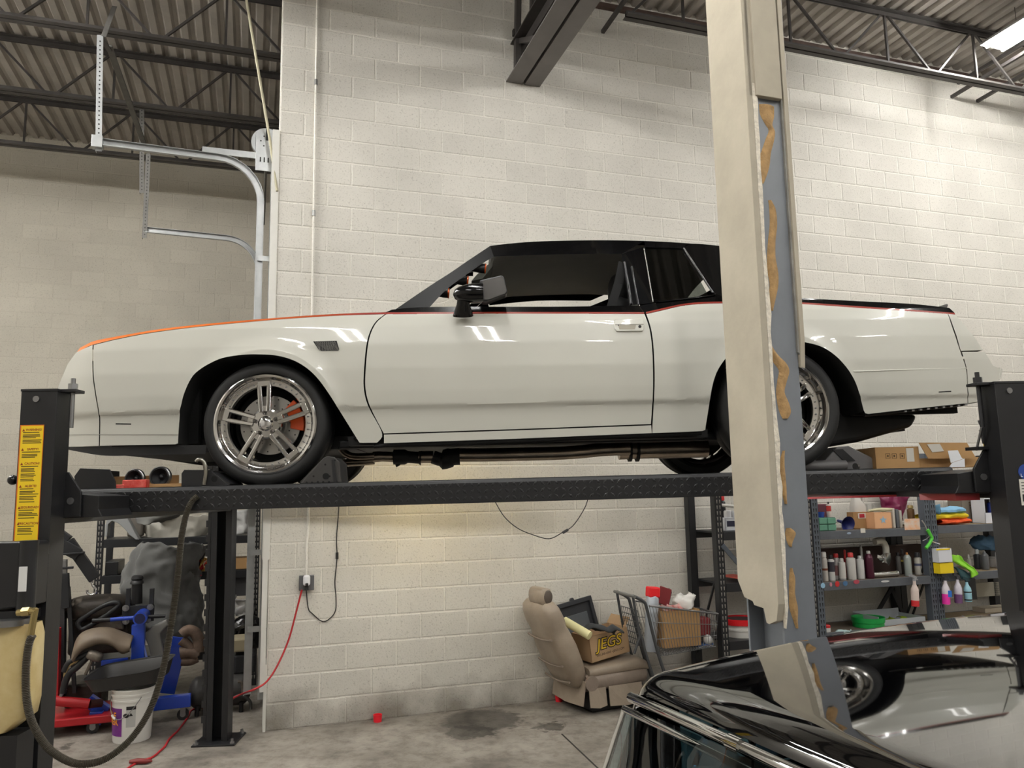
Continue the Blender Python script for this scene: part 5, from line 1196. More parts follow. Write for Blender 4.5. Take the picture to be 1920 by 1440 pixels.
def rack(name, label, s0, s1, y0, y1, zs, ztop, m, deck_m, holes=True, beam_m=None, w=0.045, hm=None):
    t = thing(name, label, 'shelving unit', loc=W0, rz=TH)
    for s in (s0, s1 - w):
        for k, y in enumerate((y0, y1)): upright(t, s, y, ztop, w, m if k == 0 else M_rack, holes and k == 0, hm)
        mb = MB(); mb.bar((s + 0.02, y0, ztop * 0.55), (s + 0.02, y1, ztop * 0.15), 0.02, 0.012); mb.build('side_brace', M_rack, t)
    for z in zs:
        for y in (y0 + 0.004, y1 + 0.01):
            mb = MB(); mb.bb((s0 + w, y - 0.008, z - 0.075), (s1 - w, y + 0.012, z)); mb.build('shelf_beam', beam_m or m, t, bevel=0.003)
        mb = MB(); mb.bb((s0 + w, y0 + 0.012, z - 0.018), (s1 - w, y1, z - 0.002)); mb.build('shelf_deck', deck_m, t)
    return t
M_ply = mat('shelf_board', (150, 132, 104), 0.8, var=0.12)
YR = 1.60
s0 = bpx(178, 1060, YR)[0]; s1 = bpx(486, 1060, YR)[0]; z1 = bpx(260, 1010, YR)[2]; z2 = bpx(240, 1078, YR)[2]
rack('storage_rack', 'black perforated steel rack full of car parts in the left bay', s0, s1, YR, YR + 0.55, (0.35, z2, z1), 1.92, M_rack, M_rack, w=0.06, hm=mat('slot_light', (150, 146, 138), 0.8))
def bcloth(name, label, cat, outline_px, y0, depth, m, amp=0.03, sc=6, seed=1, nu=26, nv=18, z0=None):
    """a heap of fabric: rounded bulge whose face follows an outline (left/right edges per row)"""
    G = []
    rows = resample([V(l, v, r) for (v, l, r) in outline_px], nv)
    for q in rows:
        row = []
        for k in range(nu):
            t = k / (nu - 1); ang = PI * t
            u = q.x + (q.z - q.x) * (0.5 - 0.5 * math.cos(ang))
            P = B3(u, q.y, y0); row.append(V(P.x, y0 - depth * math.sin(ang) + depth * 0.5, P.z))
        G.append(row)
    back = [[V(p.x, y0 + depth * 0.6, p.z) for p in r] for r in G]
    mb = MB(); cloth(mb, G, amp, sc, seed)
    o = inb(mb.build(name, m, smooth=70, solid=-0.006)); tag(o, label, cat); return o
M_cover = mat('grey_car_cover', (88, 88, 86), 0.9, var=0.15, vscale=5, sheen=0.2)
bcloth('car_cover', 'large dark grey fabric car cover heaped against the rack', 'car cover', [(1018, 265, 392), (1040, 250, 385), (1075, 225, 372), (1110, 216, 372), (1150, 216, 380), (1185, 250, 385), (1215, 290, 380)], 1.35, 0.42, M_cover, 0.055, 5.5, 3, 44, 40)
bcloth('white_cloth', 'crumpled white cloth bundle on the top shelf of the black rack', 'cloth', [(966, 300, 388), (975, 272, 394), (990, 270, 396), (1012, 274, 380)], YR + 0.25, 0.30, mat('white_cotton', (212, 208, 196), 0.9, var=0.06), 0.03, 8, 5, 34, 16)
bcloth('grey_cloth', 'crumpled pale grey cloth on the shelf right of the far lift post', 'cloth', [(957, 436, 480), (975, 438, 482), (1002, 438, 482)], YR + 0.2, 0.25, mat('pale_grey_cotton', (160, 160, 158), 0.9), 0.03, 9, 8, 22, 14)
bcloth('grey_cloth', 'folded grey cloth lying on top of the white cloth bundle', 'cloth', [(962, 262, 350), (970, 252, 340), (981, 255, 300)], YR + 0.1, 0.2, mat('mid_grey_cotton', (104, 104, 100), 0.9), 0.02, 10, 11, 22, 10)
# grey front wing standing on the top shelf
fp = [(196, 1006), (197, 985), (202, 972), (214, 966), (236, 966), (244, 980), (252, 996), (261, 1012), (255, 1012), (243, 1003), (234, 992), (222, 981), (210, 977), (203, 983), (201, 1006)]
mb = MB(); P = [B3(u, v, YR - 0.02) for u, v in fp]; mb.prism([(p.x, p.z) for p in P], YR - 0.03, YR + 0.13); o = inb(mb.build('wing_panel', mat('primer_grey', (150, 152, 152), 0.55), bevel=0.006)); tag(o, 'pale grey car wing panel with wheel arch on the top shelf', 'car panel')
mb = MB(); P0_, P1_ = B3(240, 968, YR + .3), B3(268, 1006, YR + .3); mb.box(((P0_.x + P1_.x) / 2, YR + 0.35, (P0_.z + P1_.z) / 2), (abs(P1_.x - P0_.x), 0.15, abs(P0_.z - P1_.z))); o = inb(mb.build('grey_bin', mat('bin_grey', (112, 106, 98), 0.7), bevel=0.02)); tag(o, 'brown-grey plastic bin behind the wing panel', 'bin')
def simple(name, label, cat, u0, u1, v0, v1, y, dy, m, bevel=0.006, z0=None, **k):
    a, b = B3(u0, v1, y), B3(u1, v0, y); mb = MB(); mb.bb((a.x, y, a.z if z0 is None else z0), (b.x, y + dy, b.z)); o = inb(mb.build(name, m, bevel=bevel)); return tag(o, label, cat)
zsh1, zsh2 = z1, z2
t = thing('dash_housing', 'black plastic housing tilted among the cloths beside the far post', 'housing', loc=W0, rz=TH)
mb = MB(); c = B3(368, 1032, YR - 0.1); mb.box(c, (0.19, 0.12, 0.12), Matrix.Rotation(0.45, 3, 'Y')); mb.build('shell', M_blackpl, t, bevel=0.015)
mb = MB(); mb.box(c + V(0.0, -0.062, 0), (0.14, 0.01, 0.075), Matrix.Rotation(0.45, 3, 'Y')); mb.build('screen', mat('gloss_black'), t)
t = thing('foil_ribbon', 'crumpled gold and red foil ribbon hanging beside the black housing', 'ribbon', loc=W0, rz=TH)
for k, (u, v, m_) in enumerate(((385, 1052, (190, 150, 80)), (378, 1058, (170, 40, 40)), (391, 1058, (214, 200, 170)), (384, 1062, (200, 168, 96)), (366, 1071, (180, 40, 60)))):
    G = [[B3(u - 9 + 5 * i, v - 7 + 4 * j, YR - 0.12 - 0.02 * math.sin(i * 2.1 + j)) for i in range(5)] for j in range(5)]; mb = MB(); cloth(mb, G, 0.02, 20, k); mb.build('foil_piece', mat('foil_%d' % k, m_, 0.3, metal=0.4), t, smooth=40)
t = card_box('cardboard_box', 'small taped cardboard box on the shelf right of the far lift post', bpx(440, 1060, YR)[0], bpx(480, 1060, YR)[0], YR + 0.02, YR + 0.3, bpx(455, 1067, YR)[2], bpx(455, 1047, YR)[2], parent_m=BMTX, lid=True)
mb = MB(); c = B3(464, 1058, YR + 0.018); mb.box(c, (0.016, 0.002, 0.04)); mb.build('label', _mats['label_white'], t)
simple('plastic_crate', 'dark grey plastic crate on the shelf under the taped box', 'crate', 440, 480, 1068, 1118, YR + 0.05, 0.3, mat('crate_grey', (70, 70, 72), 0.6))
bcloth('plastic_bag', 'crumpled clear plastic bag below the dark crate', 'bag', [(1120, 440, 470), (1135, 436, 478), (1155, 440, 476)], YR - 0.05, 0.15, mat('poly_film', (190, 190, 190), 0.25, alpha=0.6), 0.04, 14, 9, 18, 12)
simple('parts_bin', 'low black tray of parts on the middle shelf of the rack', 'tray', 196, 222, 1053, 1078, YR + 0.03, 0.4, M_blackpl, z0=z2)
# ---- engine hoist
EH = thing('engine_hoist', 'engine hoist with black boom, chain hook and red base legs', 'hoist', loc=W0, rz=TH)
ye = 0.75
def bt(name, px, y, w, m, th=None, parent=EH):
    P = [B3(u, v, y) for u, v in px]; mb = MB()
    for k in range(len(P) - 1): mb.bar(P[k], P[k + 1], w, th or w, upv=(0, 1, 0))
    return mb.build(name, m, parent, bevel=0.004)
bt('boom', [(108, 1000), (128, 1014), (178, 1086)], ye, 0.085, M_rack, 0.07)
bt('boom_plate', [(110, 1020), (148, 1040)], ye - 0.05, 0.10, M_rack, 0.02); bt('boom_flange', [(104, 1040), (158, 1036)], ye - 0.04, 0.015, M_rack, 0.08)
bt('mast', [(112, 1050), (108, 1310)], ye, 0.10, mat('mast_black', (40, 40, 42), 0.5), 0.09)
bt('hydraulic_ram', [(121, 1050), (122, 1075)], ye - 0.08, 0.03, M_steel); bt('ram_cylinder', [(122, 1075), (124, 1140)], ye - 0.08, 0.055, M_rack); bt('ram_handle', [(106, 1066), (138, 1064)], ye - 0.1, 0.02, M_rack)
bt('strut', [(128, 1100), (140, 1300)], ye - 0.05, 0.03, M_rack)
hk = [V(0, 0, 0), V(0.012, 0, -0.03), V(0.034, 0, -0.055), V(0.03, 0, -0.09), V(0.0, 0, -0.10), V(-0.026, 0, -0.085), V(-0.03, 0, -0.06)]
c = B3(172, 1092, ye); mb = MB(); mb.tube(catmull([c + p for p in hk], 4), [0.010] * 25, 8); mb.tube([c + V(0, 0, 0.05), c], 0.012, 8); mb.build('chain_hook', M_chrome, EH, smooth=50)
M_redm = mat('hoist_red', (168, 22, 30), 0.4)
bt('base_upright', [(102, 1178), (100, 1310)], ye - 0.12, 0.085, M_redm, 0.08); 
mb = MB(); a = B3(96, 1313, 0.45); b = B3(168, 1320, 0.45); mb.cyl(a, b, 0.038, n=16); mb.build('base_leg', M_redm, EH, smooth=40)
mb = MB(); mb.cyl(b, B3(190, 1318, 0.5), 0.032, n=14); mb.build('leg_inner', mat('leg_dark', (70, 40, 36), 0.5, metal=0.4), EH, smooth=40)
mb = MB(); a = B3(96, 1318, 0.45); mb.bb((a.x - 0.3, 0.4, 0.08), (a.x + 0.55, 0.9, 0.14)); mb.build('base_cross', M_redm, EH, bevel=0.01)
for sx in (-0.2, 0.45):
    mb = MB(); mb.cyl((a.x + sx, 0.62, 0.04), (a.x + sx, 0.66, 0.04), 0.04, n=16); mb.build('castor', M_black, EH, smooth=40)
# ---- blue engine stand
ES = thing('engine_stand', 'blue wheeled engine stand with handle bars and bolted mounting plate', 'engine stand', loc=W0, rz=TH)
M_blue = mat('stand_blue', (28, 66, 176), 0.35, coat=0.3)
yb = 0.55
bt('stand_post', [(260, 1170), (258, 1330)], yb, 0.095, M_blue, 0.08, ES)
mb = MB(); c = B3(265, 1157, yb); mb.cyl(c + V(0, -0.09, 0), c + V(0, 0.14, 0), 0.052, n=20); mb.build('head_tube', M_blue, ES, smooth=40)
mb = MB(); mb.cyl(c + V(0, -0.094, 0), c + V(0, -0.088, 0), 0.040, n=20); mb.build('tube_bore', mat('navy', (20, 26, 70), 0.4), ES)
mb = MB(); mb.cyl(B3(205, 1162, yb), c, 0.016, n=10); mb.build('turn_handle', M_blue, ES, smooth=40)
mb = MB(); mb.cyl(B3(173, 1164, yb), B3(207, 1162, yb), 0.018, n=10); mb.build('handle_grip', M_black, ES, smooth=40)
mb = MB(); mb.cyl(c, B3(310, 1155, yb), 0.014, n=10); mb.build('turn_handle', M_black, ES, smooth=40)
p0, p1 = B3(228, 1168, yb + 0.14), B3(290, 1133, yb + 0.14); mb = MB(); mb.bb((p0.x, yb + 0.13, p0.z), (p1.x, yb + 0.145, p1.z)); pl = mb.build('mount_plate', M_rack, ES, bevel=0.004)
for u, v in ((236, 1140), (282, 1138), (236, 1165), (277, 1162)):
    q = B3(u, v, yb + 0.13); mb = MB(); mb.cyl(q + V(0, -0.05, 0), q + V(0, 0.0, 0), 0.013, n=8); mb.cyl(q + V(0, -0.012, 0), q, 0.026, n=12); mb.build('mount_bolt', M_steel, pl)
for u in (240, 284):
    q = B3(u, 1133, yb + 0.14); mb = MB(); mb.bb((q.x - 0.018, yb + 0.12, q.z - 0.02), (q.x + 0.018, yb + 0.15, q.z + 0.13)); mb.build('plate_ear', M_rack, ES, bevel=0.003)
for (ua, va, ub, vb) in ((255, 1200, 241, 1255), (266, 1195, 279, 1250)): bt('gusset_rod', [(ua, va), (ub, vb)], yb - 0.03, 0.016, mat('gusset_blue', (110, 124, 190), 0.4), 0.012, ES)
bt('cross_panel', [(190, 1252), (240, 1246)], yb + 0.05, 0.11, M_blue, 0.03, ES)
bt('side_leg', [(338, 1195), (312, 1300)], yb + 0.25, 0.13, M_blue, 0.03, ES)
bt('base_beam', [(268, 1322), (358, 1312)], yb + 0.05, 0.095, M_blue, 0.08, ES); bt('base_beam', [(165, 1312), (200, 1335)], yb + 0.02, 0.09, M_blue, 0.08, ES)
bt('castor_block', [(168, 1345), (192, 1345)], yb - 0.05, 0.10, M_blue, 0.08, ES)
for u, v, y in ((174, 1368, yb - 0.08), (343, 1340, yb + 0.05), (275, 1345, yb + 0.4)):
    q = B3(u, v, y); q.z = 0.045; mb = MB(); mb.cyl(q + V(0, -0.018, 0), q + V(0, 0.018, 0), 0.045, n=20); w = mb.build('castor_wheel', M_blackpl, ES, smooth=40)
    mb = MB(); mb.cyl(q + V(0, -0.02, 0), q + V(0, 0.02, 0), 0.022, n=12); mb.bb((q.x - 0.02, q.y - 0.026, 0.05), (q.x + 0.02, q.y - 0.021, 0.115)); mb.build('castor_fork', M_steel, w)
# ---- engine and loose parts on and around the stand
EN = thing('engine', 'greasy engine block with belts and brackets bolted to the blue stand', 'engine', loc=W0, rz=TH)
M_grime = mat('greasy_metal', (52, 46, 40), 0.55, metal=0.4, var=0.4, vscale=18, bump=0.4, bscale=30)
M_alu = mat('dull_alloy', (116, 108, 98), 0.5, metal=0.5, var=0.35, vscale=14, bump=0.3, bscale=30)
p0, p1 = B3(132, 1225, 1.0), B3(250, 1150, 1.0); mb = MB(); mb.bb((p0.x, 0.85, p0.z), (p1.x, 1.25, p1.z)); mb.build('block', M_grime, EN, bevel=0.03, seg=3)
mb = MB(); c = B3(185, 1138, 0.9); mb.ball(c, (0.26, 0.2, 0.10), e=0.7); mb.build('intake', M_grime, EN, smooth=40)
for k in range(9): mb = MB(); c = B3(128 + 7 * k + R_.uniform(-2, 2), 1140 - 8 * math.sin(k / 8 * PI) + R_.uniform(-4, 4), 0.78); mb.ball(c, (R_.uniform(0.03, 0.06), 0.05, R_.uniform(0.03, 0.06)), e=0.6); mb.build('fitting', (M_grime, M_alu)[k % 2], EN, smooth=50)
P = [B3(u, v, 0.72) for u, v in ((152, 1180), (147, 1172), (152, 1162), (190, 1138), (215, 1130), (222, 1136), (190, 1160), (160, 1178))]
mb = MB(); mb.tube(catmull(P + [P[0]], 5), 0.022, 8); mb.build('drive_belt', M_black, EN, smooth=50)
mb = MB(); q = B3(208, 1140, 0.8); mb.prism([(B3(u, v, .8).x, B3(u, v, .8).z) for u, v in ((170, 1175), (190, 1130), (205, 1118), (228, 1128), (232, 1180))], 0.78, 0.84); mb.build('timing_cover', M_alu, EN, bevel=0.01)
for k in range(4): mb = MB(); a = B3(215 + 10 * k, 1118 + 6 * k, 0.95); b = B3(238 + 6 * k, 1140, 0.9); mb.tube([a, a.lerp(b, 0.5) + V(0, -0.05, 0.03), b], 0.012, 8); mb.build('hose', M_black, EN, smooth=60)
t = thing('fender_liner', 'brown-grey curved plastic fender liner draped over the engine stand', 'fender liner', loc=W0, rz=TH)
top = [(135, 1225), (142, 1200), (155, 1185), (178, 1177), (205, 1176), (228, 1183), (251, 1192)]; bot = [(138, 1242), (152, 1222), (172, 1212), (190, 1208), (210, 1212), (228, 1226), (243, 1222)]
G = []
Ta, Ba = catmull([B3(u, v, 0.50) for u, v in top], 5), catmull([B3(u, v, 0.40) for u, v in bot], 5)
for k in range(7): s = k / 6; G.append([a.lerp(b, s) + V(0, -0.06 * math.sin(s * PI), 0.0) for a, b in zip(Ta, Ba)])
mb = MB(); mb.grid(G); mb.build('liner_shell', mat('liner_brown', (112, 98, 82), 0.6, var=0.15), t, smooth=60, solid=-0.006)
t = thing('plastic_shroud', 'pale grey moulded plastic shroud right of the blue stand post', 'shroud', loc=W0, rz=TH)
mb = MB(); P = [B3(u, v, 0.62) for u, v in ((270, 1190), (285, 1175), (312, 1162), (316, 1170), (300, 1188), (306, 1222), (308, 1232), (285, 1243), (278, 1210))]; mb.prism([(p.x, p.z) for p in P], 0.60, 0.68); mb.build('shroud_shell', mat('smoke_plastic', (128, 126, 122), 0.45), t, bevel=0.01)
t = thing('shock_absorber', 'black shock absorber standing upright above the mounting plate', 'shock absorber', loc=W0, rz=TH)
mb = MB(); a, b = B3(257, 1132, 0.8), B3(257, 1092, 0.8); mb.cyl(a, b, 0.042, n=18); mb.build('damper_body', M_blackpl, t, smooth=40)
mb = MB(); mb.lathe([(0.0, -0.01), (0.055, -0.01), (0.05, 0.01), (0.04, 0.02), (0.05, 0.03), (0.045, 0.05), (0.03, 0.06), (0.0, 0.06)], 14, Matrix.Translation(b)); mb.build('top_mount', M_black, t, smooth=40)
t = thing('exhaust_manifold', 'rusty brown exhaust manifold piled by the far lift post', 'exhaust manifold', loc=W0, rz=TH)
M_rust = mat('rusty_iron', (98, 80, 68), 0.7, metal=0.3, var=0.35, vscale=16)
for px, r in (([(342, 1190), (352, 1182), (365, 1186), (372, 1200), (372, 1222)], 0.045), ([(340, 1200), (352, 1210), (368, 1232)], 0.04), ([(338, 1225), (355, 1222), (372, 1228)], 0.05), ([(340, 1240), (356, 1240), (370, 1234)], 0.035)):
    mb = MB(); mb.tube(catmull([B3(u, v, 0.55) for u, v in px], 5), r, 10); mb.build('runner_pipe', M_rust, t, smooth=50)
t = thing('bent_tubes', 'tangle of dark hoses and pale pipe beside the red hoist leg', 'hose', loc=W0, rz=TH)
for px, r, m_ in (([(120, 1260), (130, 1242), (160, 1228), (168, 1224)], 0.022, M_black), ([(123, 1270), (126, 1250), (140, 1240), (150, 1232)], 0.016, mat('tan_hose', (168, 142, 92), 0.6)), ([(118, 1300), (122, 1280), (130, 1262), (145, 1250), (170, 1225)], 0.026, M_blackpl), ([(160, 1265), (172, 1240), (182, 1228)], 0.012, M_alu), ([(112, 1312), (118, 1296), (124, 1290)], 0.015, M_steel)):
    mb = MB(); mb.tube(catmull([B3(u, v, 0.45) for u, v in px], 5), r, 8); mb.build('hose_length', m_, t, smooth=50)
mb = MB(); q = B3(178, 1230, 0.42); mb.ball(q, (0.06, 0.05, 0.035), e=0.6, rot=Matrix.Rotation(0.4, 3, 'Y')); mb.build('bracket_casting', M_alu, t, smooth=40)
# dark case on the floor behind the hoist leg
simple('parts_case', 'dark plastic parts case on the floor behind the red hoist leg', 'case', 120, 190, 1280, 1322, 0.75, 0.4, M_grime, 0.02, z0=0.0)
# ---- bucket with tub on top
bq = at_z(231, 1396); bt_ = thing('bucket', 'white plastic bucket with purple label under the black tub', 'bucket', loc=(bq.x, bq.y + 0.13, 0))
M_bucket = mat('white_bucket', (216, 214, 208), 0.4)
HB = 0.385
mb = MB(); mb.lathe([(0.0, 0.0), (0.128, 0.0), (0.132, 0.01), (0.146, HB - 0.09), (0.153, HB - 0.088), (0.153, HB - 0.075), (0.147, HB - 0.073), (0.148, HB - 0.05), (0.155, HB - 0.048), (0.155, HB - 0.036), (0.149, HB - 0.034), (0.150, HB - 0.014), (0.158, HB - 0.012), (0.158, HB), (0.150, HB)], 40); mb.build('pail', M_bucket, bt_, smooth=40)
def curved(mb, a0, a1, z0, z1, r0=0.1365, rr=0.036, n=14):
    G = []
    for z in (z0, z1): r = 0.1325 + (z - 0.01) / (HB - 0.1) * 0.014; G.append([V(r * math.sin(a0 + (a1 - a0) * k / n), -r * math.cos(a0 + (a1 - a0) * k / n), z) for k in range(n + 1)])
    mb.grid(G)
def wrapf(ac, z0, off=0.002):
    def f(x, y):
        r = 0.1325 + (z0 + y) / (HB - 0.1) * 0.014 + off; a = ac + x / r; return V(r * math.sin(a), -r * math.cos(a), z0 + y)
    return f
mb = MB(); HBv = mb; curved(mb, -1.5, -0.10, 0.055, 0.255); pl_ = mb.build('purple_label', mat('purple_print', (86, 30, 110), 0.5, rgb2=(120, 40, 130), vscale=10), bt_)
pl_.scale = (1.006, 1.006, 1)
mb = MB(); text_mb(mb, 'PURPLE', 0.062, wrapf(-1.15, 0.20), bold=0.002); text_mb(mb, 'POWER', 0.062, wrapf(-1.08, 0.155), bold=0.002); mb.build('label_lettering', mat('orange_print', (236, 150, 40), 0.5), pl_)
mb = MB(); curved(mb, 0.12, 0.58, 0.12, 0.27); l2 = mb.build('info_label', mat('info_grey', (176, 176, 172), 0.6), bt_); l2.scale = (1.006, 1.006, 1)
mb = MB(); curved(mb, 0.12, 0.58, 0.245, 0.27); text_mb(mb, '▲', 0.03, wrapf(0.35, 0.21)); o = mb.build('info_print', M_black, l2); o.scale = (1.004, 1.004, 1)
mb = MB(); mb.ball((0.35 * 0.135 / 0.135 * 0.046, -0.1405, 0.205), (0.022, 0.003, 0.016)); mb.build('info_emblem', M_black, l2)
mb = MB(); hpnt = [V(0.155 * math.sin(a), -0.155 * math.cos(a), HB - 0.055 - 0.15 * math.sin((a + 1.35) / 2.15 * PI) ** 1.0) for a in [-1.35 + 2.15 * k / 16 for k in range(17)]]; mb.tube(hpnt, 0.0028, 6); mb.build('wire_handle', M_steel, bt_, smooth=60)
mb = MB(); mb.tube([hpnt[5], hpnt[6], hpnt[7]], 0.009, 8); mb.build('handle_grip', M_bucket, bt_, smooth=60)
tb = thing('plastic_tub', 'shallow black plastic tub tipped on top of the white bucket', 'tub', loc=(bq.x - 0.03, bq.y + 0.13, HB + 0.075), rz=TH)
tb.rotation_euler = (0.12, -0.13, 0.0); tb.scale = (0.84, 0.8, 0.85)
G = []
for (z, sx, sy) in ((-0.055, 0.27, 0.18), (-0.05, 0.30, 0.20), (0.075, 0.345, 0.245), (0.08, 0.36, 0.26), (0.075, 0.352, 0.252), (0.06, 0.335, 0.235), (-0.04, 0.29, 0.19)):
    row = []
    for k in range(40):
        t = 2 * PI * k / 40; c, s = math.cos(t), math.sin(t); e = 0.4; row.append(V(sx * math.copysign(abs(c) ** e, c), sy * math.copysign(abs(s) ** e, s), z))
    G.append(row)
mb = MB(); mb.grid(G, wrap=True); mb.add(G[0], [tuple(range(40))]); mb.build('tub_shell', mat('tub_black', (38, 37, 36), 0.5), tb, smooth=45)
# ---- air compressor behind the far post
AC = thing('air_compressor', 'dark air compressor with round tank behind the far lift post', 'compressor', loc=W0, rz=TH)
M_comp = mat('compressor_grey', (62, 60, 58), 0.45, metal=0.3)
c = B3(452, 1340, 0.75); c.z = max(c.z, 0.17); a = B3(370, 1345, 0.75); a.z = c.z
mb = MB(); mb.cyl(a, c, 0.13, n=24); mb.ball(c, (0.08, 0.13, 0.13)); mb.ball(a, (0.08, 0.13, 0.13)); mb.build('tank', M_comp, AC, smooth=45)
for p in (a, c):
    for dy in (-0.09, 0.09): mb = MB(); mb.cyl((p.x, p.y + dy, 0), (p.x, p.y + dy, 0.08), 0.018, n=10); mb.build('foot', M_black, AC)
p0, p1 = B3(436, 1300, 0.8), B3(480, 1222, 0.8); mb = MB(); mb.bb((p0.x, 0.72, c.z + 0.12), (p1.x, 0.98, p1.z)); mb.build('motor_housing', M_rack, AC, bevel=0.02)
p0, p1 = B3(436, 1222, 0.75), B3(462, 1195, 0.75); mb = MB(); mb.bb((p0.x, 0.70, p0.z), (p1.x, 0.95, p1.z)); mb.build('pump_head', mat('cream_alloy', (160, 150, 124), 0.5, metal=0.3), AC, bevel=0.015)
P = [B3(u, v, 0.6) for u, v in ((435, 1310), (448, 1304), (462, 1308), (470, 1318), (470, 1330))]; mb = MB(); mb.tube(catmull(P, 4), 0.013, 8); mb.build('carry_handle', M_comp, AC, smooth=50)
P = [B3(u, v, 0.6) for u, v in ((446, 1278), (453, 1280), (455, 1292), (455, 1300))]; mb = MB(); mb.tube(catmull(P, 4), 0.012, 8); mb.build('copper_pipe', M_alu, AC, smooth=50)
t = thing('gear_wheel', 'shiny black round machine cover on the floor rack by the tracks', 'machine part', loc=W0, rz=TH)
mb = MB(); q = B3(462, 1190, 1.2); mb.lathe([(0.0, 0.02), (0.05, 0.03), (0.14, 0.01), (0.17, -0.03), (0.17, -0.08)], 32, Matrix.Translation(q) @ Matrix.Rotation(PI / 2, 4, 'X')); mb.build('cover_shell', mat('gloss_black'), t, smooth=50)
mb = MB(); q = B3(450, 1172, 1.15); mb.bar(B3(436, 1182, 1.15), B3(480, 1165, 1.15), 0.05, 0.03); mb.build('perforated_strip', mat('speckled_steel', (120, 120, 120), 0.2, metal=0.9, rgb2=(12, 12, 12), vscale=60), t)
# ---- red cord from the outlet along the floor
cp = [B3(566, 1106, -0.09), B3(556, 1145, -0.07), B3(541, 1200, -0.07), B3(520, 1248, -0.10), B3(500, 1278, -0.14)]
q = [BMTX @ p for p in cp] + [at_y(478, 1292, 6.0), at_y(452, 1302, 6.32)]
q += [at_z(395, 1330, 0.05) + V(0, 0.1, 0)] + [at_z(u, v, 0.008) for u, v in ((362, 1330), (352, 1345), (335, 1368), (318, 1385), (310, 1398), (300, 1408), (285, 1420), (262, 1428), (240, 1440), (225, 1455))]
mb = MB(); mb.tube(catmull(q, 6), 0.0075, 8); o = mb.build('extension_cord', mat('cord_red', (176, 34, 40), 0.5), smooth=60); tag(o, 'red extension cord curving from the wall outlet down across the floor', 'cord')
c = at_z(262, 1428, 0.02); mb = MB(); mb.tube([c + V(-0.07, -0.0, 0), c + V(-0.02, 0.01, 0.0), c + V(0.04, 0.005, 0.0), c + V(0.07, 0.03, -0.005)], [0.012, 0.02, 0.018, 0.009], 8); mb.build('cord_connector', mat('connector_red', (120, 36, 34), 0.5), o, smooth=50)
# ================================================================== things by the middle of the wall
# ---- leather car seat
SC0 = at_z(1105, 1341); SYAW = math.radians(27)
seat = thing('captains_chair', 'tan leather car seat with headrest standing on the floor against the wall', 'car seat', loc=SC0, rz=SYAW)
M_leather = mat('tan_leather', (150, 136, 120), 0.42, var=0.12, vscale=7, bump=0.12, bscale=50)
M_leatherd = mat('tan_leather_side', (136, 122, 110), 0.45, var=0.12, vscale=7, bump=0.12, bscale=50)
def cush(name, secs, m, n=28, e=0.55, smooth=60, parent=None):
    """rounded sections: (centre, half-x vec, half-y vec)"""
    G = []
    for c, hx, hy in secs:
        row = []
        for k in range(n):
            t = 2 * PI * k / n; cc, ss = math.cos(t), math.sin(t)
            row.append(V(*c) + V(*hx) * math.copysign(abs(cc) ** e, cc) + V(*hy) * math.copysign(abs(ss) ** e, ss))
        G.append(row)
    mb = MB(); mb.grid(G, wrap=True); mb.add(G[0], [tuple(range(n))]); mb.add(G[-1], [tuple(range(n))]); return mb.build(name, m, parent or seat, smooth=smooth)
SW = 0.25
mb = MB(); mb.bb((0.06, 0.04, 0.0), (0.50, 0.46, 0.07)); mb.build('base', M_black, seat, bevel=0.01)
def skirt(p, q, z0, z1, flare):
    P, Q = V(*p), V(*q); d = (Q - P).normalized(); nrm = V(d.y, -d.x, 0)
    mb = MB(); mb.grid([[P + V(0, 0, z1), P.lerp(Q, 0.5) + V(0, 0, z1), Q + V(0, 0, z1)], [P + nrm * flare + V(0, 0, z0), P.lerp(Q, 0.5) + nrm * (flare + 0.015) + V(0, 0, z0 - 0.01), Q + nrm * flare + V(0, 0, z0)]]); return mb.build('skirt_panel', M_leather, seat, solid=0.008)
skirt((0.0, 0.0, 0), (0.16, 0.0, 0), 0.06, 0.20, 0.02); skirt((0.19, 0.0, 0), (0.52, 0.0, 0), 0.05, 0.20, 0.02); skirt((-0.02, 0.5, 0), (-0.02, 0.0, 0), 0.07, 0.26, 0.03)
mb = MB(); mb.bb((0.02, 0.03, 0.04), (0.5, 0.47, 0.20)); mb.build('seat_frame', M_black, seat)
cush('cushion_box', [((0.0, SW, 0.23), (0, 0, 0.075), (0, SW, 0)), ((0.30, SW, 0.24), (0, 0, 0.08), (0, SW + 0.01, 0)), ((0.58, SW, 0.245), (0, 0, 0.07), (0, SW, 0)), ((0.61, SW, 0.245), (0, 0, 0.03), (0, SW * 0.9, 0))], M_leatherd)
cush('cushion_top', [((0.03, SW, 0.31), (0, 0, 0.05), (0, SW - 0.02, 0)), ((0.30, SW, 0.325), (0, 0, 0.055), (0, SW, 0)), ((0.50, SW, 0.34), (0, 0, 0.065), (0, SW, 0)), ((0.60, SW, 0.32), (0, 0, 0.05), (0, SW * 0.96, 0)), ((0.635, SW, 0.29), (0, 0, 0.02), (0, SW * 0.85, 0))], M_leather, e=0.6)
lean = math.radians(22)
def bk(t): return V(-0.02 - 0.30 * t, SW, 0.23 + 0.66 * t)
ax = V(math.cos(lean), 0, math.sin(lean) * 0.9)
secs = []
for t, w, th in ((-0.04, 0.17, 0.05), (0.02, 0.20, 0.085), (0.2, 0.235, 0.10), (0.45, 0.25, 0.105), (0.60, 0.23, 0.10), (0.68, 0.215, 0.095), (0.78, 0.235, 0.10), (0.90, 0.23, 0.095), (0.98, 0.205, 0.075), (1.02, 0.16, 0.04)):
    c = bk(t); secs.append((c, tuple(ax * th), (0, w, 0)))
cush('backrest', secs, M_leather, e=0.6)
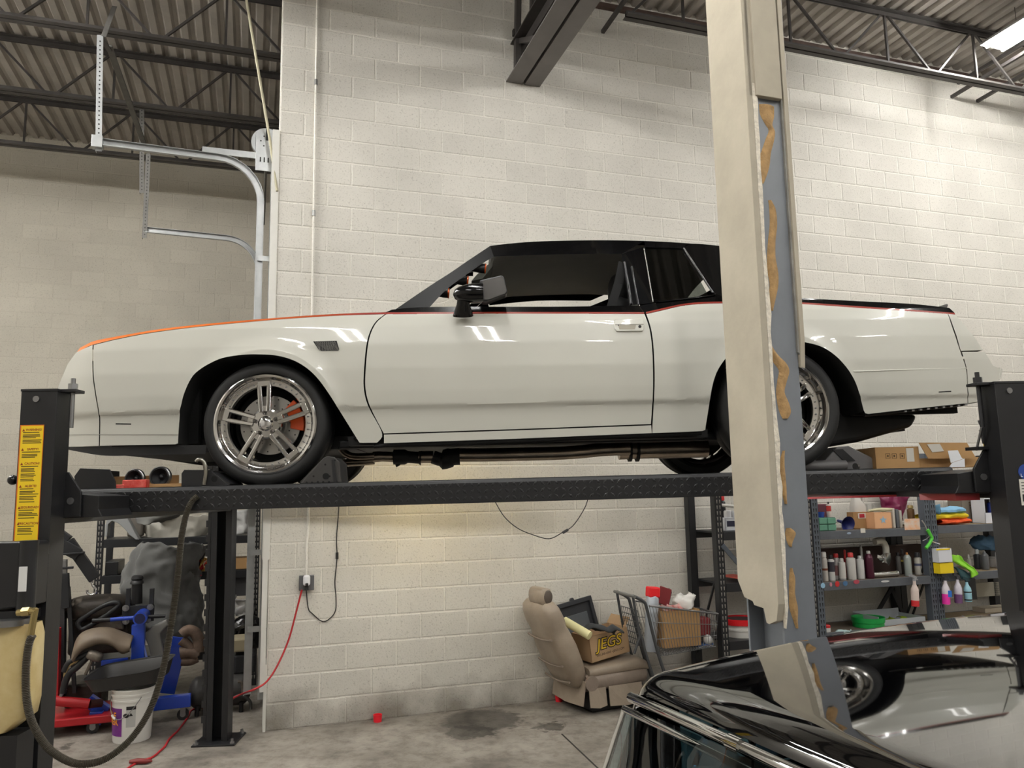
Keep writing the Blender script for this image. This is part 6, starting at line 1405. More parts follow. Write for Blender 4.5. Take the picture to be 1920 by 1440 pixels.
hc = bk(1.08) + V(0.02, -0.06, 0.0); cush('headrest', [(hc + V(0, -0.115, 0), (0.035, 0, 0), (0, 0, 0.04)), (hc + V(0, -0.10, 0), (0.055, 0, 0), (0, 0, 0.07)), (hc + V(0, 0.10, 0), (0.055, 0, 0), (0, 0, 0.07)), (hc + V(0, 0.115, 0), (0.035, 0, 0), (0, 0, 0.04))], M_leather, e=0.75)
mb = MB(); mb.ball(hc + V(0.012, -0.112, 0), (0.042, 0.012, 0.055)); mb.build('headrest_cap', mat('cap_brown', (84, 74, 66), 0.6), seat, smooth=60)
for t in (0.62, 0.30, 0.10):
    c = bk(t) - ax * 0.105; mb = MB(); mb.tube([c + V(0, y, -0.02 * math.cos(y / 0.2 * PI / 2)) for y in [-0.2 + 0.4 * k / 10 for k in range(11)]], 0.009, 6); mb.build('map_pocket_seam', M_leatherd, seat, smooth=60)
mb = MB(); mb.cyl((0.03, -0.012, 0.24), (0.03, 0.01, 0.24), 0.06, n=20); mb.build('recliner_cover', M_leatherd, seat, smooth=40)
def on_seat(x, y, z): return Matrix.LocRotScale(SC0, Matrix.Rotation(SYAW, 3, 'Z'), None) @ V(x, y, z)
SMTX = Matrix.LocRotScale(SC0, Matrix.Rotation(SYAW, 3, 'Z'), None)
jb = SMTX @ Matrix.Translation((0.08, 0.06, 0.385)) @ Matrix.Rotation(0.05, 4, 'Z') @ Matrix.Rotation(-0.12, 4, 'Y')
M_kraft = mat('kraft_box', (172, 142, 108), 0.8, var=0.06)
jx = card_box('parts_carton', 'cardboard carton lettered JEGS in yellow on the tan car seat', 0.0, 0.40, 0.0, 0.26, 0.0, 0.21, parent_m=jb, m=M_kraft)
for nm, bold, yy, m_ in (('lettering_outline', 0.0075, -0.0012, M_black), ('lettering', 0.0005, -0.0022, mat('jegs_yellow', (214, 178, 40), 0.5))):
    mb = MB(); text_mb(mb, 'JEGS', 0.125, lambda x, y: V(0.20 + x * 1.05 + y * 0.22, yy, 0.125 + y), bold=bold); mb.build(nm, m_, jx)
mb = MB(); text_mb(mb, '800-345-4545 • JEGS.COM', 0.026, lambda x, y: V(0.20 + x + y * 0.2, -0.0015, 0.045 + y)); mb.build('small_print', M_black, jx)
f0 = MB(); f0.prism([(0.395, 0.21), (0.40, 0.21), (0.46, 0.27), (0.455, 0.275)], 0.02, 0.28); f0.build('open_flap', M_kraft, jx)
t = thing('storage_tray', 'black plastic storage lid propped up behind the JEGS carton', 'tray', mtx=SMTX @ Matrix.Translation((0.0, 0.37, 0.40)) @ Matrix.Rotation(-0.20, 4, 'X') @ Matrix.Rotation(-0.16, 4, 'Y'))
M_tray = mat('tray_black', (44, 46, 50), 0.4)
mb = MB(); mb.bb((0.0, 0.0, 0.0), (0.40, 0.012, 0.40)); mb.build('lid_panel', M_tray, t, bevel=0.004)
for (x0, x1, z0, z1) in ((0.0, 0.40, 0.38, 0.42), (0.0, 0.03, 0.0, 0.40), (0.37, 0.40, 0.0, 0.40)): mb = MB(); mb.bb((x0, -0.03, z0), (x1, 0.0, z1)); mb.build('lid_rim', M_tray, t, bevel=0.005)
mb = MB(); mb.bb((0.08, -0.006, 0.10), (0.33, -0.001, 0.30)); mb.build('lid_recess', mat('tray_grey', (84, 88, 92), 0.35), t, bevel=0.003)
mb = MB(); mb.cyl((0.2, -0.03, 0.425), (0.2, -0.005, 0.425), 0.018, n=12); mb.build('latch', M_tray, t)
a, b = SMTX.inverted() @ at_y(1058, 1164, 6.80), SMTX.inverted() @ at_y(1106, 1192, 6.66)
mb = MB(); mb.cyl(a, b, 0.036, n=18); mb.cyl(b, b + (b - a).normalized() * 0.003, 0.026, n=14); o = mb.build('foam_tube', mat('pale_yellow', (226, 220, 168), 0.6), smooth=40); o.matrix_world = SMTX; tag(o, 'pale yellow tube leaning between the seat back and the carton', 'tube')
G = []
pp = [(1098, 1180), (1110, 1172), (1128, 1174), (1142, 1178), (1152, 1174), (1166, 1182)]
top = [SMTX.inverted() @ at_y(u, v, 6.70) for u, v in pp]
for k in range(6): G.append([p + V(0, 0.02 * k, -0.012 * k * (k - 3) * 0.3) for p in catmull(top, 4)])
mb = MB(); cloth(mb, [[p + V(0, -0.02, -0.02) for p in catmull(top, 4)]] + G, 0.016, 14, 2); o = mb.build('work_gloves', mat('charcoal_cloth', (52, 54, 56), 0.85), smooth=60, solid=-0.01); o.matrix_world = SMTX; tag(o, 'dark grey work gloves lying across the top of the JEGS carton', 'gloves')
# ---- shopping cart
YC = -0.62
cart = thing('shopping_cart', 'grey wire shopping cart loaded with boxes beside the shelving', 'shopping cart', loc=W0, rz=TH)
M_wire = mat('cart_wire', (120, 120, 120), 0.35, metal=0.7)
M_cframe = mat('cart_frame', (74, 76, 78), 0.4, metal=0.4)
YF = YC + 0.30
def wires(name, A, B, C, D, nu, nv, r, m=M_wire):
    """wire grid over quad A(bottom-left) B(bottom-right) C(top-right) D(top-left)"""
    mb = MB()
    for k in range(nu + 1): t = k / nu; mb.tube([A.lerp(B, t), D.lerp(C, t)], r, 5)
    for k in range(nv + 1): t = k / nv; mb.tube([A.lerp(D, t), B.lerp(C, t)], r * 1.3, 5)
    return mb.build(name, m, cart, smooth=60, kind='stuff')
A, B, C, D = B3(1240, 1230, YC), B3(1342, 1212, YC), B3(1346, 1151, YC), B3(1217, 1136, YC)
A2, B2, C2, D2 = [V(p.x + 0.03, YF, p.z) for p in (A, B, C, D)]
wires('basket_side', A, B, C, D, 22, 3, 0.0026); wires('basket_side', A2, B2, C2, D2, 22, 3, 0.0026); wires('basket_end', B, B2, C2, C, 8, 4, 0.0026); wires('basket_floor', A, B, B2, A2, 20, 8, 0.0026)
mb = MB(); mb.tube([D, C, C2, D2], 0.008, 8, closed=False); mb.build('basket_rim', M_wire, cart, smooth=60)
for dy in (0.0, 0.30):
    pts = [V(p.x, YC + dy, p.z) for p in (B3(1186, 1117, YC), B3(1207, 1128, YC), B3(1213, 1142, YC), B3(1222, 1180, YC), B3(1232, 1218, YC), B3(1240, 1245, YC))]
    pts += [V(pts[-1].x + 0.06, YC + dy, 0.20)]
    mb = MB(); mb.tube(catmull(pts, 4), 0.014, 8); mb.build('frame_tube', M_cframe, cart, smooth=50)
    pts = [V(p.x, YC + dy, p.z) for p in (B3(1187, 1120, YC), B3(1195, 1165, YC), B3(1205, 1205, YC), B3(1217, 1245, YC))]; pts.append(V(pts[-1].x + 0.08, YC + dy, 0.14))
    mb = MB(); mb.tube(catmull(pts, 4), 0.012, 8); mb.build('frame_tube', M_cframe, cart, smooth=50)
    pts = [V(p.x, YC + dy, p.z) for p in (B3(1196, 1173, YC), B3(1200, 1192, YC), B3(1189, 1226, YC))]
    mb = MB(); mb.tube(pts, 0.011, 8); mb.build('seat_strut', M_cframe, cart, smooth=50)
    for sx in (0.05, 0.62): mb = MB(); q = V(A.x + sx, YC + dy, 0.06); mb.cyl(q + V(0, -0.015, 0), q + V(0, 0.015, 0), 0.06, n=18); mb.build('cart_wheel', M_black, cart, smooth=40)
    mb = MB(); mb.tube([V(A.x + 0.02, YC + dy, 0.16), V(A.x + 0.66, YC + dy, 0.13)], 0.012, 8); mb.build('lower_rail', M_cframe, cart, smooth=50)
h0, h1 = B3(1164, 1102, YC), B3(1187, 1118, YC); mb = MB(); mb.tube([h1 + V(0, -0.03, 0), V(h1.x, YF + 0.05, h1.z)], 0.014, 8); mb.build('push_handle', mat('handle_grey', (130, 130, 128), 0.4, metal=0.5), cart, smooth=50)
wires('child_seat', B3(1210, 1215, YC), V(B3(1210, 1215, YC).x, YF, B3(1210, 1215, YC).z), V(B3(1195, 1145, YC).x, YF, B3(1195, 1145, YC).z), B3(1195, 1145, YC), 8, 6, 0.0026, M_cframe)
def in_cart(name, label, cat, u0, u1, v0, v1, y0, y1, m, **k):
    a, b = B3(u0, v1, YC + y0), B3(u1, v0, YC + y0); return card_box(name, label, a.x, b.x, YC + y0, YC + y1, max(a.z, A.z + 0.01), b.z, parent_m=BMTX, m=m, **k)
bx = in_cart('cart_carton', 'tall brown cardboard carton in the shopping cart', 'box', 1246, 1312, 1142, 1216, 0.03, 0.26, M_card)
c = B3(1282, 1158, YC + 0.048); mb = MB(); text_mb(mb, 'HEAVY LINE', 0.034, lambda x, y: V(c.x + x, c.y - 0.001, c.z + y)); mb.build('print', mat('box_print'), bx)
for k in range(2): c = B3(1280, 1205 + 7 * k, YC + 0.048); mb = MB(); mb.box(c + V(0, -0.001, 0), (0.20, 0.001, 0.012)); mb.build('print_line', mat('box_print'), bx)
a, b = B3(1205, 1155, YC + 0.12), B3(1225, 1097, YC + 0.12)
t = thing('spray_can', 'tall silver bottle with square red cap standing in the cart', 'bottle', loc=BMTX @ V((a.x + b.x) / 2, YC + 0.12, A.z + 0.02), rz=TH); t.rotation_euler = (0, 0.10, TH)
hh = b.z - A.z - 0.02
mb = MB(); mb.lathe([(0.0, 0.0), (0.052, 0.0), (0.054, 0.02), (0.054, hh * 0.80), (0.045, hh * 0.84), (0.0, hh * 0.84)], 20); mb.build('bottle_body', mat('silver_paint', (176, 182, 190), 0.3, metal=0.4), t, smooth=40)
mb = MB(); mb.bb((-0.05, -0.045, hh * 0.82), (0.05, 0.045, hh * 0.98)); mb.build('cap', mat('bright_red', (222, 28, 36), 0.4), t, bevel=0.012)
t = thing('folding_stool', 'small wire frame with a dark red seat panel upended in the cart', 'stool', loc=W0, rz=TH)
q = [B3(u, v, YC + 0.16) for u, v in ((1232, 1130), (1237, 1098), (1258, 1105), (1252, 1137))]; mb = MB(); mb.prism([(p.x, p.z) for p in q], YC + 0.14, YC + 0.16); mb.build('seat_panel', mat('maroon_vinyl', (126, 40, 44), 0.5), t, bevel=0.006)
for k in range(6):
    p0, p1 = B3(1233 + 3.5 * k, 1128 + k * 1.5, YC + 0.25), B3(1241 + 3.6 * k, 1100 + k * 1.4, YC + 0.25); mb = MB(); mb.tube([p0, p1], 0.003, 5); mb.build('frame_wire', M_cframe, t)
P = [B3(u, v, YC + 0.25) for u, v in ((1254, 1103), (1259, 1110), (1254, 1132), (1232, 1126))]; mb = MB(); mb.tube(P, 0.005, 6); mb.build('frame_rim', M_cframe, t, smooth=50)
G = []
def bag(name, label, outline, y, dep, m, seed, amp=0.02): return bcloth(name, label, 'bag', outline, y, dep, m, amp, 14, seed, 22, 14)
bag('plastic_bag', 'white plastic bag bulging out of the tall carton in the cart', [(1113, 1285, 1300), (1118, 1275, 1304), (1128, 1268, 1304), (1138, 1272, 1300)], YC + 0.18, 0.14, mat('white_film', (224, 222, 218), 0.4), 3)
bag('paper_wrap', 'red and white crumpled wrapping in the cart carton', [(1132, 1246, 1278), (1138, 1244, 1282), (1144, 1244, 1284)], YC + 0.15, 0.1, mat('red_white_wrap', (206, 44, 44), 0.5, rgb2=(226, 214, 208), vscale=18), 6)
simple('maroon_can', 'dark red tin at the right end of the cart', 'tin', 1313, 1332, 1158, 1192, YC + 0.12, 0.12, mat('maroon_vinyl'), 0.01)
t = thing('glass_jar', 'round clear lamp globe at the bottom right of the cart', 'globe', loc=W0, rz=TH); mb = MB(); mb.ball(B3(1327, 1199, YC + 0.1), 0.042); mb.build('globe', mat('milk_glass', (216, 216, 214), 0.1), t, smooth=60)
simple('blue_packet', 'blue packet lying on the cart floor under the globe', 'packet', 1308, 1338, 1206, 1216, YC + 0.08, 0.12, mat('blue_print', (50, 80, 130), 0.5), 0.004)
# ---- bucket with red rim by the shelving
q = B3(1389, 1158, -0.34); t = thing('paint_bucket', 'white bucket with a red rim beside the shelving foot', 'bucket', loc=BMTX @ V(q.x, -0.34, 0.0))
mb = MB(); hh = q.z; zr0 = 0.0
mb.lathe([(0.0, 0.0), (0.125, 0.0), (0.148, hh - 0.10), (0.155, hh - 0.098), (0.155, hh - 0.085), (0.148, hh - 0.083), (0.15, hh - 0.045)], 32); mb.build('pail', M_bucket, t, smooth=40)
mb = MB(); mb.lathe([(0.15, hh - 0.05), (0.165, hh - 0.05), (0.168, hh - 0.006), (0.16, hh), (0.150, hh), (0.150, hh - 0.03)], 32); mb.build('red_rim', mat('bright_red'), t, smooth=40)
mb = MB(); mb.lathe([(0.150, hh - 0.012), (0.0, hh - 0.02)], 32); mb.build('lid', mat('lid_dark', (70, 60, 60), 0.6), t)
# ---- little red plastic caps on the floor
q = at_z(708, 1353); mb = MB(); mb.lathe([(0.0, 0.0), (0.032, 0.0), (0.036, 0.055), (0.033, 0.055), (0.030, 0.01)], 20); o = mb.build('red_cup', mat('neon_red', (236, 30, 48), 0.5), smooth=40); o.location = (q.x, q.y, 0); tag(o, 'bright red plastic cap on the floor at the foot of the block wall', 'cap')
q = at_z(1052, 1312); mb = MB(); mb.lathe([(0.0, 0.0), (0.03, 0.0), (0.034, 0.05), (0.031, 0.05), (0.028, 0.01)], 20); o = mb.build('red_cup', mat('neon_red'), smooth=40); o.location = (q.x - 0.02, q.y - 0.05, 0); tag(o, 'red plastic cap on the floor tucked behind the tan car seat', 'cap')
# ================================================================== shelving at the right
YS = -0.55; YBK = -0.10; WU = 0.072
sA = bpx(1343, 1000, YS)[0]; sB = bpx(1524, 1000, YS)[0]; sC = bpx(1747, 1000, YS)[0]; sD = bpx(1747, 1000, YS)[0] + 1.32
ZA, ZB, ZC = 1.385, 0.925, 0.48
M_beam = mat('beam_grey', (98, 102, 108), 0.35, metal=0.3, var=0.12, vscale=10)
rack('steel_shelving', 'black steel shelving half hidden behind the column', sA, sB, YS, YBK, (ZC, 0.97, 1.415), 2.1, M_rack, M_rack, w=WU, hm=mat('slot_light'))
u2 = rack('steel_shelving', 'grey steel shelving full of spray cans right of the column', sB + 0.004, sC, YS, YBK, (ZC, ZB, ZA), 2.1, M_rackg, mat('deck_brown', (96, 84, 72), 0.8), beam_m=M_beam, w=WU)
u3 = rack('steel_shelving', 'grey steel shelving with cloths and spray bottles at the far right', sC + 0.004, sD, YS, YBK, (ZC, ZB + 0.01, ZA + 0.01), 2.1, M_rackg, M_ply, beam_m=M_beam, w=WU)
mb = MB(); 
for (x0, z0, x1, z1) in ((sC - 0.10, ZB - 0.08, sC - 0.36, 0.55), (sC - 0.18, 0.78, sC - 0.02, 0.45)): mb = MB(); mb.bar((x0, YBK - 0.05, z0), (x1, YBK - 0.05, z1), 0.035, 0.02, upv=(0, 1, 0)); mb.build('knee_brace', M_rack, u2)
mb = MB(); mb.bar((sA + 0.05, YS - 0.01, 1.30), (sB - 0.35, YS - 0.01, 0.62), 0.04, 0.012, upv=(0, 1, 0)); mb.build('diagonal_brace', M_rackg, bpy.data.objects['steel_shelving'])
mb = MB(); mb.bar((sB - 0.52, YS - 0.03, 0.30), (sB - 0.36, YS - 0.03, 0.86), 0.022, 0.02, upv=(0, 1, 0)); mb.build('prop_bar', M_rack, bpy.data.objects['steel_shelving'])
# paint marks and sticker on the beams
for u, v, w, h, rgb in ((1543, 1098, 0.05, 0.05, (150, 190, 215)), (1558, 1096, 0.03, 0.04, (190, 130, 140)), (1570, 1095, 0.05, 0.055, (200, 44, 46)), (1585, 1094, 0.055, 0.045, (70, 110, 150)), (1606, 1091, 0.07, 0.04, (176, 70, 86)), (1660, 1090, 0.10, 0.02, (200, 200, 200)), (1592, 1000, 0.05, 0.02, (150, 165, 185))):
    c = B3(u, v, YS - 0.006); mb = MB(); mb.ball(c, (w / 2, 0.0015, h / 2), 12, 6); mb.build('paint_smudge', mat('smudge_%d' % u, rgb, 0.5), u2)
c = B3(1618, 995, YS - 0.006); mb = MB(); mb.box(c, (0.055, 0.003, 0.042)); mb.build('white_sticker', mat('label_white'), u2, bevel=0.004)
def stand(u, y, z): P = B3(u, 1000, y); return V(P.x, y, z)
def ztop(u, v, y): return B3(u, v, y).z
def can(u, vt, r, body, cap, label, z, y=YS + 0.09, name='spray_can', capr=0.8, neck=0.18, caph=0.14, cat='spray can', group='cans on the spray can shelf', band=None, metal=0.3):
    zt = ztop(u, vt, y) - z; p = stand(u, y, z)
    t = thing(name, label, cat, loc=BMTX @ p, rz=TH, group=group); H = zt
    h1 = H * (1 - caph - neck * 0.45)
    mb = MB(); mb.lathe([(0.0, 0.0), (r * 0.97, 0.0), (r, 0.006), (r, h1), (r * 0.96, h1 + 0.006), (r * 0.6, H * (1 - caph) - 0.004), (r * 0.5, H * (1 - caph)), (0, H * (1 - caph))], 18); mb.build('body', mat('can_' + '_'.join(map(str, body)), body, 0.3, metal=metal), t, smooth=35)
    mb = MB(); cr = r * capr; mb.lathe([(0.0, H * (1 - caph) - 0.002), (cr, H * (1 - caph) - 0.002), (cr, H - 0.008), (cr * 0.8, H), (0.0, H)], 16); mb.build('cap', mat('cap_' + '_'.join(map(str, cap)), cap, 0.4), t, smooth=35)
    if band: mb = MB(); mb.lathe([(r * 1.01, h1 * band[0]), (r * 1.01, h1 * band[1])], 18); mb.build('label_band', mat('band_' + '_'.join(map(str, band[2])), band[2], 0.5), t)
    return t
Z = ZB
can(1525, 1041, 0.026, (60, 84, 66), (206, 36, 34), 'dark green can with red cap at the left end of the can shelf', Z, band=(0.55, 0.75, (150, 120, 70)), capr=0.85)
can(1541, 1035, 0.030, (196, 192, 186), (214, 212, 206), 'tall silver can second from the left on the can shelf', Z, caph=0.18, band=(0.5, 0.6, (120, 70, 50)))
can(1554, 1041, 0.030, (220, 220, 218), (26, 26, 28), 'white and black spray can with dark cap beside the tall silver can', Z, capr=0.6, band=(0.45, 0.95, (48, 46, 56)))
can(1564, 1038, 0.028, (206, 202, 200), (190, 40, 40), 'slim white can with red and white domed cap', Z, YS + 0.15, band=(0.2, 0.7, (150, 110, 110)))
can(1574, 1047, 0.032, (216, 214, 210), (206, 204, 200), 'short plain white can with grey nozzle', Z, capr=0.55, band=(0.0, 0.1, (150, 150, 150)))
can(1581, 1031, 0.027, (150, 40, 44), (196, 40, 40), 'red can with a pointed red nozzle behind the white cans', Z, YS + 0.24, capr=0.4, caph=0.3)
can(1591, 1036, 0.042, (214, 212, 208), (200, 60, 60), 'wide white spray can with red collar', Z, capr=0.62, caph=0.16)
can(1608, 1042, 0.036, (210, 210, 208), (190, 190, 188), 'wide white spray can with grey nozzle beside the red-collared can', Z, capr=0.5, caph=0.12)
can(1612, 1022, 0.013, (204, 204, 200), (190, 190, 186), 'thin white tube standing behind the white cans', Z, YS + 0.30, capr=0.95, caph=0.05)
can(1625, 1033, 0.040, (74, 24, 44), (200, 198, 192), 'maroon spray can with silver dome', Z, capr=0.45, caph=0.10, neck=0.35)
can(1680, 1036, 0.026, (120, 118, 116), (34, 34, 36), 'grey bottle with black cap behind the silver tube', Z, YS + 0.26, capr=0.6)
can(1688, 1030, 0.026, (52, 48, 42), (40, 40, 40), 'dark bottle with yellow band on the can shelf', Z, YS + 0.24, band=(0.7, 0.8, (170, 150, 60)), capr=0.5, caph=0.2)
can(1697, 1036, 0.034, (160, 168, 164), (180, 120, 60), 'grey-green spray can with orange tip', Z, capr=0.3, caph=0.10, neck=0.3)
can(1716, 1036, 0.034, (206, 202, 192), (50, 50, 56), 'white bottle with dark cap beside the shelf post', Z, YS + 0.14, capr=0.75, caph=0.2, band=(0.55, 0.7, (80, 84, 110)))
# heat gun and tube
t = thing('heat_gun', 'white heat gun with a crumpled silver foil shade over the spray cans', 'heat gun', loc=W0, rz=TH)
P = [B3(u, v, YS + 0.2) for u, v in ((1640, 1016), (1652, 1014), (1660, 1024), (1661, 1040), (1657, 1052))]; mb = MB(); mb.tube(catmull(P, 4), 0.032, 10); mb.build('gun_body', mat('gun_white', (210, 206, 194), 0.5), t, smooth=50)
G = [[B3(1646 + 6 * i, 1038 + 6 * j + (i - 2) * (j - 1) * 1.2, YS + 0.15 + 0.01 * ((i * j) % 3)) for i in range(5)] for j in range(4)]; mb = MB(); cloth(mb, G, 0.025, 25, 3); mb.build('foil_shade', mat('foil', (214, 214, 212), 0.15, metal=1.0), t, smooth=20)
mb = MB(); a, b = B3(1636, 1072, YS + 0.1), B3(1680, 1078, YS + 0.1); a.z = b.z = ZB + 0.027; mb.cyl(a, b, 0.026, n=16); mb.lathe([(0.026, 0), (0.03, 0.004), (0.03, 0.012), (0.026, 0.016)], 16, Matrix.Translation(b) @ Matrix.Rotation(PI / 2, 4, 'Y')); o = inb(mb.build('silver_tube', mat('foil'), smooth=40)); tag(o, 'shiny silver tube lying on the can shelf', 'tube')
simple('brown_crate', 'dark brown box behind the spray cans on the can shelf', 'box', 1536, 1730, 1020, 1088, YS + 0.34, 0.08, mat('crate_brown', (64, 48, 42), 0.8), z0=ZB)
# ---- upper shelf
Z = ZA
t = thing('drawer_cabinet', 'small green plastic drawer cabinet at the left of the upper shelf', 'drawer cabinet', loc=W0, rz=TH)
a, b = B3(1519, 992, YS + 0.03), B3(1567, 970, YS + 0.03); M_gr = mat('mint_green', (96, 148, 124), 0.5)
mb = MB(); mb.bb((a.x, YS + 0.04, Z), (b.x, YS + 0.2, b.z)); mb.build('case', mat('mint_dark', (60, 104, 88), 0.5), t)
for i in range(3):
    for j in range(2): w = (b.x - a.x) / 3; h = (b.z - Z) / 2; mb = MB(); mb.bb((a.x + w * i + 0.004, YS + 0.025, Z + h * j + 0.004), (a.x + w * (i + 1) - 0.004, YS + 0.04, Z + h * (j + 1) - 0.004)); mb.build('drawer', M_gr, t, bevel=0.004)
zc = b.z
simple('dark_carton', 'dark red and blue carton behind the green drawer cabinet', 'box', 1516, 1553, 945, 985, YS + 0.26, 0.12, mat('maroon_card', (92, 44, 56), 0.6), z0=Z)
t = thing('blue_cup', 'blue plastic cup on top of the green drawer cabinet', 'cup', loc=BMTX @ stand(1541, YS + 0.12, zc), rz=TH); mb = MB(); mb.lathe([(0, 0), (0.03, 0), (0.036, 0.05), (0.033, 0.05), (0.028, 0.005)], 18); mb.build('cup_wall', mat('cup_blue', (40, 70, 150), 0.4), t, smooth=40)
can(1557, 941, 0.022, (206, 196, 190), (40, 40, 40), 'white and red squeeze bottle above the drawer cabinet', zc, YS + 0.1, name='squeeze_bottle', cat='bottle', group=None, band=(0.5, 0.95, (180, 50, 46)), capr=0.4)
t = thing('funnel', 'dark blue plastic funnel lying on the upper shelf', 'funnel', loc=BMTX @ stand(1584, YS + 0.2, Z + 0.06), rz=TH); t.rotation_euler = (PI / 2 + 0.2, 0.3, TH); mb = MB(); mb.lathe([(0.075, 0.06), (0.07, 0.055), (0.015, -0.02), (0.01, -0.09), (0.012, -0.09), (0.018, -0.02)], 22); mb.build('cone', mat('funnel_blue', (40, 46, 104), 0.4), t, smooth=40)
# jug
t = thing('plastic_jug', 'white plastic jug with handle and red label on the upper shelf', 'jug', loc=BMTX @ stand(1612, YS + 0.28, Z), rz=TH)
H = ztop(1612, 926, YS + 0.28) - Z
cush('jug_body', [((0, 0, 0.0), (0.07, 0, 0), (0, 0.05, 0)), ((0, 0, 0.01), (0.075, 0, 0), (0, 0.055, 0)), ((0, 0, H * 0.62), (0.075, 0, 0), (0, 0.055, 0)), ((-0.02, 0, H * 0.85), (0.035, 0, 0), (0, 0.035, 0)), ((-0.03, 0, H * 0.92), (0.02, 0, 0), (0, 0.02, 0)), ((-0.03, 0, H), (0.02, 0, 0), (0, 0.02, 0))], mat('hdpe_white', (188, 184, 178), 0.4), parent=t)
mb = MB(); mb.tube(catmull([V(-0.02, 0, H * 0.93), V(0.045, 0, H * 0.95), V(0.065, 0, H * 0.85), V(0.068, 0, H * 0.6)], 4), 0.013, 8); mb.build('jug_handle', mat('hdpe_white'), t, smooth=50)
mb = MB(); mb.bb((-0.03, -0.058, H * 0.10), (0.07, -0.0555, H * 0.38)); mb.build('red_label', mat('label_red', (176, 40, 56), 0.5), t)
bx = card_box('parts_box', 'brown cardboard box with white label in front of the jug', B3(1600, 980, YS + 0.16).x, B3(1640, 980, YS + 0.16).x, YS + 0.16, YS + 0.24, Z, ztop(1620, 960, YS + 0.16), parent_m=BMTX, m=M_cardd, lid=True)
mb = MB(); c = B3(1619, 967, YS + 0.158); mb.box(c, (0.13, 0.002, 0.05)); l_ = mb.build('white_label', mat('label_white'), bx); mb = MB(); mb.box(c + V(-0.02, -0.002, 0), (0.06, 0.001, 0.036)); mb.build('red_print', mat('label_red'), l_)
bx = card_box('tissue_box', 'peach coloured box printed with a pale blue star on the upper shelf', B3(1640, 980, YS + 0.05).x, B3(1672, 980, YS + 0.05).x, YS + 0.05, YS + 0.16, Z, ztop(1655, 961, YS + 0.05), parent_m=BMTX, m=mat('peach_card', (224, 172, 128), 0.6), lid=True)
c = B3(1656, 975, YS + 0.048); mb = MB(); mb.add([c + V(0.045 * (1 if k % 2 == 0 else 0.4) * math.cos(k * PI / 5 + 0.3), -0.001, 0.04 * (1 if k % 2 == 0 else 0.4) * math.sin(k * PI / 5 + 0.3)) for k in range(10)], [tuple(range(10))]); mb.build('star_print', mat('pale_blue', (140, 176, 200), 0.6), bx)
for k, (u, rgb, lb) in enumerate(((1675, (196, 190, 176), 'cream folder upright beside the peach box'), (1682, (92, 96, 100), 'dark grey folder between the cream folders'), (1688, (180, 176, 166), 'pale folder leaning right of the dark folder'))):
    c = B3(u, 985, YS + 0.1); mb = MB(); mb.bb((c.x - 0.016, YS + 0.08, Z), (c.x + 0.012, YS + 0.34, ztop(u, 953 + k * 2, YS + 0.08))); o = inb(mb.build('folder', mat('folder_%d' % k, rgb, 0.6), bevel=0.004)); tag(o, lb, 'folder', 'folders on the upper shelf')
mb = MB(); a, b = B3(1628, 958, YS + 0.06), B3(1672, 955, YS + 0.06); mb.tube([a, a.lerp(b, 0.4) + V(0, 0, 0.008), a.lerp(b, 0.6), b], [0.010, 0.014, 0.022, 0.012], 8); o = inb(mb.build('brush', mat('brush_cream', (190, 184, 150), 0.6), smooth=50)); tag(o, 'cream handled brush lying across the peach box', 'brush')
bcloth('magenta_bag', 'dark magenta plastic bag stuffed at the back of the upper shelf', 'bag', [(926, 1660, 1712), (938, 1656, 1706), (952, 1660, 1698), (975, 1668, 1690)], YS + 0.38, 0.12, mat('magenta_film', (120, 30, 70), 0.4), 0.025, 14, 4, 22, 14)
for u, lb in ((1629, 'left small clear dropper bottle on the upper shelf'), (1640, 'right small clear dropper bottle on the upper shelf')): can(u, 944, 0.02, (120, 118, 112), (150, 148, 140), lb, Z, YS + 0.36, name='dropper_bottle', cat='bottle', group='dropper bottles', capr=0.4, caph=0.25)
can(1711, 947, 0.034, (104, 78, 50), (150, 130, 80), 'brown bottle with brass coloured cap at the right of the upper shelf', Z, YS + 0.18, name='oil_bottle', cat='bottle', group=None, capr=0.8)
simple('seed_packet', 'orange and white paper packet hanging over the upper shelf edge', 'packet', 1697, 1724, 972, 994, YS - 0.012, 0.004, mat('packet_orange', (226, 168, 120), 0.6, rgb2=(214, 208, 200), vscale=20), 0)
# green blow gun hung on the upright
t = thing('blow_gun', 'bright green air blow gun hooked on the grey shelf upright', 'blow gun', loc=W0, rz=TH)
P = [B3(u, v, YS - 0.03) for u, v in ((1728, 975), (1733, 982), (1738, 993))]; mb = MB(); mb.tube(P, 0.006, 8); mb.build('nozzle', M_chrome, t, smooth=50)
P = [B3(u, v, YS - 0.03) for u, v in ((1739, 993), (1745, 1004), (1747, 1010), (1742, 1020), (1736, 1028))]; mb = MB(); mb.tube(catmull(P, 3), 0.016, 10); mb.build('grip', mat('lime_green', (84, 196, 60), 0.45), t, smooth=50)
P = [B3(u, v, YS - 0.03) for u, v in ((1730, 1014), (1737, 1011), (1743, 1005))]; mb = MB(); mb.tube(P, 0.004, 6); mb.build('trigger', M_steel, t)
P = [B3(u, v, YS - 0.03) for u, v in ((1746, 1015), (1762, 1020))]; mb = MB(); mb.tube(P, 0.007, 8); mb.build('hose_coupling', M_chrome, t)
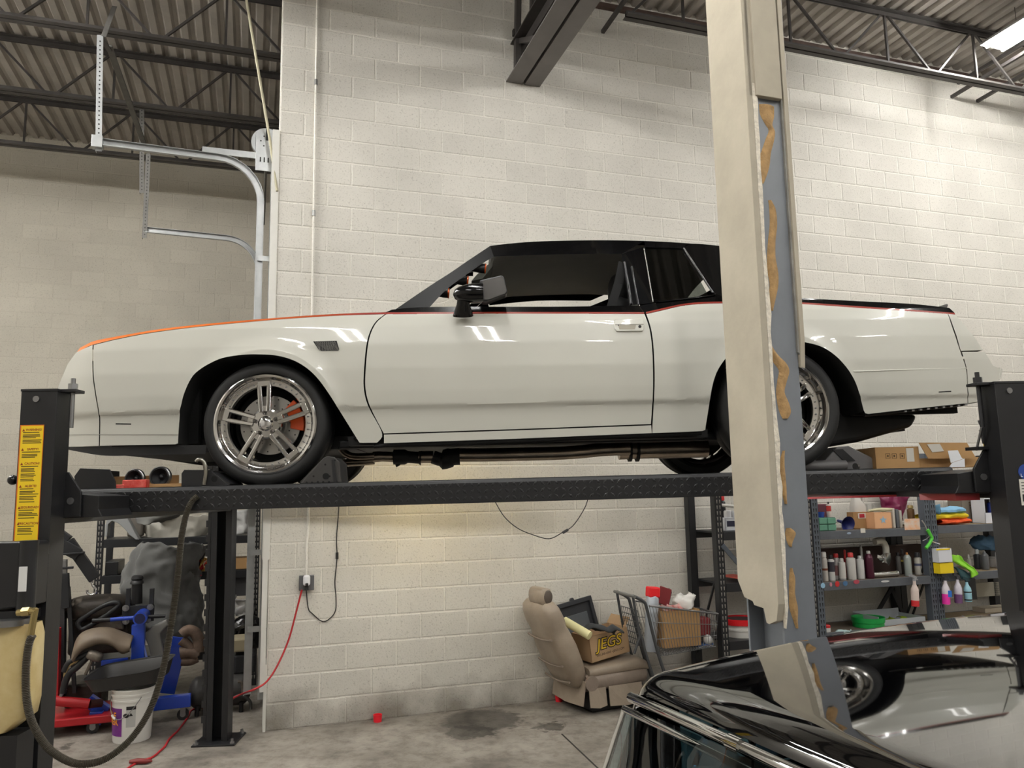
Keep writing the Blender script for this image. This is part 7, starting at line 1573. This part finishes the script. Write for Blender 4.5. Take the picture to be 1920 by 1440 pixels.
# stack of cloths
Z3 = ZA + 0.012
for nm, lb, u0, u1, v0, v1, rgb, sd in (('orange_cloth', 'orange folded cloth at the bottom of the cloth stack', 1765, 1819, 971, 984, (228, 88, 40), 2), ('yellow_cloth', 'yellow folded cloth in the middle of the cloth stack', 1748, 1814, 960, 976, (232, 204, 40), 3), ('blue_cloth', 'light blue folded cloth on top of the cloth stack', 1756, 1808, 950, 965, (130, 180, 214), 4)):
    a, b = B3(u0, v1, YS + 0.05), B3(u1, v0, YS + 0.05); G = []
    for k in range(12):
        t = k / 11 * 2 * PI; G.append([V(a.x + (b.x - a.x) * i / 14, YS + 0.15 + 0.12 * math.cos(t), (a.z + b.z) / 2 + (b.z - a.z) / 2 * math.sin(t)) for i in range(15)])
    G.append(G[0]); mb = MB(); cloth(mb, G, 0.012, 12, sd); o = inb(mb.build(nm, mat(nm + '_m', rgb, 0.85), smooth=60)); tag(o, lb, 'cloth', 'cloths on the upper shelf')
mb = MB(); G = [[B3(1750 + 3.5 * i, 946 + 6 * j, YS + 0.04 - 0.01 * i) for i in range(5)] for j in range(4)]; cloth(mb, G, 0.012, 14, 7); o = inb(mb.build('blue_rag', mat('steel_blue_cloth', (84, 124, 148), 0.85), smooth=60, solid=-0.008)); tag(o, 'slate blue rag standing at the left of the cloth stack', 'rag')
bx = card_box('grey_carton', 'plain grey-brown carton at the back of the far right upper shelf', B3(1804, 960, YS + 0.25).x, B3(1850, 960, YS + 0.25).x, YS + 0.25, YS + 0.42, Z3, ztop(1826, 930, YS + 0.25), parent_m=BMTX, m=mat('grey_card', (120, 112, 100), 0.8), lid=True)
for k in range(3): c = B3(1826, 942 + 5 * k, YS + 0.248); mb = MB(); mb.box(c, (0.14 - 0.02 * k, 0.001, 0.012)); mb.build('print_line', mat('box_print'), bx)
t = thing('display_box', 'white open fronted box holding a blue bottle on the far right shelf', 'box', loc=W0, rz=TH)
a, b = B3(1849, 982, YS + 0.06), B3(1882, 934, YS + 0.06); mw = mat('box_white', (216, 218, 224), 0.6)
hm_ = Z3 + (b.z - Z3) * 0.42
for (x0, y0, z0, x1, y1, z1, m_) in ((a.x, YS + 0.06, Z3, b.x, YS + 0.066, hm_, mw), (b.x - 0.012, YS + 0.06, Z3, b.x, YS + 0.22, b.z, mw), (a.x, YS + 0.06, Z3, a.x + 0.006, YS + 0.22, b.z, mw), (a.x, YS + 0.215, Z3, b.x, YS + 0.22, b.z, mat('box_inside', (54, 40, 38), 0.8)), (a.x, YS + 0.06, b.z - 0.006, b.x, YS + 0.22, b.z, mw)): mb = MB(); mb.bb((x0, y0, z0), (x1, y1, z1)); mb.build('box_panel', m_, t)
c = B3(1866, 975, YS + 0.058); mb = MB(); mb.box(c, (0.05, 0.001, 0.03)); mb.build('logo_print', mat('print_grey', (140, 140, 140), 0.6), t)
can(1862, 936, 0.03, (40, 54, 130), (170, 172, 180), 'blue spray bottle inside the white open box', Z3 + 0.02, YS + 0.14, name='blue_bottle', cat='bottle', group=None, capr=0.35, caph=0.14)
# ---- spray bottles hanging from the lower beam
def hang(u, vt, vb, body, liquid, frac, label, r=0.036, trig=(60, 60, 64)):
    p = B3(u, (vt + vb) / 2, YS - 0.05); zt, zb = B3(u, vt, YS - 0.05).z, B3(u, vb, YS - 0.05).z; H = zt - zb
    t = thing('spray_bottle', label, 'spray bottle', loc=BMTX @ V(p.x, p.y, zb), rz=TH, group='spray bottles hung on the lower beam'); t.rotation_euler = (0, R_.uniform(-0.05, 0.06), TH)
    hl = H * 0.66 * frac
    mb = MB(); mb.lathe([(r, hl), (r, H * 0.50), (r * 0.92, H * 0.58), (r * 0.5, H * 0.70), (r * 0.38, H * 0.76), (r * 0.38, H * 0.86)], 20); mb.build('bottle_body', mat('bt_' + '_'.join(map(str, body)), body, 0.35), t, smooth=50)
    mb = MB(); mb.lathe([(0.0, 0.0), (r * 0.95, 0.0), (r, 0.008), (r, hl)], 20); mb.build('liquid', mat('lq_' + '_'.join(map(str, liquid)), liquid, 0.25), t, smooth=50)
    mt_ = mat('trg_%d' % trig[0], trig, 0.5)
    mb = MB(); mb.lathe([(0, H * 0.84), (r * 0.45, H * 0.84), (r * 0.42, H * 0.93), (0, H * 0.93)], 12); mb.bar((0.02, 0, H * 0.94), (-0.05, 0, H * 1.03), 0.022, 0.024); mb.build('spray_head', mt_, t)
    mb = MB(); mb.bar((-0.02, 0, H * 0.94), (-0.005 + 0.045, 0, H * 0.88), 0.010, 0.012); mb.build('trigger', mt_, t)
    return t
hang(1714, 1080, 1137, (214, 196, 188), (206, 50, 56), 0.30, 'spray bottle with red liquid hung left of the grey upright', trig=(150, 150, 152))
b_ = hang(1772, 1080, 1133, (214, 206, 212), (236, 60, 170), 0.55, 'spray bottle with bright pink liquid and blue label')
mb = MB(); mb.box((0.012, -0.036, 0.10), (0.045, 0.003, 0.06)); mb.build('blue_label', mat('label_blue', (40, 110, 200), 0.5), b_, bevel=0.01)
hang(1795, 1078, 1131, (200, 196, 206), (110, 76, 116), 0.48, 'spray bottle with dull purple liquid between the pink and blue ones')
b_ = hang(1814, 1084, 1128, (150, 196, 210), (150, 196, 210), 0.5, 'pale blue spray bottle with dark bands', r=0.034, trig=(30, 60, 66))
for z in (0.012, 0.085): mb = MB(); mb.lathe([(0.0346, z), (0.0346, z + 0.012)], 18); mb.build('dark_band', M_blackpl, b_)
simple('black_apron', 'black tool strip hanging beside the pale blue spray bottle', 'tool strip', 1820, 1829, 1084, 1125, YS - 0.02, 0.015, M_blackpl, 0.004)
bx = card_box('glove_box', 'white and yellow glove box hung above the pink spray bottle', B3(1756, 1050, YS - 0.06).x, B3(1781, 1050, YS - 0.06).x, YS - 0.09, YS - 0.012, ztop(1768, 1054, YS - 0.06), ztop(1768, 1028, YS - 0.06), parent_m=BMTX, m=mat('box_white'), lid=True)
a = B3(1756, 1032, YS - 0.092); b = B3(1781, 1028, YS - 0.092); mb = MB(); mb.bb((a.x, YS - 0.093, a.z), (b.x, YS - 0.0905, b.z)); mb.build('yellow_band', mat('box_yellow', (236, 206, 30), 0.5), bx)
bx = card_box('wipes_box', 'bright yellow box under the white glove box', B3(1758, 1065, YS - 0.06).x, B3(1784, 1065, YS - 0.06).x, YS - 0.085, YS - 0.012, ztop(1770, 1075, YS - 0.06), ztop(1770, 1055, YS - 0.06), parent_m=BMTX, m=mat('box_yellow'), lid=True)
def sheet(name, label, px, y, m, seed, amp=0.012, cat='cloth'):
    """drape through left/right pairs of pixels"""
    G = []
    for (u0, v0, u1, v1) in px: G.append([B3(u0 + (u1 - u0) * k / 8, v0 + (v1 - v0) * k / 8, y - 0.015 * math.sin(k / 8 * PI * 2)) for k in range(9)])
    G = [[p for p in row] for row in zip(*[catmull(list(c), 4) for c in zip(*G)])]
    mb = MB(); cloth(mb, G, amp, 14, seed); o = inb(mb.build(name, m, smooth=60, solid=-0.006)); return tag(o, label, cat)
sheet('lime_cloth', 'lime green microfibre cloth hanging over the lower beam', [(1783, 1040, 1800, 1042), (1785, 1052, 1808, 1052), (1800, 1060, 1822, 1062), (1818, 1070, 1831, 1072), (1822, 1082, 1832, 1076)], YS - 0.04, mat('lime_cloth_m', (146, 214, 60), 0.9), 2)
sheet('teal_cloth', 'dark teal cloth hanging under the lime green cloth', [(1786, 1062, 1800, 1066), (1796, 1072, 1816, 1074), (1804, 1084, 1824, 1086)], YS - 0.02, mat('teal_cloth_m', (60, 92, 98), 0.9), 5)
# far right lower shelf
ZR = ZB + 0.012
can(1842, 1034, 0.034, (96, 98, 100), (110, 112, 114), 'dark grey bottle on the far right lower shelf', ZR, YS + 0.1, name='bottle', cat='bottle', group=None, capr=0.4, caph=0.1, neck=0.3)
can(1870, 1030, 0.040, (206, 206, 208), (200, 200, 200), 'white bottle on the far right lower shelf', ZR, YS + 0.12, name='bottle', cat='bottle', group=None, capr=0.5, caph=0.08, neck=0.3, band=(0.0, 0.12, (150, 150, 154)))
can(1828, 1030, 0.036, (52, 54, 58), (190, 196, 196), 'black bottle with clear trigger head behind the lime cloth', ZR, YS + 0.2, name='trigger_bottle', cat='bottle', group=None, capr=0.5, caph=0.24)
can(1812, 1040, 0.03, (190, 186, 178), (230, 230, 226), 'small white pump bottle behind the lime cloth', ZR, YS + 0.26, name='pump_bottle', cat='bottle', group=None, capr=0.3, caph=0.3)
can(1856, 1044, 0.04, (180, 178, 176), (160, 158, 156), 'squat grey tub between the dark and white bottles', ZR, YS + 0.26, name='tub', cat='tub', group=None, capr=0.95)
t = thing('polish_brush', 'brown bristle brush on the far right lower shelf', 'brush', loc=BMTX @ stand(1883, YS + 0.25, ZR), rz=TH); mb = MB(); H = ztop(1883, 1026, YS + 0.25) - ZR; mb.ball((0, 0, H - 0.02), (0.06, 0.04, 0.025)); mb.build('bristles', mat('bristle_brown', (126, 96, 56), 0.9), t, smooth=50); mb = MB(); mb.cyl((0, 0, 0), (0, 0, H - 0.02), 0.03, 0.02, n=12); mb.build('brush_handle', M_blackpl, t, smooth=40)
bcloth('blue_gloves', 'slate blue gloves piled over the bottles on the far right lower shelf', 'gloves', [(1006, 1838, 1868), (1012, 1828, 1872), (1020, 1822, 1874), (1032, 1836, 1874)], YS + 0.2, 0.10, mat('glove_blue', (58, 88, 112), 0.8), 0.025, 16, 6, 22, 14)
simple('wire_board', 'pale ribbed board behind the far right shelf', 'board', 1832, 1880, 1090, 1120, YBK + 0.0, 0.02, mat('ribbed_cream', (176, 172, 158), 0.7), 0.002)
# ---- bottom shelf
t = thing('green_lid', 'bright green plastic ring lid lying on the bottom shelf', 'lid', loc=BMTX @ stand(1615, YS + 0.12, ZC), rz=TH)
mb = MB(); H = ztop(1615, 1158, YS + 0.1) - ZC; mb.lathe([(0.135, 0.0), (0.14, 0.0), (0.14, H * 0.45), (0.147, H * 0.5), (0.15, H), (0.144, H), (0.134, H * 0.5), (0.134, 0.0)], 40); mb.build('ring_wall', mat('kelly_green', (18, 150, 66), 0.4), t, smooth=40); mb = MB(); mb.lathe([(0.136, H * 0.2), (0.0, H * 0.2)], 40); mb.build('ring_floor', mat('kelly_dark', (12, 96, 48), 0.5), t)
t = thing('clear_tray', 'clear plastic tray holding the lime cloth on the bottom shelf', 'tray', loc=W0, rz=TH); a, b = B3(1648, 1172, YS + 0.05), B3(1735, 1158, YS + 0.05); mp_ = mat('frosted_plastic', (170, 174, 178), 0.3)
for (x0, y0, x1, y1, z1) in ((a.x, YS + 0.05, b.x, YS + 0.055, ZC + 0.06), (a.x, YS + 0.38, b.x, YS + 0.385, ZC + 0.10), (a.x, YS + 0.05, a.x + 0.005, YS + 0.385, ZC + 0.09), (b.x - 0.005, YS + 0.05, b.x, YS + 0.385, ZC + 0.06), (a.x, YS + 0.05, b.x, YS + 0.385, ZC + 0.006)): mb = MB(); mb.bb((x0, y0, ZC), (x1, y1, z1)); mb.build('tray_wall', mp_, t)
bcloth('lime_rag', 'crumpled lime green and olive rag in the clear tray', 'rag', [(1158, 1680, 1694), (1164, 1674, 1714), (1176, 1668, 1722)], YS + 0.2, 0.16, mat('lime_rag_m', (166, 206, 40), 0.9, rgb2=(140, 140, 50), vscale=8), 0.03, 12, 3, 22, 12)
can(1536, 1172, 0.04, (220, 220, 218), (190, 24, 30), 'white bottle with round red lid at the left of the bottom shelf', ZC, YS + 0.06, name='red_lid_bottle', cat='bottle', group=None, capr=1.0, caph=0.4)
bcloth('pale_rag', 'small pale blue rag in front of the green lid', 'rag', [(1181, 1575, 1598), (1186, 1566, 1602), (1192, 1566, 1602)], YS + 0.02, 0.05, mat('pale_rag_m', (176, 200, 200), 0.9), 0.012, 20, 8, 14, 8)
bcloth('clear_bag', 'crumpled clear plastic bag on the bottom shelf at the far right', 'bag', [(1157, 1815, 1835), (1164, 1808, 1846), (1174, 1800, 1854)], YS + 0.15, 0.14, mat('bag_film', (186, 188, 192), 0.2), 0.02, 16, 9, 20, 12)
card_box('flat_carton', 'grey-beige carton standing on the bottom shelf at the far right', B3(1848, 1155, YS + 0.25).x, B3(1900, 1155, YS + 0.25).x, YS + 0.25, YS + 0.40, ZC, ztop(1870, 1139, YS + 0.25), parent_m=BMTX, m=mat('beige_card', (176, 166, 148), 0.8), lid=True)
can(1898, 1132, 0.02, (170, 120, 160), (210, 190, 206), 'small pink bottle by the right lift post', ZC, YS + 0.2, name='pink_bottle', cat='bottle', group=None)
# ---- shelf left of the column
bx = card_box('tool_box', 'white box with dark printed label on the shelving behind the column', B3(1360, 980, YS + 0.08).x, B3(1392, 980, YS + 0.08).x, YS + 0.08, YS + 0.3, 1.417, ztop(1375, 971, YS + 0.08), parent_m=BMTX, m=mat('box_white'), lid=True)
c = B3(1373, 982, YS + 0.078); mb = MB(); mb.box(c, (0.11, 0.001, 0.05)); mb.build('dark_label', mat('navy_print', (36, 38, 60), 0.5), bx)
for u in (1366, 1380): can(u, 957, 0.034, (210, 210, 212), (190, 190, 192), 'white tin standing on the boxed tools, %s' % ('nearest the shelf upright' if u == 1366 else 'nearest the column'), ztop(1375, 971, YS + 0.08) + 0.001, YS + 0.16, name='tin', cat='tin', group='tins behind the column', capr=0.97, caph=0.1)
mb = MB(); a, b = B3(1342, 946, YS + 0.02), B3(1392, 951, YS + 0.02); mb.cyl(a, b, 0.014, n=10); o = inb(mb.build('curtain_rod', mat('rod_white', (206, 204, 198), 0.5), smooth=40)); tag(o, 'short white rod across the shelving behind the column', 'rod')
can(1356, 930, 0.035, (40, 40, 42), (196, 30, 30), 'black bottle with red cap above the white rod', 1.45, YS + 0.25, name='dark_bottle', cat='bottle', group=None)
simple('red_sheet', 'faded red sheet on the middle shelf behind the column', 'sheet', 1384, 1412, 1082, 1086, YS + 0.06, 0.3, mat('faded_red', (176, 80, 66), 0.7), 0.002)

# ---- dark bins added under the shelves to darken the black roof's reflection
for k, (x0, w, rgb) in enumerate(((sB + 0.10, 0.42, (44, 42, 44)), (sB + 0.56, 0.38, (70, 50, 44)), (sB + 0.98, 0.30, (40, 46, 60)), (sC + 0.10, 0.44, (58, 56, 54)), (sC + 0.60, 0.40, (92, 74, 54)))):
    t = thing('storage_bin', ('black', 'brown', 'navy', 'grey', 'tan')[k] + ' storage bin on the floor under the %s' % ('spray can shelves' if k < 3 else 'cloth and spray bottle shelves'), 'bin', loc=BMTX @ V(x0, YS + 0.03, 0), rz=TH, group='bins under the grey shelving')
    mm = mat('bin_%d' % k, rgb, 0.6)
    mb = MB(); mb.prism([(0.02, 0), (w - 0.02, 0), (w, 0.30), (0, 0.30)], 0.02, 0.36); mb.build('bin_body', mm, t, bevel=0.01)
    mb = MB(); mb.bb((-0.008, 0.005, 0.295), (w + 0.008, 0.375, 0.325)); mb.build('bin_lid', mm, t, bevel=0.008)
